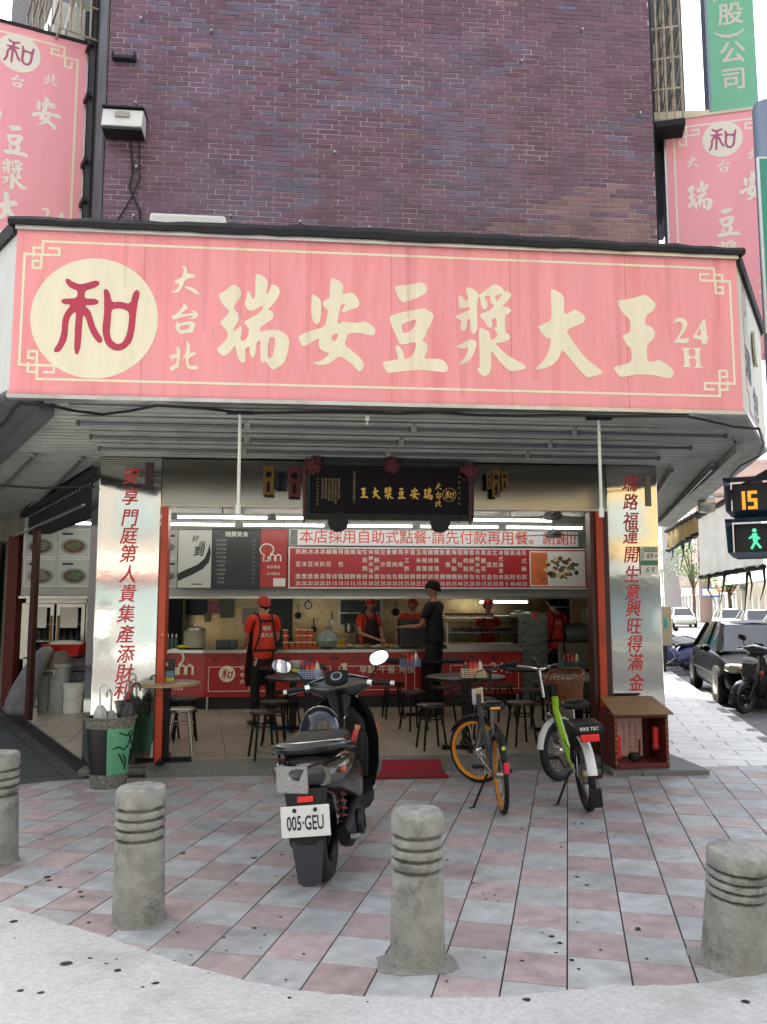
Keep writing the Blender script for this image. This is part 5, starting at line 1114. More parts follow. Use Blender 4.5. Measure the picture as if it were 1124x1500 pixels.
def bset(px, py, c, label, word, off=.03, cols=('#3a2a22', '#b8321e', '#c04a25', '#cfc8b5'), w=.24):
    q = gr(px, py, .85); basket(q, c, label, w)
    names = ('brown soy', 'bright red chilli', 'orange red chilli', 'white capped')
    for i, cc in enumerate(cols):
        bottle((q.x - w / 2 + .045 + i * (w - .09) / (len(cols) - 1), q.y + off, q.z + .008), cc, f'{names[i]} sauce bottle in the {word}')
bset(454, 994, '#8fa9c9', 'pale blue lattice basket on the round table behind the scooter', 'pale blue basket behind the scooter', .02)
bset(601, 976, '#6f87bd', 'blue lattice basket on the middle table', 'blue basket on the middle table')
bset(694, 992, '#d3c7a0', 'cream lattice basket on the round table behind the bicycle bars', 'cream basket behind the bicycle')
bset(838, 979, '#2d6a68', 'teal lattice basket on the long table at the right', 'teal basket on the right table')
q = gr(437, 978, .85); basket(q + Vector((.08, .1, 0)), '#4d5f9c', 'small indigo basket behind the white bowl', .14, .1, .07)
t = thing('noodle_bowl', 'white bowl on the table in front of the apron worker', 'bowl', q + Vector((-.02, .02, 0))); MB().lathe([(.04, 0), (.045, .012), (.09, .07), (.095, .075), (.088, .072), (.04, .02)], 22).build('bowl_body', m_white, t); MB().lathe([(.084, .066), (.02, .07)], 16).build('food', mat('food_orange', '#b96c3c', .6), t)
t = thing('cloth', 'bright yellow green cloth crumpled on the table by the apron worker', 'cloth', gr(428, 985, .85)); b_ = MB(); rn = random.Random(8)
for j in range(14): b_.ball((rn.uniform(-.1, .1), rn.uniform(-.06, .06), rn.uniform(.01, .03)), (.055, .04, .018), 8, 5)
b_.build('fabric', mat('lime_cloth', '#b3c22a', .7), t)
q = gr(243, 998, .85); t = thing('table_advert', 'small upright advert card on the light wood table', 'card', q, R(8)); MB().box((0, 0, .11), (.17, .03, .22)).build('card', m_dark, t); MB().b2((-.075, -.017, .01), (.075, -.0155, .10)).build('picture', mat('ad_blue', '#5d93b8', .4), t, smooth=False); MB().b2((-.08, -.0175, .0), (.08, -.016, .035)).build('strip', mat('ad_yellow', '#c9c95b', .4), t, smooth=False); MB().lathe([(.02, 0), (.02, .002)], 8, (0, -.016, .165), 'Y').build('badge', m_white, t)
# ================================================================ PEOPLE
m_skin = mat('skin', '#b8866a', .5, var=.06); m_skin2 = mat('skin_tan', '#94664c', .5)
m_hair = mat('hair_black', '#060505', .7, spec=.2); m_shirt = mat('shirt_red', '#dc3a1f', .7, var=.08, scale=9, bump=.4, bscale=14); m_apron = mat('apron_dark', '#2a0f14', .7, bump=.4, bscale=14); m_blackc = mat('cloth_black', '#050506', .8, bump=.5, bscale=12)
m_capr = mat('cap_red', '#d03a1d', .7)
def skin(name, V, Ed, m, parent, root=0, sub=1):
    me = bpy.data.meshes.new(name); me.from_pydata([v[0] for v in V], Ed, []); me.materials.append(m); o = link(name, me, parent)
    md = o.modifiers.new('k', 'SKIN'); md.use_smooth_shade = True; md.branch_smoothing = .6
    sv = me.skin_vertices if me.skin_vertices else None
    if not sv:
        bm = bmesh.new(); bm.from_mesh(me); bm.verts.layers.skin.verify(); bm.to_mesh(me); bm.free()
    for i, v in enumerate(V):
        r = v[1]; r = r if isinstance(r, tuple) else (r, r); me.skin_vertices[0].data[i].radius = r; me.skin_vertices[0].data[i].use_root = (i == root)
    s = o.modifiers.new('s', 'SUBSURF'); s.levels = s.render_levels = sub
    return o
def hand(V, Ed, wi, wrist, elbow, side, curl=.5):
    d = (Vector(wrist) - Vector(elbow)).normalized(); u = Vector((0, 0, 1)); sd_ = d.cross(u)
    sd_ = sd_.normalized() if sd_.length > .1 else Vector((1, 0, 0)); dn = sd_.cross(d).normalized()
    if dn.z > 0: dn = -dn
    p = Vector(wrist) + d * .05; V.append((p, (.036, .02))); pi = len(V) - 1; Ed.append((wi, pi))
    for k in range(4):
        a = p + d * .04 + sd_ * (k - 1.5) * .021; L = (.034, .040, .038, .028)[k]
        V.append((a, .0095)); i0 = len(V) - 1; Ed.append((pi, i0)); b = a + d * L + dn * L * curl * .5; V.append((b, .0085)); Ed.append((i0, i0 + 1)); V.append((b + d * L * .4 + dn * L * curl, .0075)); Ed.append((i0 + 1, i0 + 2))
    a = p + sd_ * (.035 * side) - d * .01 + dn * .005; V.append((a, .011)); i0 = len(V) - 1; Ed.append((pi, i0)); V.append((a + d * .035 + sd_ * .008 * side + dn * .012, .009)); Ed.append((i0, i0 + 1))
def person(name_label, loc, rz, H=1.6, shirt=m_shirt, sk=m_skin, arms=None, head=(0, 0, 0), lean=0.0, cap=None, apron=False, legs=m_blackc, back_text=None, short_sleeve=True, hair_long=False, lower=True, face=True, build=1.0):
    t = thing('person', name_label, 'person', loc, rz); s = H / 1.7; P = lambda x, y, z: Vector((x * s, y * s - lean * max(0, z - .9) * s, z * s))
    arms = arms or [((.25, .02, 1.17), (.27, -.04, .92)), ((-.25, .02, 1.17), (-.27, -.04, .92))]
    w = build
    V = [(P(0, 0, .95), (.13 * w * s, .10 * w * s)), (P(0, .005, 1.12), (.115 * w * s, .09 * w * s)), (P(0, 0, 1.30), (.14 * w * s, .095 * w * s)), (P(0, .01, 1.42), (.085 * s, .07 * s)), (P(0, 0, 1.49), .045 * s),
         (P(*[0 + head[0] * .3, -.01 + head[1] * .3, 1.545]), (.055 * s, .062 * s)), (P(head[0], -.01 + head[1], 1.62 + head[2]), (.082 * s, .092 * s)), (P(head[0] * 1.2, .0 + head[1], 1.685 + head[2]), (.062 * s, .066 * s))]
    Ed = [(i, i + 1) for i in range(7)]
    for sd_, (e, h_) in zip((1, -1), arms):
        i = len(V); V += [(P(sd_ * .165 * w, .01, 1.40), .052 * s), (P(*e), .037 * s), (P(*h_), .024 * s)]; Ed += [(3, i), (i, i + 1), (i + 1, i + 2)]
        hand(V, Ed, i + 2, P(*h_), P(*e), -sd_)
    for sd_ in (1, -1):
        i = len(V); V += [(P(sd_ * .09, 0, .88), .085 * s), (P(sd_ * .11, -.02, .5), .055 * s), (P(sd_ * .12, .02, .1), .038 * s), (P(sd_ * .125, -.12, .035), (.04 * s, .03 * s))]; Ed += [(0, i), (i, i + 1), (i + 1, i + 2), (i + 2, i + 3)]
    skin('body', V, Ed, sk, t, 0, 1)
    g = .012
    V = [(P(0, 0, .80), ((.165 + g) * w * s, (.115 + g) * w * s)), (P(0, .005, 1.10), ((.135 + g) * w * s, (.10 + g) * w * s)), (P(0, 0, 1.28), ((.155 + g) * w * s, (.10 + g) * w * s)), (P(0, .01, 1.41), (.10 * s, .078 * s)), (P(0, .005, 1.455), .058 * s)]
    Ed = [(0, 1), (1, 2), (2, 3), (3, 4)]
    for sd_, (e, h_) in zip((1, -1), arms):
        a = Vector((sd_ * .175 * w, .01, 1.40)); e_ = Vector(e); f = .7 if short_sleeve else 1.0; i = len(V)
        q = a.lerp(e_, f); V += [(P(*a), .068 * s), (P(*q), .056 * s)]; Ed += [(3, i), (i, i + 1)]
        if not short_sleeve: V.append((P(*e_.lerp(Vector(h_), .9)), .04 * s)); Ed.append((i + 1, i + 2))
    skin('shirt', V, Ed, shirt, t, 0, 2)
    if lower:
        V = [(P(0, 0, 1.06), (.13 * w * s, .10 * w * s)), (P(0, 0, .88), (.155 * w * s, .125 * w * s))]; Ed = [(0, 1)]
        for sd_ in (1, -1):
            i = len(V); V += [(P(sd_ * .095, 0, .80), .10 * s), (P(sd_ * .11, -.02, .5), .075 * s), (P(sd_ * .12, .02, .10), .062 * s)]; Ed += [(1, i), (i, i + 1), (i + 1, i + 2)]
        skin('trousers', V, Ed, legs, t, 0, 1)
        for sd_ in (1, -1): loftx(MB(), [(-.02, 0, .03, .03, .03), (.03, 0, .035, .045, .035), (.15, 0, .03, .045, .03), (.22, 0, .022, .035, .022)]).build('shoe', m_dark, t, loc=P(sd_ * .12, .06, 0), rot=(0, 0, -PI / 2))
    hc = P(head[0], -.005 + head[1], 1.63 + head[2])
    hr = MB(); n = 14
    rs = []
    for k in range(1, 7):      # hair / cap shell over the crown, lower at the back
        a = PI / 2 * k / 6 * 1.02; rr_ = math.sin(a) * .098 * s
        rs.append([hc + Vector((rr_ * math.cos(2 * PI * j / n), rr_ * 1.12 * math.sin(2 * PI * j / n) + .012 * s, math.cos(a) * .105 * s - (.05 * s * max(0, math.sin(2 * PI * j / n)) if k > 4 else 0))) for j in range(n)])
    hr.rings(rs); hr.build('cap' if cap else 'hair', cap or m_hair, t)
    if cap:
        hr = MB(); hr.ball(hc + Vector((0, .05 * s, -.035 * s)), (.075 * s, .055 * s, .06 * s), 10, 6); hr.build('hair', m_hair, t)
        br = MB(); br.add([hc + Vector((x * s, (-.085 - .05 * (1 - (x / .08) ** 2)) * s, -.0 * s + .012 * s)) for x in (-.075, -.04, 0, .04, .075)] + [hc + Vector((x * s, -.06 * s, .02 * s)) for x in (.075, 0, -.075)], [(0, 1, 2, 3, 4, 5, 6, 7)]); br.build('cap_brim', cap, t, smooth=False)
    if face:
        f = MB(); f.tube([hc + Vector((0, -.082 * s, .0)), hc + Vector((0, -.108 * s, -.035 * s)), hc + Vector((0, -.086 * s, -.042 * s))], [.008 * s, .014 * s, .008 * s], 6); f.build('nose', sk, t)
        for sd_ in (1, -1):
            MB().ball(hc + Vector((sd_ * .031 * s, -.082 * s, .0)), (.012 * s, .008 * s, .006 * s), 8, 5).build('eye', m_hair, t); MB().ball(hc + Vector((sd_ * .082 * s, .0, -.015 * s)), (.01 * s, .02 * s, .028 * s), 8, 5).build('ear', sk, t)
        MB().ball(hc + Vector((0, -.084 * s, -.062 * s)), (.022 * s, .01 * s, .006 * s), 8, 5).build('mouth', mat('lips', '#7a3a33', .5), t)
    if apron:
        a = MB(); 
        def sheet(x0, x1, z0, z1, y): a.add([P(x0, y, z0), P(x1, y, z0), P(x1, y, z1), P(x0, y, z1)], [(0, 1, 2, 3)])
        rs = []
        for z, hw, yy in ((1.36, .09, -.135), (1.28, .13, -.155), (1.05, .17, -.16), (.95, .19, -.17), (.7, .21, -.18), (.5, .2, -.17)): rs.append([P(-hw, yy + .03, z), P(-hw * .5, yy, z), P(hw * .5, yy, z), P(hw, yy + .03, z), P(hw * .5, yy + .012, z), P(-hw * .5, yy + .012, z)])
        a.rings(rs); a.build('apron', m_apron, t)
        st = MB()
        for sd_ in (1, -1):
            st.tube([P(sd_ * .09, -.12, 1.36), P(sd_ * .10, -.02, 1.485), P(sd_ * .10, .08, 1.46), P(sd_ * .085, .13, 1.38), P(sd_ * .10, .135, 1.2), P(sd_ * .16, .09, 1.0)], .014 * s, 6)
        st.tube([P(-.085, .13, 1.38), P(0, .135, 1.37), P(.085, .13, 1.38)], .018 * s, 6); st.tube([P(-.17, .04, .98), P(-.09, .15, .99), P(0, .165, .99), P(.09, .15, .99), P(.17, .04, .98)], .016 * s, 6)
        st.tube([P(-.06, .165, .99), P(-.08, .17, .72)], .012 * s, 5); st.build('apron_strap', m_apron, t)
    if back_text:
        for i, (s_, z) in enumerate(back_text):
            me = text_me(s_, .06, bold=.03); me.materials.clear(); me.materials.append(m_cream2); link('lettering', me, t, P(0, .132 - .0 * i, z), (PI / 2, 0, PI))
    return t
# worker with the apron, back to us
person('worker seen from behind in red shirt and dark apron setting down a bowl', gr(385, 1062, FZ) * 1.0, R(205), 1.60, cap=m_capr, apron=True, arms=[((.20, -.14, 1.12), (.14, -.36, 1.04)), ((-.24, -.08, 1.13), (-.20, -.33, 1.0))], head=(-.03, -.04, -.02), lean=.10, back_text=[('瑞安', 1.27), ('漿大王', 1.18)], build=1.08)
q = at(538, 915, 13.0); person('worker in red cap and apron preparing food behind the counter', (q.x, 13.0, FZ), R(28), 1.58, cap=m_capr, apron=True, arms=[((.22, -.1, 1.13), (.08, -.34, 1.05)), ((-.22, -.1, 1.13), (-.06, -.34, 1.05))], head=(.02, -.03, -.02), lean=.08)
q = at(636, 900, 11.35); person('standing man dressed in black waiting at the counter with his hands raised', (q.x, 11.35, FZ), R(240), 1.80, shirt=m_blackc, sk=m_skin2, arms=[((.22, -.1, 1.13), (.14, -.36, 1.12)), ((-.24, -.08, 1.13), (-.12, -.34, 1.12))], head=(0, -.02, 0), build=1.15)
q = at(604, 900, 13.2); person('worker in a red cap bending behind the black cash register', (q.x, 13.2, FZ), R(0), 1.60, cap=m_capr, head=(0, -.05, -.03), lean=.1)
q = at(715, 905, 13.4); person('worker in a red cap standing behind the glass display case', (q.x, 13.4, FZ), R(20), 1.56, cap=m_capr, head=(0, -.03, 0))
q = at(813, 905, 12.75); person('worker in red shirt turned away beside the steel drawers', (q.x, 12.75, FZ), R(195), 1.62, cap=m_hair, apron=True, arms=[((.22, -.06, 1.14), (.2, -.28, .98)), ((-.22, -.06, 1.14), (-.2, -.28, .98))], head=(.02, -.03, 0), lean=.06, back_text=[('大王', 1.26)])
q = at(842, 950, 12.9); bn = thing('noodle_machine', 'grey kneading machine with a round drum at the right of the shop', 'machine', (q.x, 12.9, FZ)); MB().box((0, 0, .45), (.7, .5, .9)).build('base', m_steel, bn, bevel=.01); MB().lathe([(.16, -.2), (.18, -.15), (.18, .15), (.16, .2)], 18, (0, 0, 1.02), 'X').build('drum', m_cab, bn); MB().box((.2, .1, 1.15), (.06, .06, .5)).build('post', m_steel, bn); MB().tube([(-.3, .2, .9), (-.3, .2, 1.45), (.3, .2, 1.45), (.3, .2, .9)], .015, 6).build('rack', m_steel, bn)
# ================================================================ STREET FURNITURE BY THE SHOP
m_boll = mat('bollard_concrete', '#94948d', .85, var=.3, scale=9, bump=.7, bscale=50, dirt='#35342f', dirt_amt=.9, dirt_scale=5, detail=10)
def bollard(px, py, h, r, tilt, label, seed):
    q = gr(px, py); t = thing('bollard', label, 'bollard', (q.x, q.y, 0)); t.rotation_euler = tilt; rn = random.Random(seed)
    def ring_mesh(prof, name, n=40):
        rs = []
        for k, (rr_, z) in enumerate(prof):
            rs.append([Vector((rr_ * math.cos(2 * PI * j / n) * (1 + rn.uniform(-.008, .008)), rr_ * math.sin(2 * PI * j / n) * (1 + rn.uniform(-.008, .008)), z * h + rn.uniform(-.002, .002))) for j in range(n)])
        return MB().rings(rs).build(name, m_boll, t)
    body = [(r * 1.06, -.02), (r * 1.05, 0), (r * 1.0, .04)] + [(r * (1.0 - .05 * k / 8), .04 + .545 * k / 8) for k in range(1, 9)] + [(r * .93, .598), (r * .72, .604), (r * .72, .64)]
    ring_mesh(body, 'shaft')
    for k, z in enumerate((.628, .702, .776)):
        ring_mesh([(r * .72, z - .016), (r * .72, z-.002), (r * .95, z), (r * .97, z + .012), (r * .965, z + .036), (r * .94, z + .046), (r * .72, z + .05), (r * .72, z + .07)], 'ring')
    ring_mesh([(r * .72, .83), (r * .72, .848), (r * .96, .852), (r * .985, .866), (r * .98, .955), (r * .93, .982), (r * .82, .996), (r * .4, 1.0), (.01, 1.0)], 'cap')
    return t
bollard(203, 1347, .665, .130, (R(-1), R(-.5), .3), 'weathered concrete bollard left of the scooter, standing in a cement patch', 1)
bollard(612, 1408, .665, .124, (0, R(.3), 1.1), 'pale concrete bollard in the middle, nearest the camera', 2)
bollard(1074, 1412, .515, .136, (R(0), R(-6), 2.0), 'leaning mossy concrete bollard at the right edge', 3)
bollard(-6, 1262, .67, .130, (0, R(1.5), 2.8), 'concrete bollard cut by the left edge of the view', 4)
# red mat
a = [gr(*p) for p in ((556, 1121), (640, 1121), (660, 1142), (548, 1142))]
rm = MB(); mrs = []
for f_, yy, zz in ((0, a[3].y, .014), (.9, 8.015, .016), (.94, 8.04, .055), (1.0, 8.10, .102)):
    xl_, xr_ = a[3].x + (a[0].x - a[3].x) * f_, a[2].x + (a[1].x - a[2].x) * f_; mrs.append([Vector((xl_, yy, zz - .008)), Vector((xr_, yy, zz - .008)), Vector((xr_, yy - .004, zz + .004)), Vector((xl_, yy - .004, zz + .004))])
rm.rings(mrs); tag(rm.build('door_mat', mat('mat_red', '#9c2330', .9, var=.15, scale=60, bump=.8, bscale=200, dirt='#5c2a2c', dirt_amt=.5, dirt_scale=6), smooth=False), 'red mat lying before the shop step behind the scooter', 'mat')
# umbrella stand
q = gr(160, 1148); us = thing('umbrella_stand', 'black and green oval umbrella pot with silver ornamental bands', 'umbrella stand', (q.x + .02, q.y - .12, 0), R(10))
m_pot1 = mat('pot_black', '#0e0e10', .4); m_pot2 = mat('pot_green', '#5fa580', .45, var=.15, scale=14); m_orn = mat('ornament_silver', '#8f8f85', .35, metal=.7, var=.5, scale=40, bump=1.5, bscale=60)
def oval(r0, r1, z0, z1, n=36, a0=0, a1=2 * PI, th=.0):
    rs = []
    for k in range(9):
        f = k / 8; r = r0 + (r1 - r0) * f; z = z0 + (z1 - z0) * f
        rs.append([Vector(((r + th) * 1.05 * math.cos(a0 + (a1 - a0) * j / n), (r + th) * .8 * math.sin(a0 + (a1 - a0) * j / n), z)) for j in range(n + 1)])
    mb = MB(); N_ = n + 1; vs = [p for r in rs for p in r]; mb.add(vs, [(i * N_ + a, i * N_ + a + 1, (i + 1) * N_ + a + 1, (i + 1) * N_ + a) for i in range(8) for a in range(n)]); return mb
oval(.155, .195, .12, .52, a0=R(95), a1=R(265)).build('black_side', m_pot1, us); oval(.155, .195, .12, .52, a0=R(265), a1=R(455)).build('green_side', m_pot2, us)
oval(.145, .158, .0, .12).build('foot_band', m_orn, us); oval(.192, .212, .50, .60).build('rim_band', m_orn, us); oval(.195, .14, .60, .12, th=-.012).build('inside', m_pot1, us)
MB().tube([(.213 * 1.05 * math.cos(a), .213 * .8 * math.sin(a), .605) for a in (2 * PI * k / 36 for k in range(36))], .008, 6, close=True).build('rim', m_orn, us)
bm_ = MB(); rn = random.Random(2)
def onpot(a, z, o=.006): r = .155 + (z - .12) * .1 + o; return (r * 1.05 * math.cos(a), r * .8 * math.sin(a), z)
for a0, z0, pts in ((R(-60), .34, [(-20, 0), (-5, .02), (10, -.01), (25, .02)]), (R(-45), .46, [(-20, .02), (0, -.01), (20, .03)]), (R(-40), .24, [(-10, .05), (0, .0), (0, -.08)]), (R(-20), .26, [(0, .07), (2, -.07)]), (R(-30), .42, [(-8, .05), (12, -.05)]), (R(-30), .42, [(12, .05), (-8, -.05)]), (R(-55), .26, [(-8, .04), (8, -.05)]), (R(-5), .3, [(0, .08), (3, -.06)])):
    bm_.tube([onpot(a0 + R(dx), z0 + dz) for dx, dz in pts], .006, 5)
bm_.build('brush_pattern', m_pot1, us)
def umbrella(p, tilt, c, label, hook=True, hc=m_dark):
    t = thing('umbrella', label, 'umbrella', p); t.rotation_euler = tilt; m = mat('umb' + c[1:], c, .5, var=.1)
    f = MB(); rs = []
    for z, r in ((.06, .012), (.2, .03), (.45, .045), (.6, .05), (.66, .02)): rs.append([Vector((r * (1 + .25 * (j % 2)) * math.cos(2 * PI * j / 16), r * (1 + .25 * (j % 2)) * math.sin(2 * PI * j / 16), z)) for j in range(16)])
    f.rings(rs).build('canopy', m, t); MB().tube([(0, 0, .64), (0, 0, .80)] + [(.035 - .035 * math.cos(a), 0, .80 + .04 * math.sin(a)) for a in (R(30), R(70), R(110), R(150), R(180))] + [(.07, 0, .775)], .009, 8).build('handle', hc, t)
umbrella((us.location.x - .05, us.location.y, .05), (R(4), R(-3), 0), '#b9bbb7', 'folded grey umbrella with a white hooked handle in the pot', hc=m_white)
umbrella((us.location.x + .06, us.location.y + .03, .06), (R(-3), R(9), .4), '#3b3d40', 'folded dark umbrella with a black hooked handle in the pot')
umbrella((us.location.x + .02, us.location.y - .05, .0), (R(2), R(4), 2.4), '#8e9697', 'folded pale umbrella low in the pot', hc=m_steel)
# rubbish bin, bag, bucket
q = gr(73, 1046, FZ); tb = thing('rubbish_bin', 'grey lidded rubbish bin with a bag over its rim at the left opening', 'bin', (q.x, q.y + .2, FZ), R(-8)); m_bin = mat('bin_grey', '#9a9d9c', .5, var=.12, scale=5, dirt='#5c5d58', dirt_amt=.5)
loftz(MB(), [(0, 0, 0, .19, .17, 5), (0, 0, .62, .235, .21, 5), (0, 0, .63, .25, .225, 5), (0, 0, .68, .25, .225, 5)], n=24).build('bin_body', m_bin, tb)
MB().b2((-.09, -.235, .50), (.09, -.20, .60)).build('handle', m_bin, tb, bevel=.01); MB().b2((-.065, -.24, .52), (.065, -.225, .575)).build('handle_recess', m_greywall, tb); MB().b2((-.004, -.225, .05), (.004, -.19, .5)).build('seam', m_greywall, tb)
m_film = mat('grey_film', '#8f8f90', .35, var=.3, scale=6, bump=1.6, bscale=14, transl=.3); rs = []; rn = random.Random(12)
for z, r in ((.60, .255), (.66, .262), (.76, .25), (.84, .255), (.86, .23), (.80, .2)): rs.append([Vector((r * (1 + rn.uniform(-.05, .05)) * math.cos(2 * PI * j / 24), r * .9 * (1 + rn.uniform(-.05, .05)) * math.sin(2 * PI * j / 24), z + rn.uniform(-.02, .02))) for j in range(24)])
MB().rings(rs, cap=False).build('bin_liner', mat('liner_brown', '#6d675f', .3, var=.3, scale=8, bump=1.0, bscale=12), tb)
q = gr(26, 1050, FZ); rs = []
for k, (z, dx, a, b) in enumerate(((0, -.05, .12, .12), (.05, -.06, .2, .16), (.25, -.02, .19, .15), (.5, .08, .16, .12), (.75, .2, .14, .1), (.88, .28, .12, .08), (.93, .32, .03, .03))):
    rs.append([Vector((dx + a * (1 + rn.uniform(-.12, .12)) * math.cos(2 * PI * j / 18), b * (1 + .22 * (j % 2) * rn.random() + rn.uniform(-.08, .08)) * math.sin(2 * PI * j / 18), z + rn.uniform(-.03, .03))) for j in range(18)])
o = MB().rings(rs).build('garbage_bag', m_film, None, loc=(q.x + .02, q.y + .1, FZ), sub=2); tag(o, 'tall grey plastic bag slumped against the rubbish bin', 'bag')
q = gr(99, 1046, FZ); bk_ = thing('bucket', 'white plastic bucket with a wire handle beside the rubbish bin', 'bucket', (q.x + .02, q.y + .15, FZ)); MB().lathe([(.125, 0), (.15, .36), (.158, .365), (.158, .38), (.150, .385), (.158, .39), (.158, .405), (.165, .41), (.165, .42), (.148, .42), (.13, .02)], 28).build('bucket_body', m_white, bk_)
MB().tube([(-.158 * math.cos(a), -.16 * math.sin(a) * .9, .35 - .17 * math.sin(a)) for a in (PI * k / 12 for k in range(13))], .004, 5).build('handle', m_steel, bk_); MB().b2((-.1, -.142, .2), (-.03, -.13, .3)).build('print', m_greywall, bk_) if 0 else None
# little red shrine cabinet
q = at(940, 1105, 7.86); x0, x1 = at(899, 1030, 7.72).x, at(978, 1030, 7.72).x; m_sh = mat('shrine_red', '#5f1f1b', .5, var=.3, scale=7, dirt='#2c0f0e', dirt_amt=.6, dirt_scale=5)
sh = thing('shrine_cabinet', 'small red cabinet shrine with a brown lid at the foot of the right pillar', 'cabinet', ((x0 + x1) / 2, 7.72, .05)); w = x1 - x0
def sb_(name, a, b, m=m_sh, bev=.003): return MB().b2(a, b).build(name, m, sh, bevel=bev)
sb_('side_panel', (-w / 2, 0, 0), (-w / 2 + .03, .42, .50)); sb_('side_panel', (w / 2 - .03, 0, 0), (w / 2, .42, .50)); sb_('back_panel', (-w / 2 + .03, .39, .0), (w / 2 - .03, .42, .52)); sb_('floor_panel', (-w / 2 + .03, 0, 0), (w / 2 - .03, .39, .05)); sb_('front_rail', (-w / 2 + .03, .0, .47), (w / 2 - .03, .03, .50))
lid = MB(); lid.add([(-w / 2 - .03, -.06, .505), (w / 2 + .03, -.06, .505), (w / 2 + .0, .36, .62), (-w / 2 - .0, .36, .62), (-w / 2 - .03, -.06, .52), (w / 2 + .03, -.06, .52), (w / 2 + .0, .36, .635), (-w / 2 - .0, .36, .635)], [(3, 2, 1, 0), (4, 5, 6, 7), (0, 1, 5, 4), (1, 2, 6, 5), (2, 3, 7, 6), (3, 0, 4, 7)]); lid.build('lid', mat('lid_brown', '#8a6a48', .55, var=.25, scale=5, dirt='#55402b', dirt_amt=.6, dirt_scale=6), sh, smooth=False)
for s_, x in (('天官賜福招財進寶', -w / 2 + .015), ('福德正神合境平安', w / 2 - .015)): o = vtext(s_, .028, m_gold, sh, x, -.003, .0, .055); o.rotation_euler = FACE(); o.location = (x, -.003, .25)
cb = MB().b2((-.13, .30, .06), (.13, .31, .45)).build('paper_tablet', mat('tablet_pink', '#d3a8a2', .6), sh, smooth=False)
for s_, x, sz in (('敬奉天地君親師位', -.06, .026), ('中壇元帥太子爺公', .0, .034), ('歲次吉時良辰安奉', .06, .026)): o = vtext(s_, sz, m_dark, cb, x, .298, .0, sz * 1.12); o.rotation_euler = FACE(); o.location = (x, .298, .25)
for x, z in ((-.19, .14), (.19, .22)):
    cd = thing('red_candle', f'red electric candle on the {"left" if x < 0 else "right"} side inside the red cabinet', 'candle', (sh.location.x + x, sh.location.y + .12, sh.location.z + z)); MB().lathe([(.028, 0), (.03, .01), (.03, .14), (.02, .15)], 14).build('candle_body', mat('candle_red', '#d8302a', .35), cd); MB().lathe([(.035, -.06), (.04, -.03), (.02, 0)], 12).build('holder', m_letred, cd)
ic = thing('incense_pot', 'small dark incense pot with sticks inside the red cabinet', 'pot', (sh.location.x - .03, sh.location.y + .12, sh.location.z + .051)); MB().lathe([(.03, 0), (.055, .02), (.06, .05), (.045, .07), (.05, .075)], 14).build('pot', m_dark, ic); MB().tube([(.05, 0, .0), (.055, 0, .2)], .01, 6).build('incense_stick', m_brown, ic)
sb_('stone_foot', (-w / 2 - .06, -.08, -.055), (w / 2 + .12, .30, -.002), m_terr)
# ================================================================ SCOOTER
def _xf(s, M): s.v = [tuple(M @ Vector(v)) for v in s.v]; return s
MB.xf = _xf
m_sgrey = mat('scooter_grey', '#0f1113', .22, coat=.5, var=.06, dirt='#33322e', dirt_amt=.3, dirt_scale=9); m_spl = mat('scooter_plastic', '#060607', .45, bump=.2, bscale=300, spec=.35); m_tyre = mat('tyre_rubber', '#08080a', .7, bump=.3, bscale=120); m_rimd = mat('rim_dark', '#2a2b2d', .4, metal=.6)
m_lens = mat('lens_clear', '#b4b4b4', .2, bump=1.5, bscale=60); m_amber = mat('amber', '#a9542a', .3); m_redl = mat('reflector_red', '#e02a20', .25)
def wheel(parent, name, c, r, tr, mt, mrim, rimw=.02, nsp=20, M=None, hubm=m_chrome, hubr=.03, rimr=None, slick=False, axle='Y'):
    M = M or Matrix.Identity(4)
    w = MB(); n = 44; rr = rimr or tr * .9
    rs = []
    for k in range(12):
        a = 2 * PI * k / 12; rs.append((r - tr + tr * math.cos(a), tr * .92 * math.sin(a)))
    ring = []
    for i in range(n):
        t = 2 * PI * i / n; ring.append([Vector((R_ * math.cos(t), y, R_ * math.sin(t))) for R_, y in rs])
    w.rings(ring, close=True); o = w.xf(M @ Matrix.Translation(c)).build(name, mt, parent)
    f = MB(); ring = []; ri = r - 2 * tr
    for i in range(n):
        t = 2 * PI * i / n; ring.append([Vector((R_ * math.cos(t), y, R_ * math.sin(t))) for R_, y in ((ri + .008, rr), (ri - rimw, rr * .7), (ri - rimw, -rr * .7), (ri + .008, -rr))])
    f.rings(ring, close=True).xf(M @ Matrix.Translation(c)).build('rim', mrim, o)
    s = MB()
    for i in range(nsp):
        t = 2 * PI * i / nsp; t2 = t + (.35 if i % 2 else -.35); y = .02 if i % 4 < 2 else -.02
        s.tube([(hubr * math.cos(t2), y, hubr * math.sin(t2)), ((ri - rimw) * math.cos(t), 0, (ri - rimw) * math.sin(t))], .0013 if nsp > 8 else .012, 4)
    s.xf(M @ Matrix.Translation(c)).build('spokes', m_chrome if nsp > 8 else mrim, o)['kind'] = 'stuff'
    MB().lathe([(hubr * .5, -.045), (hubr, -.03), (hubr, .03), (hubr * .5, .045)], 16, (0, 0, 0), 'Y').xf(M @ Matrix.Translation(c)).build('hub', hubm, o); return o
def loc_h(px, py): return gr(px, py)
a, b = gr(478, 1290), gr(545, 1204); az = R(12)
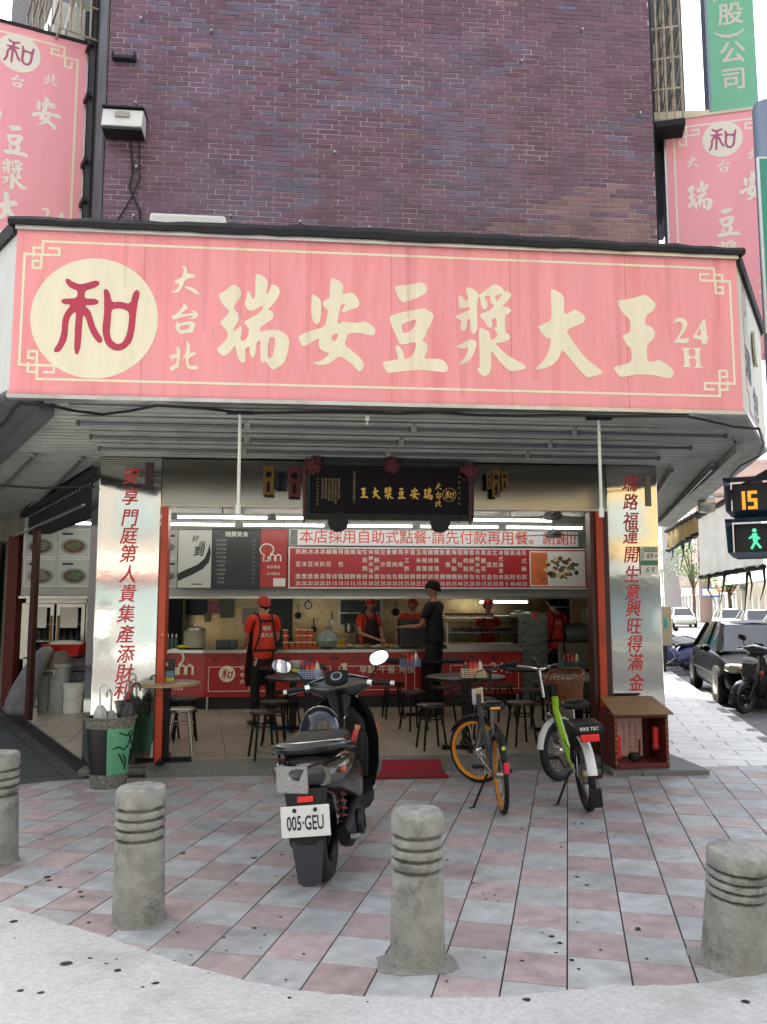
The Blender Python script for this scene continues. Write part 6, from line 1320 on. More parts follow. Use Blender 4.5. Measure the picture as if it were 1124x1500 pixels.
def scooter(loc, rz, lean, label, body=m_sgrey, full=True, lens=m_lens):
    t = thing('scooter', label, 'scooter', loc, rot=(lean, 0, rz))
    wheel(t, 'rear_wheel', (0, 0, .25), .25, .062, m_tyre, m_rimd, nsp=5, hubr=.05, hubm=m_rimd); wheel(t, 'front_wheel', (1.30, 0, .245), .245, .05, m_tyre, m_rimd, nsp=5, hubr=.05, hubm=m_rimd)
    loftx(MB(), [(-.37, 0, .65, .04, .03), (-.34, 0, .64, .13, .07), (-.26, 0, .63, .17, .10), (-.1, 0, .61, .20, .13), (.12, 0, .57, .215, .16), (.32, 0, .53, .21, .18), (.5, 0, .45, .185, .19), (.62, 0, .39, .16, .15), (.68, 0, .36, .14, .08)], 2.6, 24).build('body', body, t)
    loftx(MB(), [(-.24, 0, .75, .08, .012), (-.20, 0, .755, .145, .045), (-.02, 0, .765, .175, .055), (.2, 0, .755, .175, .055), (.34, 0, .735, .155, .05), (.55, 0, .735, .10, .04), (.62, 0, .70, .06, .02)], 3, 20).build('seat', m_spl, t)
    MB().tube([(.2, -.205, .70), (.0, -.21, .735), (-.2, -.20, .78), (-.34, -.14, .79), (-.39, 0, .79), (-.34, .14, .79), (-.2, .20, .78), (0, .21, .735), (.2, .205, .70)], [.016, .022, .027, .027, .027, .027, .027, .022, .016], 10).build('grab_rail', body, t, sub=1)
    MB().tube([(-.1, -.205, .785), (-.3, -.15, .815), (-.385, 0, .818), (-.3, .15, .815), (-.1, .205, .785)], .005, 6).build('chrome_trim', m_chrome, t, sub=1)
    # lamps on the tail
    MB().add([(-.352, .155, .565), (-.385, -.02, .555), (-.372, -.025, .695), (-.338, .15, .70), (-.30, .17, .565), (-.30, -.02, .555), (-.29, -.025, .70), (-.28, .16, .70)], [(0, 1, 2, 3), (0, 3, 7, 4), (1, 5, 6, 2), (3, 2, 6, 7), (0, 4, 5, 1)]).build('tail_light', lens, t, bevel=.006)
    for s in (-1, 1):
        MB().rings([se((-.345 + .0, s * .10, .635), (0, 1, 0), (0, 0, 1), .045, .05, 2.2, 12), se((-.24, s * .165, .645), (0, 1, 0), (0, 0, 1), .035, .055, 2.2, 12), se((-.08, s * .192, .655), (0, 1, 0), (0, 0, 1), .028, .045, 2.2, 12), se((.06, s * .205, .67), (0, 1, 0), (0, 0, 1), .01, .01, 2.2, 12)]).build('turn_signal', mat('signal_smoke', '#3d3a31', .12, coat=.6), t)
    MB().lathe([(.004, -.02), (.02, 0), (.022, .01), (.004, .02)], 10, (-.265, -.195, .65), 'Y').build('bulb', m_amber, t)
    MB().rings([se((-.33, 0, .58), (0, 1, 0), (1, 0, 0), .12, .03, 4, 14), se((-.36, 0, .50), (0, 1, 0), (1, 0, 0), .105, .02, 4, 14), se((-.385, 0, .34), (0, 1, 0), (1, 0, 0), .10, .015, 4, 14), se((-.39, 0, .30), (0, 1, 0), (1, 0, 0), .095, .012, 4, 14)]).build('rear_fender', m_spl, t)
    MB().add([(-.40, -.085, .32), (-.40, .085, .32), (-.42, .06, .12), (-.42, .03, .10), (-.42, -.03, .10), (-.42, -.06, .12), (-.385, -.085, .32), (-.385, .085, .32), (-.408, .06, .12), (-.408, .03, .10), (-.408, -.03, .10), (-.408, -.06, .12)], [(0, 1, 2, 3, 4, 5), (11, 10, 9, 8, 7, 6), (0, 6, 7, 1), (1, 7, 8, 2), (2, 8, 9, 3), (3, 9, 10, 4), (4, 10, 11, 5), (5, 11, 6, 0)]).build('mud_flap', mat('flap_blue_grey', '#23272f', .55), t, smooth=False)
    MB().b2((-.386, -.045, .515), (-.37, .04, .545)).build('reflector', m_redl, t, bevel=.003)
    # engine side
    MB().tube([(.02 + .035 * 0, -.125 + .024 * math.cos(k * .9), .30 + k * .0062) if 0 else (.0 + .026 * math.sin(k * .9), -.125 + .026 * math.cos(k * .9), .29 + k * .0056) for k in range(48)], .0065, 6).build('shock_spring', mat('spring_rust', '#6b2a1c', .5), t)
    MB().tube([(0, -.125, .25), (0, -.125, .60)], .012, 8).build('shock_rod', m_rimd, t)
    loftx(MB(), [(-.06, -.13, .25, .03, .05), (0, -.14, .26, .05, .085), (.15, -.15, .28, .055, .10), (.32, -.145, .29, .05, .09), (.5, -.12, .30, .045, .07), (.56, -.1, .3, .03, .04)], 2.8, 18).build('engine_cover', m_spl, t)
    MB().lathe([(.075, 0), (.07, .025), (.045, .03), (.045, .022), (.012, .022), (.012, .035)], 20, (.12, -.20, .285), 'Y', ).xf(Matrix.Identity(4)).build('fan_cover', m_rimd, t)
    MB().tube([(-.05, -.17, .245), (-.05, -.225, .245)], .018, 10).build('axle_nut', m_steel, t)
    loftx(MB(), [(-.1, .13, .24, .03, .04), (.0, .14, .25, .05, .08), (.3, .14, .27, .05, .09), (.5, .12, .28, .04, .06)], 2.6, 14).build('belt_case', m_rimd, t)
    # floor, leg shield, steering
    MB().rings([se((x, 0, z), (0, 1, 0), (0, 0, 1), w_, h_, 5, 16) for x, z, w_, h_ in ((.55, .30, .16, .06), (.7, .27, .19, .05), (.9, .27, .19, .05), (1.0, .30, .17, .06))]).build('floorboard', m_spl, t)
    sh_ = []
    for z, x, wd_, dp in ((.24, .98, .12, .03), (.32, 1.0, .19, .04), (.45, 1.04, .225, .05), (.62, 1.07, .235, .055), (.78, 1.05, .215, .05), (.88, 1.02, .16, .045), (.93, 1.0, .08, .03)):
        sh_.append([Vector((x + dp * (1 - (math.cos(2 * PI * k / 24)) ** 2 * 1.6) * (1 if math.sin(2 * PI * k / 24) > 0 else .25), wd_ * math.cos(2 * PI * k / 24), z)) for k in range(24)])
    MB().rings(sh_).build('leg_shield', body, t)
    MB().rings([se((.975 if z < .8 else .96, 0, z), (0, 1, 0), (1, 0, 0), w_, .02, 4, 16) for z, w_ in ((.38, .15), (.6, .17), (.76, .15), (.84, .09))]).build('inner_panel', m_spl, t)
    MB().rings([se((.935, -.08, z), (0, 1, 0), (1, 0, 0), w_, .04, 4, 14) for z, w_ in ((.50, .06), (.56, .075), (.68, .08))]).build('pocket', m_spl, t)
    MB().b2((1.01, -.242, .66), (1.04, -.236, .72)).build('side_reflector', mat('amber_bright', '#e2551f', .3), t, bevel=.004)
    MB().rings([se((1.0, y, z), (1, 0, 0), (0, 0, 1), a_, b_, 2.4, 16) for y, z, a_, b_ in ((-.235, 1.0, .02, .02), (-.2, 1.0, .04, .035), (-.12, .99, .085, .07), (0, .985, .11, .10), (.12, .99, .085, .07), (.2, 1.0, .04, .035), (.235, 1.0, .02, .02))]).build('handlebar_cover', body, t)
    MB().rings([se((.99, 0, z), (0, 1, 0), (1, 0, 0), w_, d_, 2.4, 16) for z, w_, d_ in ((.78, .07, .05), (.86, .075, .065), (.95, .10, .09))]).build('steering_neck', body, t)
    dm = MB(); Mx = Matrix.Translation((.925, 0, 1.055)) @ Matrix.Rotation(R(-40), 4, 'Y')
    dm.prism([(-.075, -.03), (-.045, -.075), (.04, -.085), (.06, -.05), (.06, .05), (.04, .085), (-.045, .075), (-.075, .03)], 0, .012); dm.xf(Mx).build('dashboard', m_spl, t)
    MB().lathe([(.04, .0), (.04, .004)], 20, (.0, 0, .013)).xf(Mx).build('speedometer', mat('gauge_silver', '#8d9092', .3), t); MB().lathe([(.028, .0), (.028, .003)], 20, (.0, 0, .0175)).xf(Mx).build('gauge_face', m_dark, t)
    for s in (-1, 1):
        MB().tube([(.98, s * .21, 1.0), (.96, s * .36, .985)], [.017, .019], 12).build('grip', m_spl, t); MB().tube([(.96, s * .36, .985), (.955, s * .385, .983)], .015, 10).build('bar_end', m_white, t)
        MB().tube([(1.02, s * .22, .99), (1.03, s * .27, .98), (1.01, s * .36, .96)], [.012, .009, .006], 8).build('brake_lever', m_chrome, t); MB().tube([(.985, s * .20, 1.0), (.98, s * .235, .995)], .026, 10).build('switch_box', m_chrome, t)
        MB().tube([(.98, s * .22, 1.02), (.97, s * .27, 1.09), (.95, s * (.33 if s > 0 else .27), 1.13)], .007, 8).build('mirror_stem', m_spl, t)
        mm_ = MB(); mm_.rings([se((.945 + dx, (.38 if s > 0 else -.30), 1.165), (0, 1, s * .35), (0, -s * .35, 1), a_, b_, 2.3, 20) for dx, a_, b_ in ((.03, .03, .02), (.02, .065, .042), (0, .07, .047), (-.004, .068, .045))]); mo = mm_.build('mirror_shell', m_spl, t)
        MB().rings([se((.939 + dx, (.38 if s > 0 else -.30), 1.165), (0, 1, s * .35), (0, -s * .35, 1), .063, .041, 2.3, 20) for dx in (0, .001)]).build('mirror_glass', mat('mirror_glass', '#e8ecec', .02, metal=1.0), mo, smooth=False)
    for s in (-1, 1): MB().tube([(1.12, s * .07, .55), (1.30, s * .08, .245)], .02, 8).build('fork_leg', m_rimd, t)
    ff = []
    for a_ in range(20, 171, 15):
        c_, s_ = math.cos(R(a_)), math.sin(R(a_)); ff.append([Vector((1.3 + (r_) * c_, y, .245 + r_ * s_)) for r_, y in ((.262, -.075), (.285, -.05), (.292, 0), (.285, .05), (.262, .075), (.278, .0))])
    MB().rings(ff).build('front_fender', body, t)
    loftz(MB(), [(1.13, 0, .45, .04, .1), (1.17, 0, .6, .05, .15), (1.14, 0, .78, .05, .15), (1.08, 0, .92, .04, .1)]).build('front_cowl', body, t)
    MB().rings([se((1.155, 0, .84), (0, 1, 0), (0, 0, 1), .13, .05, 2.5, 18), se((1.195, 0, .82), (0, 1, 0), (0, 0, 1), .12, .045, 2.5, 18), se((1.21, 0, .82), (0, 1, 0), (0, 0, 1), .08, .03, 2.5, 18)]).build('headlight', m_lens, t)
    for s in (-1, 1): MB().rings([se((1.13, s * .17, .66), (0, 1, 0), (0, 0, 1), .05, .035, 2.5, 12), se((1.16, s * .165, .66), (0, 1, 0), (0, 0, 1), .04, .025, 2.5, 12)]).build('front_signal', m_amber, t)
    MB().tube([(.45, .12, .2), (.38, .27, .01)], .01, 8).build('side_stand', m_rimd, t)
    return t
sc = scooter((a.x, a.y, 0), PI / 2 - az, R(-5.5), 'dark grey scooter parked with its number plate towards the street')
sc.scale = (1, 1.04, 1.03)
pt = bpy.data.objects.new('number_plate', None); C.objects.link(pt); pt.parent = sc; bpy.data.objects.remove(pt)
pm = MB().b2((-.13, -.078, 0), (.13, .078, .004)).build('number_plate', m_white, sc, bevel=.002); pm.location = (-.405, 0, .425); pm.rotation_euler = (PI / 2 - R(6), 0, -PI / 2)
me = text_me('005·GEU', .088, bold=.035, space=.98); me.materials.clear(); me.materials.append(mat('plate_ink', '#1b2430', .5)); lo = link('lettering', me, pm, (0, -.012, .0055)); lo.scale = (.62, 1.15, 1)
for s in (-1, 1): MB().lathe([(.012, 0), (.010, .006)], 10, (s * .055, .055, .004)).build('bolt', m_dark, pm)
def on_sc(p): return Matrix.LocRotScale(Vector((a.x, a.y, 0)), Euler((R(-5.5), 0, PI / 2 - az)), None) @ Vector(p)
m_helm = mat('helmet_blue', '#060c1c', .15, coat=.5)
hp = on_sc((.42, .05, .775)); hl = thing('helmet', 'dark blue helmet with stickers resting on the scooter seat', 'helmet', hp, rz=PI / 2 - az + .5)
rs = []
for k in range(11):
    a_ = PI / 2 * k / 10; z = .17 * math.cos(a_); r_ = .135 * math.sin(a_) ** .85 + .002; rs.append([Vector((r_ * 1.08 * math.cos(2 * PI * j / 26), r_ * math.sin(2 * PI * j / 26), z + .01)) for j in range(26)])
rs.append([Vector((.13 * math.cos(2 * PI * j / 26), .12 * math.sin(2 * PI * j / 26), .0)) for j in range(26)])
MB().rings(rs).build('shell', m_helm, hl); MB().tube([(.142 * math.cos(2 * PI * j / 26), .134 * math.sin(2 * PI * j / 26), .012) for j in range(26)], .006, 6, close=True).build('edge_trim', m_dark, hl)
for (aa, zz, c, r_) in ((R(195), .06, '#c9ced2', .02), (R(240), .11, '#8b3a2a', .018), (R(225), .045, '#d5d8d6', .014), (R(265), .07, '#c2c6c8', .018)):
    x, y = .141 * math.cos(aa), .131 * math.sin(aa); f_ = math.sqrt(max(0, 1 - (zz / .19) ** 2)); o = MB().lathe([(r_, 0), (r_, .002)], 14).build('sticker', mat('stick' + c[1:], c, .4), hl, loc=(x * f_ * 1.01, y * f_ * 1.01, zz)); o.rotation_euler = Vector((x, y, .05)).to_track_quat('Z', 'Y').to_euler()
t = thing('glass_bottle', 'small red bottle with a tan cap in the scooter pocket', 'bottle', on_sc((.91, -.08, .63))); MB().lathe([(.025, 0), (.028, .07), (.015, .10)], 12).build('glass', mat('bottle_red', '#a3121a', .15, coat=.5), t); MB().lathe([(.02, .10), (.02, .125)], 10).build('cap', mat('cap_tan', '#b08a5a', .5), t); t.rotation_euler = (0, R(15), 0)
t = thing('key_ring', 'key with green string hanging in the scooter ignition', 'keys', on_sc((.93, -.03, .80))); MB().tube([(0, .018 * math.cos(k), .018 * math.sin(k)) for k in (2 * PI * j / 14 for j in range(14))], .004, 6, close=True).build('ring', m_chrome, t); MB().tube([(0, 0, -.02), (0, .01, -.07)], .004, 6).build('string', mat('string_green', '#3f7f5a', .6), t)
# ================================================================ BICYCLES
def bicycle(loc, rz, lean, label, P):
    t = thing('bicycle', label, 'bicycle', loc, rot=(lean, 0, rz)); wb, r, tr = P['wb'], P['r'], P['tr']; xh = wb - .03
    S = Matrix.Translation((xh, 0, 0)) @ Matrix.Rotation(P['steer'], 4, 'Z') @ Matrix.Translation((-xh, 0, 0)); I4 = Matrix.Identity(4)
    wheel(t, 'rear_wheel', (0, 0, r), r, tr, m_tyre, P['rim'], nsp=20, hubr=P.get('hub', .025), rimw=P['rw'], hubm=m_steel); wheel(t, 'front_wheel', (wb, 0, r), r, tr, m_tyre, P['rim'], nsp=20, M=S, rimw=P['rw'], rimr=tr * .8)
    bb = (.40, 0, .26); st = (.27, 0, .60); hb, ht = (wb - .12, 0, r * 2 + .07), (wb - .16, 0, r * 2 + .22); fm = P['frame']
    MB().tube([ht, (wb - .14, 0, r * 2 + .1), (.55, 0, .33), bb], P['dt'], 12).build('down_tube', fm, t); MB().tube([bb, st], .018, 10).build('seat_tube', P.get('frame2', fm), t)
    MB().tube([hb, ht], .024, 12).build('head_tube', fm, t)
    for s in (-1, 1): MB().tube([bb, (0, s * .06, r)], .011, 8).build('chain_stay', P.get('frame2', fm), t); MB().tube([st, (0, s * .06, r)], .009, 8).build('seat_stay', P.get('frame2', fm), t)
    sp_ = P['sz']; MB().tube([st, (.22, 0, sp_ - .03)], .015, 10).build('seat_post', P.get('post', m_chrome), t)
    loftx(MB(), [(.05, 0, sp_, .04, .02), (.08, 0, sp_, P['sw'], .035), (.16, 0, sp_ + .005, P['sw'], .035), (.25, 0, sp_, .05, .03), (.34, 0, sp_ - .005, .02, .015)], 2.6, 16).build('saddle', m_spl, t)
    f = [(wb, r), (wb - .05, r * 2 + .05)]
    for s in (-1, 1): MB().tube([(wb, s * .05, r), (wb - .09, s * .05, r * 2 + .03), (wb - .115, 0, r * 2 + .07)], .012, 8).xf(S).build('fork_leg', P.get('fork', fm), t)
    hz = P['hz']; MB().tube([ht, (wb - .19, 0, hz)], .014, 10).xf(S).build('stem', P.get('stem', m_chrome), t)
    MB().tube([(wb - .30, -.29, hz + .05), (wb - .22, -.14, hz + .03), (wb - .17, -.04, hz), (wb - .17, .04, hz), (wb - .22, .14, hz + .03), (wb - .30, .29, hz + .05)], .011, 8).xf(S).build('handlebar', P.get('bar', m_spl), t)
    for s in (-1, 1):
        MB().tube([(wb - .25, s * .20, hz + .04), (wb - .31, s * .31, hz + .055)], .017, 10).xf(S).build('grip', m_spl, t); MB().tube([(wb - .2, s * .15, hz + .02), (wb - .2, s * .26, hz + .01)], .006, 6).xf(S).build('brake_lever', m_spl, t)
    def fender(cx, a0, a1, M, m, name):
        ff = []; n = 14
        for k in range(n + 1):
            a_ = R(a0 + (a1 - a0) * k / n); c_, s_ = math.cos(a_), math.sin(a_); ff.append([Vector((cx + r_ * c_, y, r + r_ * s_)) for r_, y in ((r + .006, -tr * 1.25), (r + .02, -tr * .8), (r + .026, 0), (r + .02, tr * .8), (r + .006, tr * 1.25), (r + .016, 0))])
        MB().rings(ff).xf(M).build(name, m, t)
    fender(0, 20, P.get('fa', 200), I4, P['fend'], 'rear_fender'); fender(wb, 30, 170, S, P['fend'], 'front_fender')
    MB().lathe([(.075, -.004), (.08, 0), (.075, .004)], 22, (.40, -.06, .26), 'Y').build('chain_ring', m_spl, t); MB().tube([(.40, -.06, .34), (0, -.045, r + .035)], .004, 5).build('chain', m_rimd, t); MB().tube([(.40, -.06, .18), (0, -.045, r - .035)], .004, 5).build('chain', m_rimd, t)
    ca = P['crank']
    for s in (-1, 1):
        e_ = Vector((.40 + s * .165 * math.cos(ca), s * -.09, .26 + s * .165 * math.sin(ca))); MB().tube([(.40, s * -.075, .26), e_], .009, 8).build('crank', m_rimd, t); MB().box(e_ + Vector((0, s * -.05, 0)), (.09, .085, .022)).build('pedal', m_spl, t, bevel=.005)
    ks = P['stand']; MB().tube([(.30, ks * .06, .24), (.20, ks * .20, .012), (.17, ks * .23, .012)], .010, 8).build('kickstand', m_spl, t)
    MB().tube([(wb - .2, .02, hz - .02), (wb - .05, .06, hz - .15), (wb - .12, .05, .7), (.8, .03, .5), (.5, .0, .38)], .004, 5).build('brake_cable', m_wire, t)
    return t, S
a1, b1 = gr(737, 1192), gr(712, 1143); az1 = R(4)
m_or2 = mat('rim_orange', '#d98a16', .35, metal=.2); m_bgrey = mat('frame_grey', '#4d5054', .35, metal=.3)
t1, S1 = bicycle((a1.x, a1.y, 0), PI / 2 - az1, R(-3), 'black share bicycle with bright orange rims and a card on its basket', dict(wb=1.12, r=.29, tr=.02, rim=m_or2, rw=.018, steer=R(52), frame=m_bgrey, dt=.022, post=m_steel, sz=.80, sw=.085, hz=1.0, stem=m_spl, fend=m_spl, crank=R(-20), stand=1, fa=150))
MB().b2((.03, -.04, .78), (.048, .04, .80)).build('saddle_reflector', mat('refl_yellow', '#d59b45', .3), t1, bevel=.004); MB().b2((-.325, -.022, .36), (-.312, .022, .44)).build('tail_reflector', mat('refl_pink', '#d8284a', .25), t1, bevel=.006); MB().lathe([(.015, 0), (.015, .01)], 10, (-.24, 0, .53), 'X').build('green_dot', mat('refl_lime', '#b8c53a', .3), t1)
def wire_basket(t, S, cx, z0, w, d, h, m, nm='basket'):
    f = MB(); 
    for k in range(7):
        for s in (-1, 1): x = cx - d / 2 + d * k / 6; f.tube([(x, s * w * .42, z0), (x, s * w / 2, z0 + h)], .003, 4); 
    for k in range(9):
        for s in (-1, 1): y = -.5 + k / 8; f.tube([(cx + s * d * .45, y * w * .84, z0), (cx + s * d / 2, y * w, z0 + h)], .003, 4)
    for k in range(5):
        q = k / 4; a_, b_ = d * (.45 + .05 * q), w * (.42 + .08 * q); f.tube([(cx - a_, -b_, z0 + h * q), (cx + a_, -b_, z0 + h * q), (cx + a_, b_, z0 + h * q), (cx - a_, b_, z0 + h * q)], .004 if k < 4 else .007, 5, close=True)
    for k in range(6): y = -.42 + .84 * k / 5; f.tube([(cx - d * .45, y * w, z0), (cx + d * .45, y * w, z0)], .003, 4)
    return f.xf(S).build(nm, m, t)
wire_basket(t1, S1, 1.20, .70, .30, .24, .20, m_spl)
cd = MB().b2((1.075, -.09, .70), (1.08, .10, .84)).xf(S1).build('card', m_white, t1, smooth=False); MB().b2((1.071, -.07, .715), (1.0745, .04, .825)).xf(S1).build('card_print', mat('card_yellow', '#d8b765', .5), cd, smooth=False)
a2, b2 = gr(862, 1188), gr(820, 1142); m_lime = mat('frame_lime', '#8fbf26', .3, coat=.4); m_wick = mat('wicker', '#6b3e22', .6, var=.3, scale=40); m_fw = mat('fender_white', '#d3d6d4', .3, coat=.3)
t2, S2 = bicycle((a2.x, a2.y, 0), PI / 2 - R(6), R(-4), 'lime green electric bicycle with white fenders and a wicker basket', dict(wb=1.10, r=.275, tr=.03, rim=m_rimd, rw=.02, steer=R(-48), frame=m_lime, dt=.030, frame2=m_fw, sz=.80, sw=.11, hz=1.02, fend=m_fw, crank=R(200), stand=1, fa=170, hub=.075, bar=m_chrome, fork=m_chrome))
MB().box((.16, 0, .50), (.10, .11, .36), M=Matrix.Rotation(R(-22), 3, 'Y')).build('battery', m_spl, t2, bevel=.02)
loftx(MB(), [(-.30, 0, .655, .07, .02), (-.27, 0, .66, .115, .045), (-.05, 0, .665, .12, .05), (.06, 0, .66, .09, .04)], 4, 20).build('rear_rack_pad', m_spl, t2); me = text_me('BIKE TEC', .035, bold=.03); me.materials.clear(); me.materials.append(m_white); l_ = link('lettering', me, t2, (-.302, 0, .67), (PI / 2, 0, -PI / 2)) 
l_.scale = (1, 1, 1); MB().b2((-.31, -.07, .575), (-.27, .07, .63)).build('tail_light', m_redl, t2, bevel=.008); MB().b2((-.33, -.045, .10), (-.30, .045, .24)).build('mud_flap', m_spl, t2, bevel=.01)
MB().tube([(-.25, -.1, .62), (-.15, -.1, .3), (0, -.07, .27)], .007, 6).build('rack_strut', m_spl, t2); MB().tube([(-.25, .1, .62), (-.15, .1, .3), (0, .07, .27)], .007, 6).build('rack_strut', m_spl, t2)
f = MB(); cx = 1.24
def bp_(u, q):      # rounded wicker shell
    a_ = 2 * PI * u; k = .80 + .22 * q; return Vector((cx + .15 * k * sgn(math.cos(a_)) * abs(math.cos(a_)) ** .7, .20 * k * sgn(math.sin(a_)) * abs(math.sin(a_)) ** .7, .68 + .26 * q + (.05 * math.cos(a_) * q)))
for k in range(44):
    f.tube([bp_(k / 44, 0), bp_(k / 44 + .01 * (-1) ** k, .33), bp_(k / 44 - .01 * (-1) ** k, .66), bp_(k / 44, 1)], .004, 4)
for q in range(12): f.tube([bp_(k / 40, q / 11 * .98) + Vector((0, 0, 0)) for k in range(40)], .005 if q < 11 else .010, 5, close=True)
f.add([tuple(bp_(k / 24, .01)) for k in range(24)], [tuple(range(24))]); f.xf(S2).build('wicker_basket', m_wick, t2)
MB().box((1.05, 0, .80), (.06, .10, .14)).xf(S2).build('control_box', m_spl, t2, bevel=.01); MB().tube([(.93, .03, 1.05), (.91, .05, 1.12)], .02, 8).xf(S2).build('bell', m_spl, t2)
# ================================================================ RIGHT-HAND STREET
n_r = Vector((kd.y, -kd.x, 0))           # to the right of the street direction
def SP(s, w, z=0.0): v = KP + kd * s + n_r * w; return Vector((v.x, v.y, z))   # s along the kerb, w metres out into the road
RZ = -R(18.4)
# payphone
q = gr(985, 984); ph = thing('payphone', 'teal payphone post on the pavement beside the right pillar', 'payphone', q + Vector((-.25, .0, 0)), RZ); m_teal = mat('phone_teal', '#2c8f93', .4)
MB().b2((-.12, -.1, .55), (.02, .1, 1.65)).build('housing', m_teal, ph, bevel=.02); MB().b2((.021, -.13, .62), (.25, .1, 1.55)).build('side_box', mat('phone_beige', '#a99a7c', .5), ph, bevel=.02); MB().b2((-.02, -.03, 0), (.1, .05, .56)).build('post', m_dark, ph)
MB().tube([(.1, -.22, 1.30), (.1, -.24, 1.2), (.1, -.22, 1.02)], [.055, .025, .055], 12).build('handset', m_teal, ph, sub=1); MB().tube([(.1, -.22, 1.0), (.15, -.25, .6), (.3, -.2, .35), (.1, -.15, .2)], .008, 6).build('cord', m_steel, ph)
# car builder: body lofted from cross sections
def car(loc, rz, label, col, L=4.5, W=1.74, H=1.42, detail=True, name='parked_car', cat='car', group=None):
    t = thing(name, label, cat, loc, rz, group); paint = mat('paint' + col[1:], col, .3, coat=.0, spec=.05 if col < '#2' else .5, var=.04, scale=1); hw = W / 2
    secs = [(-.50, .35, .52, .60), (-.485, .26, .70, .80), (-.44, .20, .86, .93), (-.33, .17, .93, .99), (-.15, .16, .92, 1.0), (.05, .16, .90, 1.0), (.20, .17, .88, 1.0), (.30, .17, .84, .985), (.40, .18, .76, .95), (.46, .20, .70, .86), (.488, .26, .60, .72), (.50, .34, .50, .58)]
    rs = []
    for x, z0, z1, wf in secs:
        w_ = hw * wf; X = x * L; m_ = (z0 + z1) / 2
        rs.append([Vector((X, -w_ * .88, z0)), Vector((X, w_ * .88, z0)), Vector((X, w_ * .98, z0 + .12)), Vector((X, w_, m_ + .02)), Vector((X, w_ * .96, z1 - .06)), Vector((X, w_ * .86, z1)), Vector((X, w_ * .4, z1 + .025)), Vector((X, -w_ * .4, z1 + .025)), Vector((X, -w_ * .86, z1)), Vector((X, -w_ * .96, z1 - .06)), Vector((X, -w_, m_ + .02)), Vector((X, -w_ * .98, z0 + .12))])
    MB().rings(rs).build('body', paint, t, sub=2 if detail else 1)
    cb = [(-.36, .90, .74), (-.24, 1.34, .66), (-.12, H, .64), (.06, H, .64), (.13, H - .05, .65), (.27, .90, .76)]
    gl = []
    for x, z, wf in cb:
        X = x * L; wt = hw * wf; gl.append((X, z, wt))
    g = MB(); dk = mat('car_glass', '#141a1e', .05, spec=.8)
    base_z = .86; vs = []; fs = []
    for X, z, wt in gl: vs += [(X, -hw * .88, base_z), (X, -wt, z), (X, wt, z), (X, hw * .88, base_z)]
    for i in range(len(gl) - 1):
        a_, b_ = i * 4, i * 4 + 4; fs += [(a_, a_ + 1, b_ + 1, b_), (a_ + 1, a_ + 2, b_ + 2, b_ + 1), (a_ + 2, a_ + 3, b_ + 3, b_ + 2)]
    fs += [(0, 3, 2, 1), tuple(len(gl) * 4 - 4 + k for k in (0, 1, 2, 3))]
    g.add(vs, fs).build('windows', dk, t, smooth=False)
    r = MB(); rt = [(x, z, w_) for x, z, w_ in gl[1:5]]; rs = []
    for x, z, w_ in rt: rs.append([Vector((x, -w_ - .012, z - .05)), Vector((x, -w_ * .9, z + .015)), Vector((x, 0, z + .035)), Vector((x, w_ * .9, z + .015)), Vector((x, w_ + .012, z - .05)), Vector((x, 0, z - .03))])
    r.rings(rs).build('roof', paint, t, sub=1)
    p = MB()
    for s in (-1, 1):
        for (x0, z0, w0), (x1, z1, w1) in ((gl[5], gl[4]), (gl[0], gl[1])): p.bar((x0, s * hw * .885, .87), (x1, s * (w1 + .005), z1), .07, .05)
        p.bar((-.03 * L, s * hw * .885, .87), (-.03 * L, s * (hw * .64 + .01), H - .02), .08, .04)
    p.build('pillars', paint, t, smooth=False)
    for sx in (-.32, .315):
        for s in (-1, 1):
            ar = MB(); ar.lathe([(.35, -.02), (.35, .04)], 24, (sx * L, s * (hw - .03), .31), 'Y').build('wheel_arch', m_tyre, t)
            w_ = MB().lathe([(.20, -.1), (.30, -.09), (.31, -.05), (.31, .08), (.20, .09)], 26, (sx * L, s * (hw - .08), .31), 'Y').build('wheel', m_tyre, t); MB().lathe([(.20, -.005), (.19, .0), (.05, .015)] if s < 0 else [(.20, .0), (.19, -.005), (.05, -.015)], 18, (sx * L, s * (hw + .015) , .31), 'Y').build('rim', m_steel, w_)
    if detail:
        for s in (-1, 1):
            o = MB(); o.rings([se((L * .445, s * hw * .72, .66), (0, 1, 0), (0, 0, 1), .19, .08, 3, 14), se((L * .475, s * hw * .66, .65), (0, 1, 0), (0, 0, 1), .21, .075, 3, 14), se((L * .488, s * hw * .56, .645), (0, 1, 0), (0, 0, 1), .14, .06, 3, 14)]).build('headlight', mat('headlight', '#a49a7e', .1, coat=1.0, bump=.6, bscale=30), t)
            loftx(MB(), [(L * .155, s * (hw + .05), .93, .06, .05), (L * .19, s * (hw + .06), .93, .09, .07), (L * .21, s * (hw + .05), .93, .06, .05)], 2.5, 12).build('side_mirror', paint, t)
            MB().bar((-.02 * L, s * (hw + .004), .76), (.035 * L, s * (hw + .004), .76), .02, .025).build('door_handle', paint, t); MB().bar((-.40 * L, s * (hw + .0), .5), (.40 * L, s * (hw + .004), .5), .012, .03).build('side_strip', m_dark, t)
            MB().tube([(L * .285, s * .12, .915), (L * .22, s * .65, .945)], .009, 6).build('wiper', m_dark, t)
        MB().b2((L * .485, -.45, .52), (L * .505, .45, .60)).build('grille', m_dark, t, bevel=.01); MB().b2((L * .48, -.17, .34), (L * .512, .17, .44)).build('number_plate', m_white, t)
        MB().b2((L * .47, -.7, .24), (L * .497, .7, .33)).build('bumper_opening', m_dark, t, bevel=.01)
    return t
fw, rw_ = gr(1052, 1018), gr(1034, 996)
c0 = SP(3.5, 1.08); dv = -kd
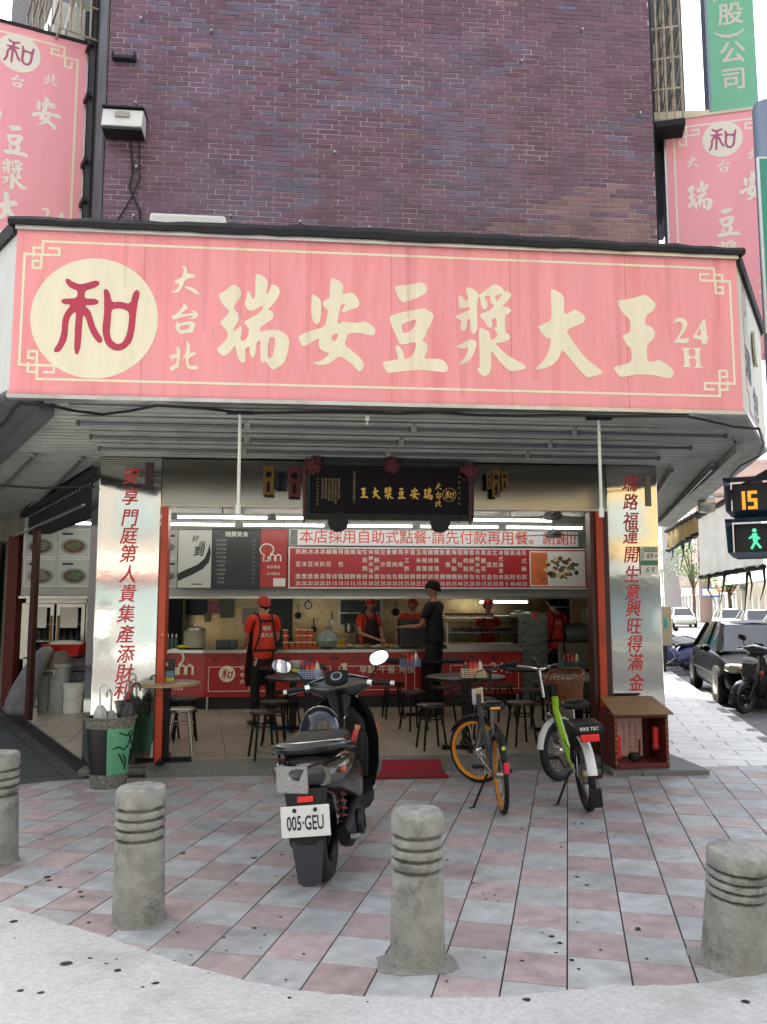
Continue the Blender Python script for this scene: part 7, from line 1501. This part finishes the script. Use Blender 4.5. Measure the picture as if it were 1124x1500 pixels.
car((SP(5.9, 1.0).x, SP(5.9, 1.0).y, -.125), math.atan2(-kd.y, -kd.x), 'black sedan parked nose towards us along the right kerb', '#040405', H=1.40)
# motorcycles between the payphone and the car, and one at the right edge
sc2 = scooter(SP(11.0, .65, -.12), math.atan2(-kd.y, -kd.x) - R(55), R(-6), 'blue and black scooter, front one of the row behind the black car', mat('scooter_blue', '#182a66', .3, coat=.6), lens=m_redl)
index_children()
for s, lb, dz in ((12.0, 'dark scooter parked second in the row behind the black car', -50), (12.9, 'dark scooter parked third in the row behind the black car', -58), (14.0, 'dark scooter parked furthest back in the row by the payphone', -52)):
    p = SP(s, .65, -.12); o = dup(sc2, p, math.atan2(-kd.y, -kd.x) + R(dz), lb); o['group'] = 'scooters parked behind the black car'
sc2['group'] = 'scooters parked behind the black car'
p = gr(1090, 1046, -.12); hh_ = math.atan2(-.42, -.90); scr = scooter(p - Vector((math.cos(hh_), math.sin(hh_), 0)) * 1.30, hh_, R(-4), 'grey scooter parked nose towards us at the right edge of the view', mat('scooter_silver', '#26292c', .3, coat=.6))
# near traffic light and its green sign
pole = SP(-1, 0); q = at(1122, 200, 6.15); tp = thing('signal_pole', 'grey blue round pole at the right edge carrying the walk signal', 'pole', (q.x, 6.15, 0)); topz = at(1120, 152, 6.15).z
m_pole = mat('pole_grey', '#7f8fa3', .5, var=.1, scale=3); MB().lathe([(.10, 0), (.095, topz - .05), (.085, topz - .01), (.04, topz + .02), (.005, topz + .03)], 24).build('shaft', m_pole, tp)
q = at(1109, 229, 6.0); rsn = thing('road_sign', 'green road sign with a white border fixed to the pole at the right edge', 'sign', q, rot=FACE(R(-6))); hgt = q.z - at(1117, 487, 6.0).z
MB().b2((0, -hgt, -.03), (.75, 0, 0)).build('plate', m_white, rsn, bevel=.01); MB().b2((.018, -hgt + .02, .001), (.73, -.02, .003)).build('green_field', mat('road_green', '#2c8f80', .4), rsn, smooth=False)
m_sig = mat('signal_blue', '#24465f', .4, var=.15, scale=4); m_sigd = mat('signal_inside', '#0a0c10', .5); m_so = mat('led_orange', '#3a1402', .5, emit=.5, ecol=(1.0, .26, .02)); m_sg = mat('led_green', '#0b2a1c', .5, emit=.28, ecol=(.12, .95, .5))
c = at(1104, 762, 5.75); tls = thing('pedestrian_signal', 'blue walk signal counting 15 in orange over a green walking man', 'traffic light', c, rot=FACE(R(-34))); tls.scale = (.86, .86, .86)
MB().b2((.12, -.36, -.30), (.34, .36, -.06)).build('case', m_sig, tls, bevel=.012)
for zc, nm in ((.18, 'up'), (-.175, 'low')):
    MB().b2((-.165, zc - .15, -.22), (.155, zc + .15, -.04)).build('housing', m_sigd, tls, bevel=.01)
    v = MB(); x0, x1, y0, y1 = -.175, .165, zc - .165, zc + .165
    v.add([(x0, y0 + .02, -.04), (x0, y1, -.04), (x1, y1, -.04), (x1, y0 + .02, -.04), (x0 - .03, y0 + .06, .12), (x0 - .035, y1 + .01, .20), (x1 + .02, y1 + .01, .20), (x1 + .02, y0 + .06, .12),
           (x0 - .015, y0 + .05, -.04), (x0 - .015, y1 + .02, -.04), (x1 + .012, y1 + .02, -.04), (x1 + .012, y0 + .05, -.04)], [(0, 1, 5, 4), (1, 2, 6, 5), (2, 3, 7, 6), (3, 0, 4, 7)]); v.build('visor', m_sig, tls, smooth=False)
led = MB()
def seg7(ch, ox, oy, w_, h_):
    S_ = {'1': 'bc', '5': 'afgcd'}[ch]; k = .026
    R7 = dict(a=((0, h_ - k), (w_, h_)), g=((0, h_ / 2 - k / 2), (w_, h_ / 2 + k / 2)), d=((0, 0), (w_, k)), f=((0, h_ / 2), (k, h_)), b=((w_ - k, h_ / 2), (w_, h_)), c=((w_ - k, 0), (w_, h_ / 2)), e=((0, 0), (k, h_ / 2)))
    for s_ in S_: (x0, y0), (x1, y1) = R7[s_]; led.b2((ox + x0, oy + y0, -.036), (ox + x1, oy + y1, -.034))
seg7('1', -.13, .10, .07, .16); seg7('5', -.04, .10, .075, .16); led.build('countdown_digits', m_so, tls, smooth=False)
wm = MB()
for p_, q_, w_ in (((-.005, -.075), (-.02, -.07), .03),): pass
wm.lathe([(.018, 0), (.018, .002)], 12, (0.0, -.085, -.036)); 
for a_, b_, w_ in (((0, -.11), (.005, -.18), .04), ((0, -.12), (-.045, -.155), .016), ((0, -.12), (.04, -.16), .016), ((.005, -.18), (-.03, -.245), .02), ((.005, -.18), (.045, -.24), .02)):
    wm.bar((a_[0], a_[1], -.035), (b_[0], b_[1], -.035), w_, .003, up=(0, 0, 1))
wm.build('walking_man', m_sg, tls, smooth=False); MB().tube([(.15, .0, -.2), (.5, .05, -.25)], .03, 8).build('arm', m_sig, tls)
# torn awnings further along the right side of the building
m_tarp = mat('tarp_pale', '#ece8dc', .8, transl=.8, var=.1, scale=4); m_tarp2 = mat('tarp_ochre', '#9a8a5c', .8, transl=.4, var=.3, scale=3); m_rod = mat('rod_black', '#0e0e0f', .6)
def drape(pts_top, drops, m, label, n=26, fold=.05, seed=1):
    rn = random.Random(seed); t = thing('awning_sheet', label, 'awning'); rs = []; P0, P1 = pts_top; nrm = (P1 - P0).cross(Vector((0, 0, 1))).normalized(); vs = []; rows_ = 8
    for j in range(rows_ + 1):
        for i in range(n + 1):
            f_ = i / n; p = P0.lerp(P1, f_); d = drops[0] + (drops[1] - drops[0]) * f_; q = p - Vector((0, 0, d * j / rows_)) + nrm * (fold * math.sin(i * 1.7 + seed) * (.3 + .7 * j / rows_)); vs.append(q)
    fs = [(j * (n + 1) + i, j * (n + 1) + i + 1, (j + 1) * (n + 1) + i + 1, (j + 1) * (n + 1) + i) for j in range(rows_) for i in range(n)]
    MB().add(vs, fs).build('sheet', m, t); b_ = [vs[rows_ * (n + 1) + i] for i in range(0, n + 1, 2)]; MB().tube(b_, .035, 6).build('lower_rod', m_rod, t); MB().tube([P0, P1], .045, 6).build('upper_rod', m_rod, t)
    for i in range(5):
        p = Vector(b_[rn.randrange(len(b_))]); L_ = rn.uniform(.2, .6); MB().tube([p, p + Vector((rn.uniform(-.05, .05), 0, -L_ * .5)), p + Vector((rn.uniform(-.1, .1), 0, -L_))], [.02, .012, .004], 5).build('torn_strip', m_rod, t)
    return t
Q = lambda px, py, s: None
def atd(px, py, d): v = _ray(px, py); f = Vector((math.sin(YAW), math.cos(YAW), 0)); k = d / v.dot(f); p = v * k; return Vector((p.x, p.y, p.z + CAMH))
drape((atd(1023, 757, 13.5), atd(1112, 705, 9.5)), (1.0, 1.0), m_tarp, 'pale hanging tarpaulin behind the walk signal with a torn lower rod', seed=3)
drape((atd(976, 778, 17), atd(1022, 752, 14)), (.42, .35), m_tarp2, 'ochre stained awning flap under the canopy edge', seed=5)
rl = thing('roller_shutter_motor', 'small roller bracket with coiled rope under the canopy edge', 'bracket', atd(1035, 738, 11.5), RZ); MB().lathe([(.12, -.1), (.14, 0), (.12, .1)], 16, (0, 0, 0), 'X').build('roller', m_steel, rl); MB().box((0, 0, .12), (.5, .08, .05)).build('bracket_arm', m_steel, rl); MB().tube([(.25, 0, .1), (.9, -.9, .45)], .04, 8).build('rod', m_rod, rl)
# ---- buildings along the right-hand street (both sides)
m_wh = mat('facade_white', '#e6e2d8', .7, var=.06, scale=.6); m_cr2 = mat('facade_cream', '#d6cbb2', .7, var=.08, scale=.6); m_pk = mat('facade_pink_tile', '#b39a94', .7, var=.08, scale=.6); m_win = mat('window_dark', '#7d888a', .2, var=.2, scale=1); m_gy = mat('facade_grey', '#bcc0c0', .7, var=.08, scale=.6)
def facade(name, label, s0, L, w, H, depth, m, floors, cols, side, extra=None, fh=3.1, wf=.6):
    # side +1: stands right of the road and looks back across it; -1: stands on our side
    P = SP(s0, w); rz = math.atan2(kd.y, kd.x); t = thing(name, label, 'building', (P.x, P.y, -.1), rz)     # local x along the street, local -y away to the right
    y0, y1 = (0, -depth) if side > 0 else (0, depth); MB().b2((0, y0, 0), (L, y1, H)).build('wall', m, t, smooth=False)
    e = 1 if side > 0 else -1; bay = L / cols
    for f_ in range(floors):
        z0 = f_ * fh + (.9 if f_ else .15); z1 = f_ * fh + fh - .55
        for c_ in range(cols):
            x0 = c_ * bay + bay * (1 - wf) / 2; x1 = x0 + bay * wf
            wn_ = MB().b2((x0, e * .02, z0), (x1, e * .05, z1)).build('window', m_win, t, smooth=False)
            fr = MB(); fr.b2((x0 - .06, e * .02, z1), (x1 + .06, e * .12, z1 + .08)); fr.b2((x0 - .06, e * .02, z0 - .08), (x1 + .06, e * .16, z0)); fr.b2(((x0 + x1) / 2 - .03, e * .05, z0), ((x0 + x1) / 2 + .03, e * .09, z1)); fr.build('frame', m_wh, wn_, smooth=False)
    MB().b2((-.1, e * .1, H), (L + .1, y1, H + .35)).build('parapet', m, t, smooth=False)
    return t
e1 = facade('white_building', 'white arcade building with tall columns across the right street', 30, 26, 10.5, 8.2, 10, m_wh, 2, 9, 1)
for k in range(14):
    MB().b2((.4 + k * 1.9, .1, .2), (.75 + k * 1.9, .75, 8.2)).build('column', m_wh, e1, smooth=False)
MB().b2((0, .76, 3.1), (26, 1.9, 3.75)).build('entrance_canopy', m_wh, e1, smooth=False)
ar = MB(); ar.prism([(x, z) for x, z in [(0, 0), (3.0, 0)] + [(1.5 + 1.5 * math.cos(PI * k / 10), 1.4 * math.sin(PI * k / 10)) for k in range(1, 10)]], -1.4, 0); ar.build('arched_porch', m_wh, e1, loc=(.5, .78, 3.1), rot=(PI / 2, 0, 0))
facade('cream_building', 'cream two storey building beyond the white arcade', 57, 14, 10.5, 7, 9, m_cr2, 2, 6, 1); facade('pink_tiled_building', 'pink tiled building closing the far end of the street', 72, 13, 9.5, 15, 9, m_pk, 5, 5, 1)
facade('grey_office_block', 'tall pale grey block far down the street', 88, 14, 8, 20, 9, m_gy, 6, 5, 1); facade('far_white_house', 'white shop house at the far crossing', 104, 20, 4, 12, 9, m_wh, 4, 7, 1)
facade('row_house', 'low grey row house behind the corner building on our side', 11.5, 14, -2.9, 7.0, 8, m_gy, 2, 6, -1); facade('far_row_house', 'second low row house further along our side', 26, 30, -2.9, 8.5, 8, m_cr2, 2, 10, -1)
MB_ = thing('street_end_house', 'pale house across the end of the far street', 'building', SP(130, -12, -.1), RZ); MB().b2((0, 0, 0), (26, 8, 14)).build('wall', m_cr2, MB_, smooth=False)
for k in range(6):
    for f_ in range(4): MB().b2((1.5 + k * 4, -.05, 1 + f_ * 3.2), (4 + k * 4, -.01, 3 + f_ * 3.2)).build('window', m_win, MB_, smooth=False)
# shop signs far down the street
for k, (s, w, z, wd_, h_, c, lb) in enumerate(((60, 9.8, 2.6, 1.2, 2.4, '#b8654a', 'rust red shop sign hung on the far cream building'), (66, 9.6, 2.2, 1.6, .9, '#4f74a8', 'blue shop sign low on the far cream building'), (75, 8.8, 3.2, 1.2, 3.2, '#c9b1ab', 'faded pink sign on the far pink building'), (50, 9.8, 4.6, 1.0, 1.6, '#6f9a7c', 'pale green sign on the end of the white arcade'))):
    t = thing('shop_sign', lb, 'sign', SP(s, w, z), RZ); MB().b2((-wd_ / 2, -.1, 0), (wd_ / 2, .1, h_)).build('panel', mat('far' + c[1:], c, .5), t, smooth=False); MB().b2((-wd_ / 2 + .12, -.115, .15), (wd_ / 2 - .12, -.101, h_ - .15)).build('writing_field', m_cream2, t, smooth=False)
    MB().bar((wd_ / 2, 0, h_ * .8), (wd_ / 2 + .6, 0, h_ * .8), .05, .05).build('arm', m_steel, t)
# far parked cars
for s, w, c, lb in ((31, 7.6, '#d9dad8', 'white car parked across the street before the arcade, nearest of the pale ones'), (37.5, 7.5, '#c9ccce', 'silver car second in line before the arcade'), (44, 7.3, '#e0e0dc', 'white car third in line before the arcade'), (56, 5.9, '#cfd0cc', 'pale car standing far down the road'), (66, 6.8, '#b9bcbf', 'small silver car furthest down the road')):
    car((SP(s, w).x, SP(s, w).y, -.125), math.atan2(-kd.y, -kd.x), lb, c, detail=False, group='pale cars parked down the street')
for k, (s, w) in enumerate(((24.5, 8.8), (25.6, 8.9), (26.8, 8.8), (28.0, 8.8))):
    o = dup(sc2, SP(s, w, -.12), math.atan2(-kd.y, -kd.x) + R(90), ('first', 'second', 'third', 'fourth')[k] + ' motor scooter in the far row across the street'); o['group'] = 'motor scooters across the street'
# trees
m_leaf = mat('leaf_green', '#55753a', .6, rand=.35, transl=.4); m_trunk = mat('tree_trunk', '#5a4a38', .8, var=.2)
def tree(P, H, Rr, label, seed, n=1500):
    rn = random.Random(seed); t = thing('street_tree', label, 'tree', P); tk = MB(); tk.tube([(0, 0, 0), (.05, .05, H * .3), (-.05, .1, H * .55), (.0, 0, H * .8)], [.16, .13, .09, .04], 9); tk.build('trunk', m_trunk, t)
    cl = []
    for k in range(9):
        a_ = rn.uniform(0, 6.28); e_ = Vector((math.cos(a_) * Rr * rn.uniform(.2, .7), math.sin(a_) * Rr * rn.uniform(.2, .7), H * rn.uniform(.55, .95))); MB().tube([(0, 0, H * .4), e_ * .6 + Vector((0, 0, H * .2)), e_], [.06, .04, .015], 6).build('limb', m_trunk, t); cl.append(e_)
    f = MB()
    for k in range(n):
        c = rn.choice(cl); d = Vector((rn.gauss(0, 1), rn.gauss(0, 1), rn.gauss(0, .7))); d = d.normalized() * Rr * .5 * rn.random() ** .4; p = c + d; u = Vector((rn.uniform(-1, 1), rn.uniform(-1, 1), rn.uniform(-.5, .5))).normalized(); v = u.orthogonal().normalized(); s_ = rn.uniform(.06, .14)
        f.add([p - u * s_, p + v * s_ * .5, p + u * s_, p - v * s_ * .5], [(0, 1, 2, 3)])
    f.build('crown', m_leaf, t, smooth=False)
tree(SP(53, 8.9, -.1), 5.5, 1.8, 'small green street tree before the cream building', 4); tree(SP(69, 8.6, -.1), 7.5, 2.2, 'taller street tree far down the road', 9); tree(SP(84, 6.5, -.1), 8, 2.6, 'round street tree by the grey block', 14)
for k, (z, w0, w1) in enumerate(((7.5, -3, 11), (6.9, -3, 11), (8.3, -2, 10.5))):
    tag(MB().tube(sag(SP(34 + k * 7, w0, z), SP(38 + k * 9, w1, z + .4), .35, 10), .02, 5).build('overhead_wire', m_wire), ('lowest overhead wire crossing', 'middle overhead wire crossing', 'highest overhead wire crossing')[k] + ' the far street', 'wire')
# ================================================================ BEHIND THE CAMERA: what the steel pillars reflect and what screens the low sky
m_bk = mat('facade_beige', '#7d6e50', .7, var=.1, scale=.5)
def backhouse(x0, x1, H, m, label, shop_stripes=False, y=-15.5, floors=4, cols=5):  # unseen houses, heightened and dulled to cut skylight and bounce into the shop
    t = thing('street_house', label, 'building', (x0, y, 0)); L = x1 - x0; MB().b2((0, -8, 0), (L, 0, H)).build('wall', m, t, smooth=False); b_ = L / cols
    for f_ in range(1, floors):
        for c_ in range(cols):
            xa__ = c_ * b_ + b_ * .2; MB().b2((xa__, .02, f_ * 3.3 + .9), (xa__ + b_ * .6, .06, f_ * 3.3 + 2.5)).build('window', m_win, t, smooth=False)
    MB().b2((.4, .02, .1), (L - .4, .06, 2.5)).build('shop_window', m_win, t, smooth=False)
    if shop_stripes:
        for k, c in enumerate(('#d9d9d4', '#c8562c', '#d9d9d4', '#2a7a4c', '#d9d9d4', '#b32a2a')): MB().b2((.2, .07, 3.3 - k * .13), (L - .2, .3, 3.42 - k * .13)).build('stripe_board', mat('stripe' + c[1:], c, .5), t, smooth=False)
    else: MB().b2((.2, .05, 2.7), (L - .2, 1.1, 3.3)).build('sign_board', m_gy, t, smooth=False)
backhouse(-26, -12, 20, m_bk, 'beige apartment house across the crossing, behind the viewer to the left'); backhouse(-10, 2, 18, mat('facade_taupe', '#84807a', .7), 'grey corner house with a striped shop board behind the viewer', True, floors=5); backhouse(3.5, 17, 21, mat('facade_ochre', '#a08a5e', .7), 'cream apartment house behind the viewer'); backhouse(19, 36, 19, m_bk, 'beige apartment house behind the viewer to the right')
t = thing('side_street_house', 'dark rendered house across the left side street', 'building', (-22, 4, 0), R(-26.6 + 0)); MB().b2((-8, -6, 0), (3, 26, 12)).build('wall', mat('facade_taupe', '#84807a', .7), t, smooth=False)
for k in range(6):
    for f_ in range(3): MB().b2((3.01, -4 + k * 5, 1 + f_ * 3.6), (3.06, -1.2 + k * 5, 3.2 + f_ * 3.6)).build('window', m_win, t, smooth=False)
for k in range(5): MB().b2((-7.2 + k * 1.1, -10.5, .009), (-6.7 + k * 1.1, -7.4, .0145)).build('crossing_stripe', mat('road_white', '#d5d6d2', .7), st_, smooth=False)
person('person in a pale top and dark shorts standing across the street behind the viewer', (-4.6, -3.2, 0), R(180), 1.66, shirt=m_white, sk=m_skin, legs=m_greywall, hair_long=True)
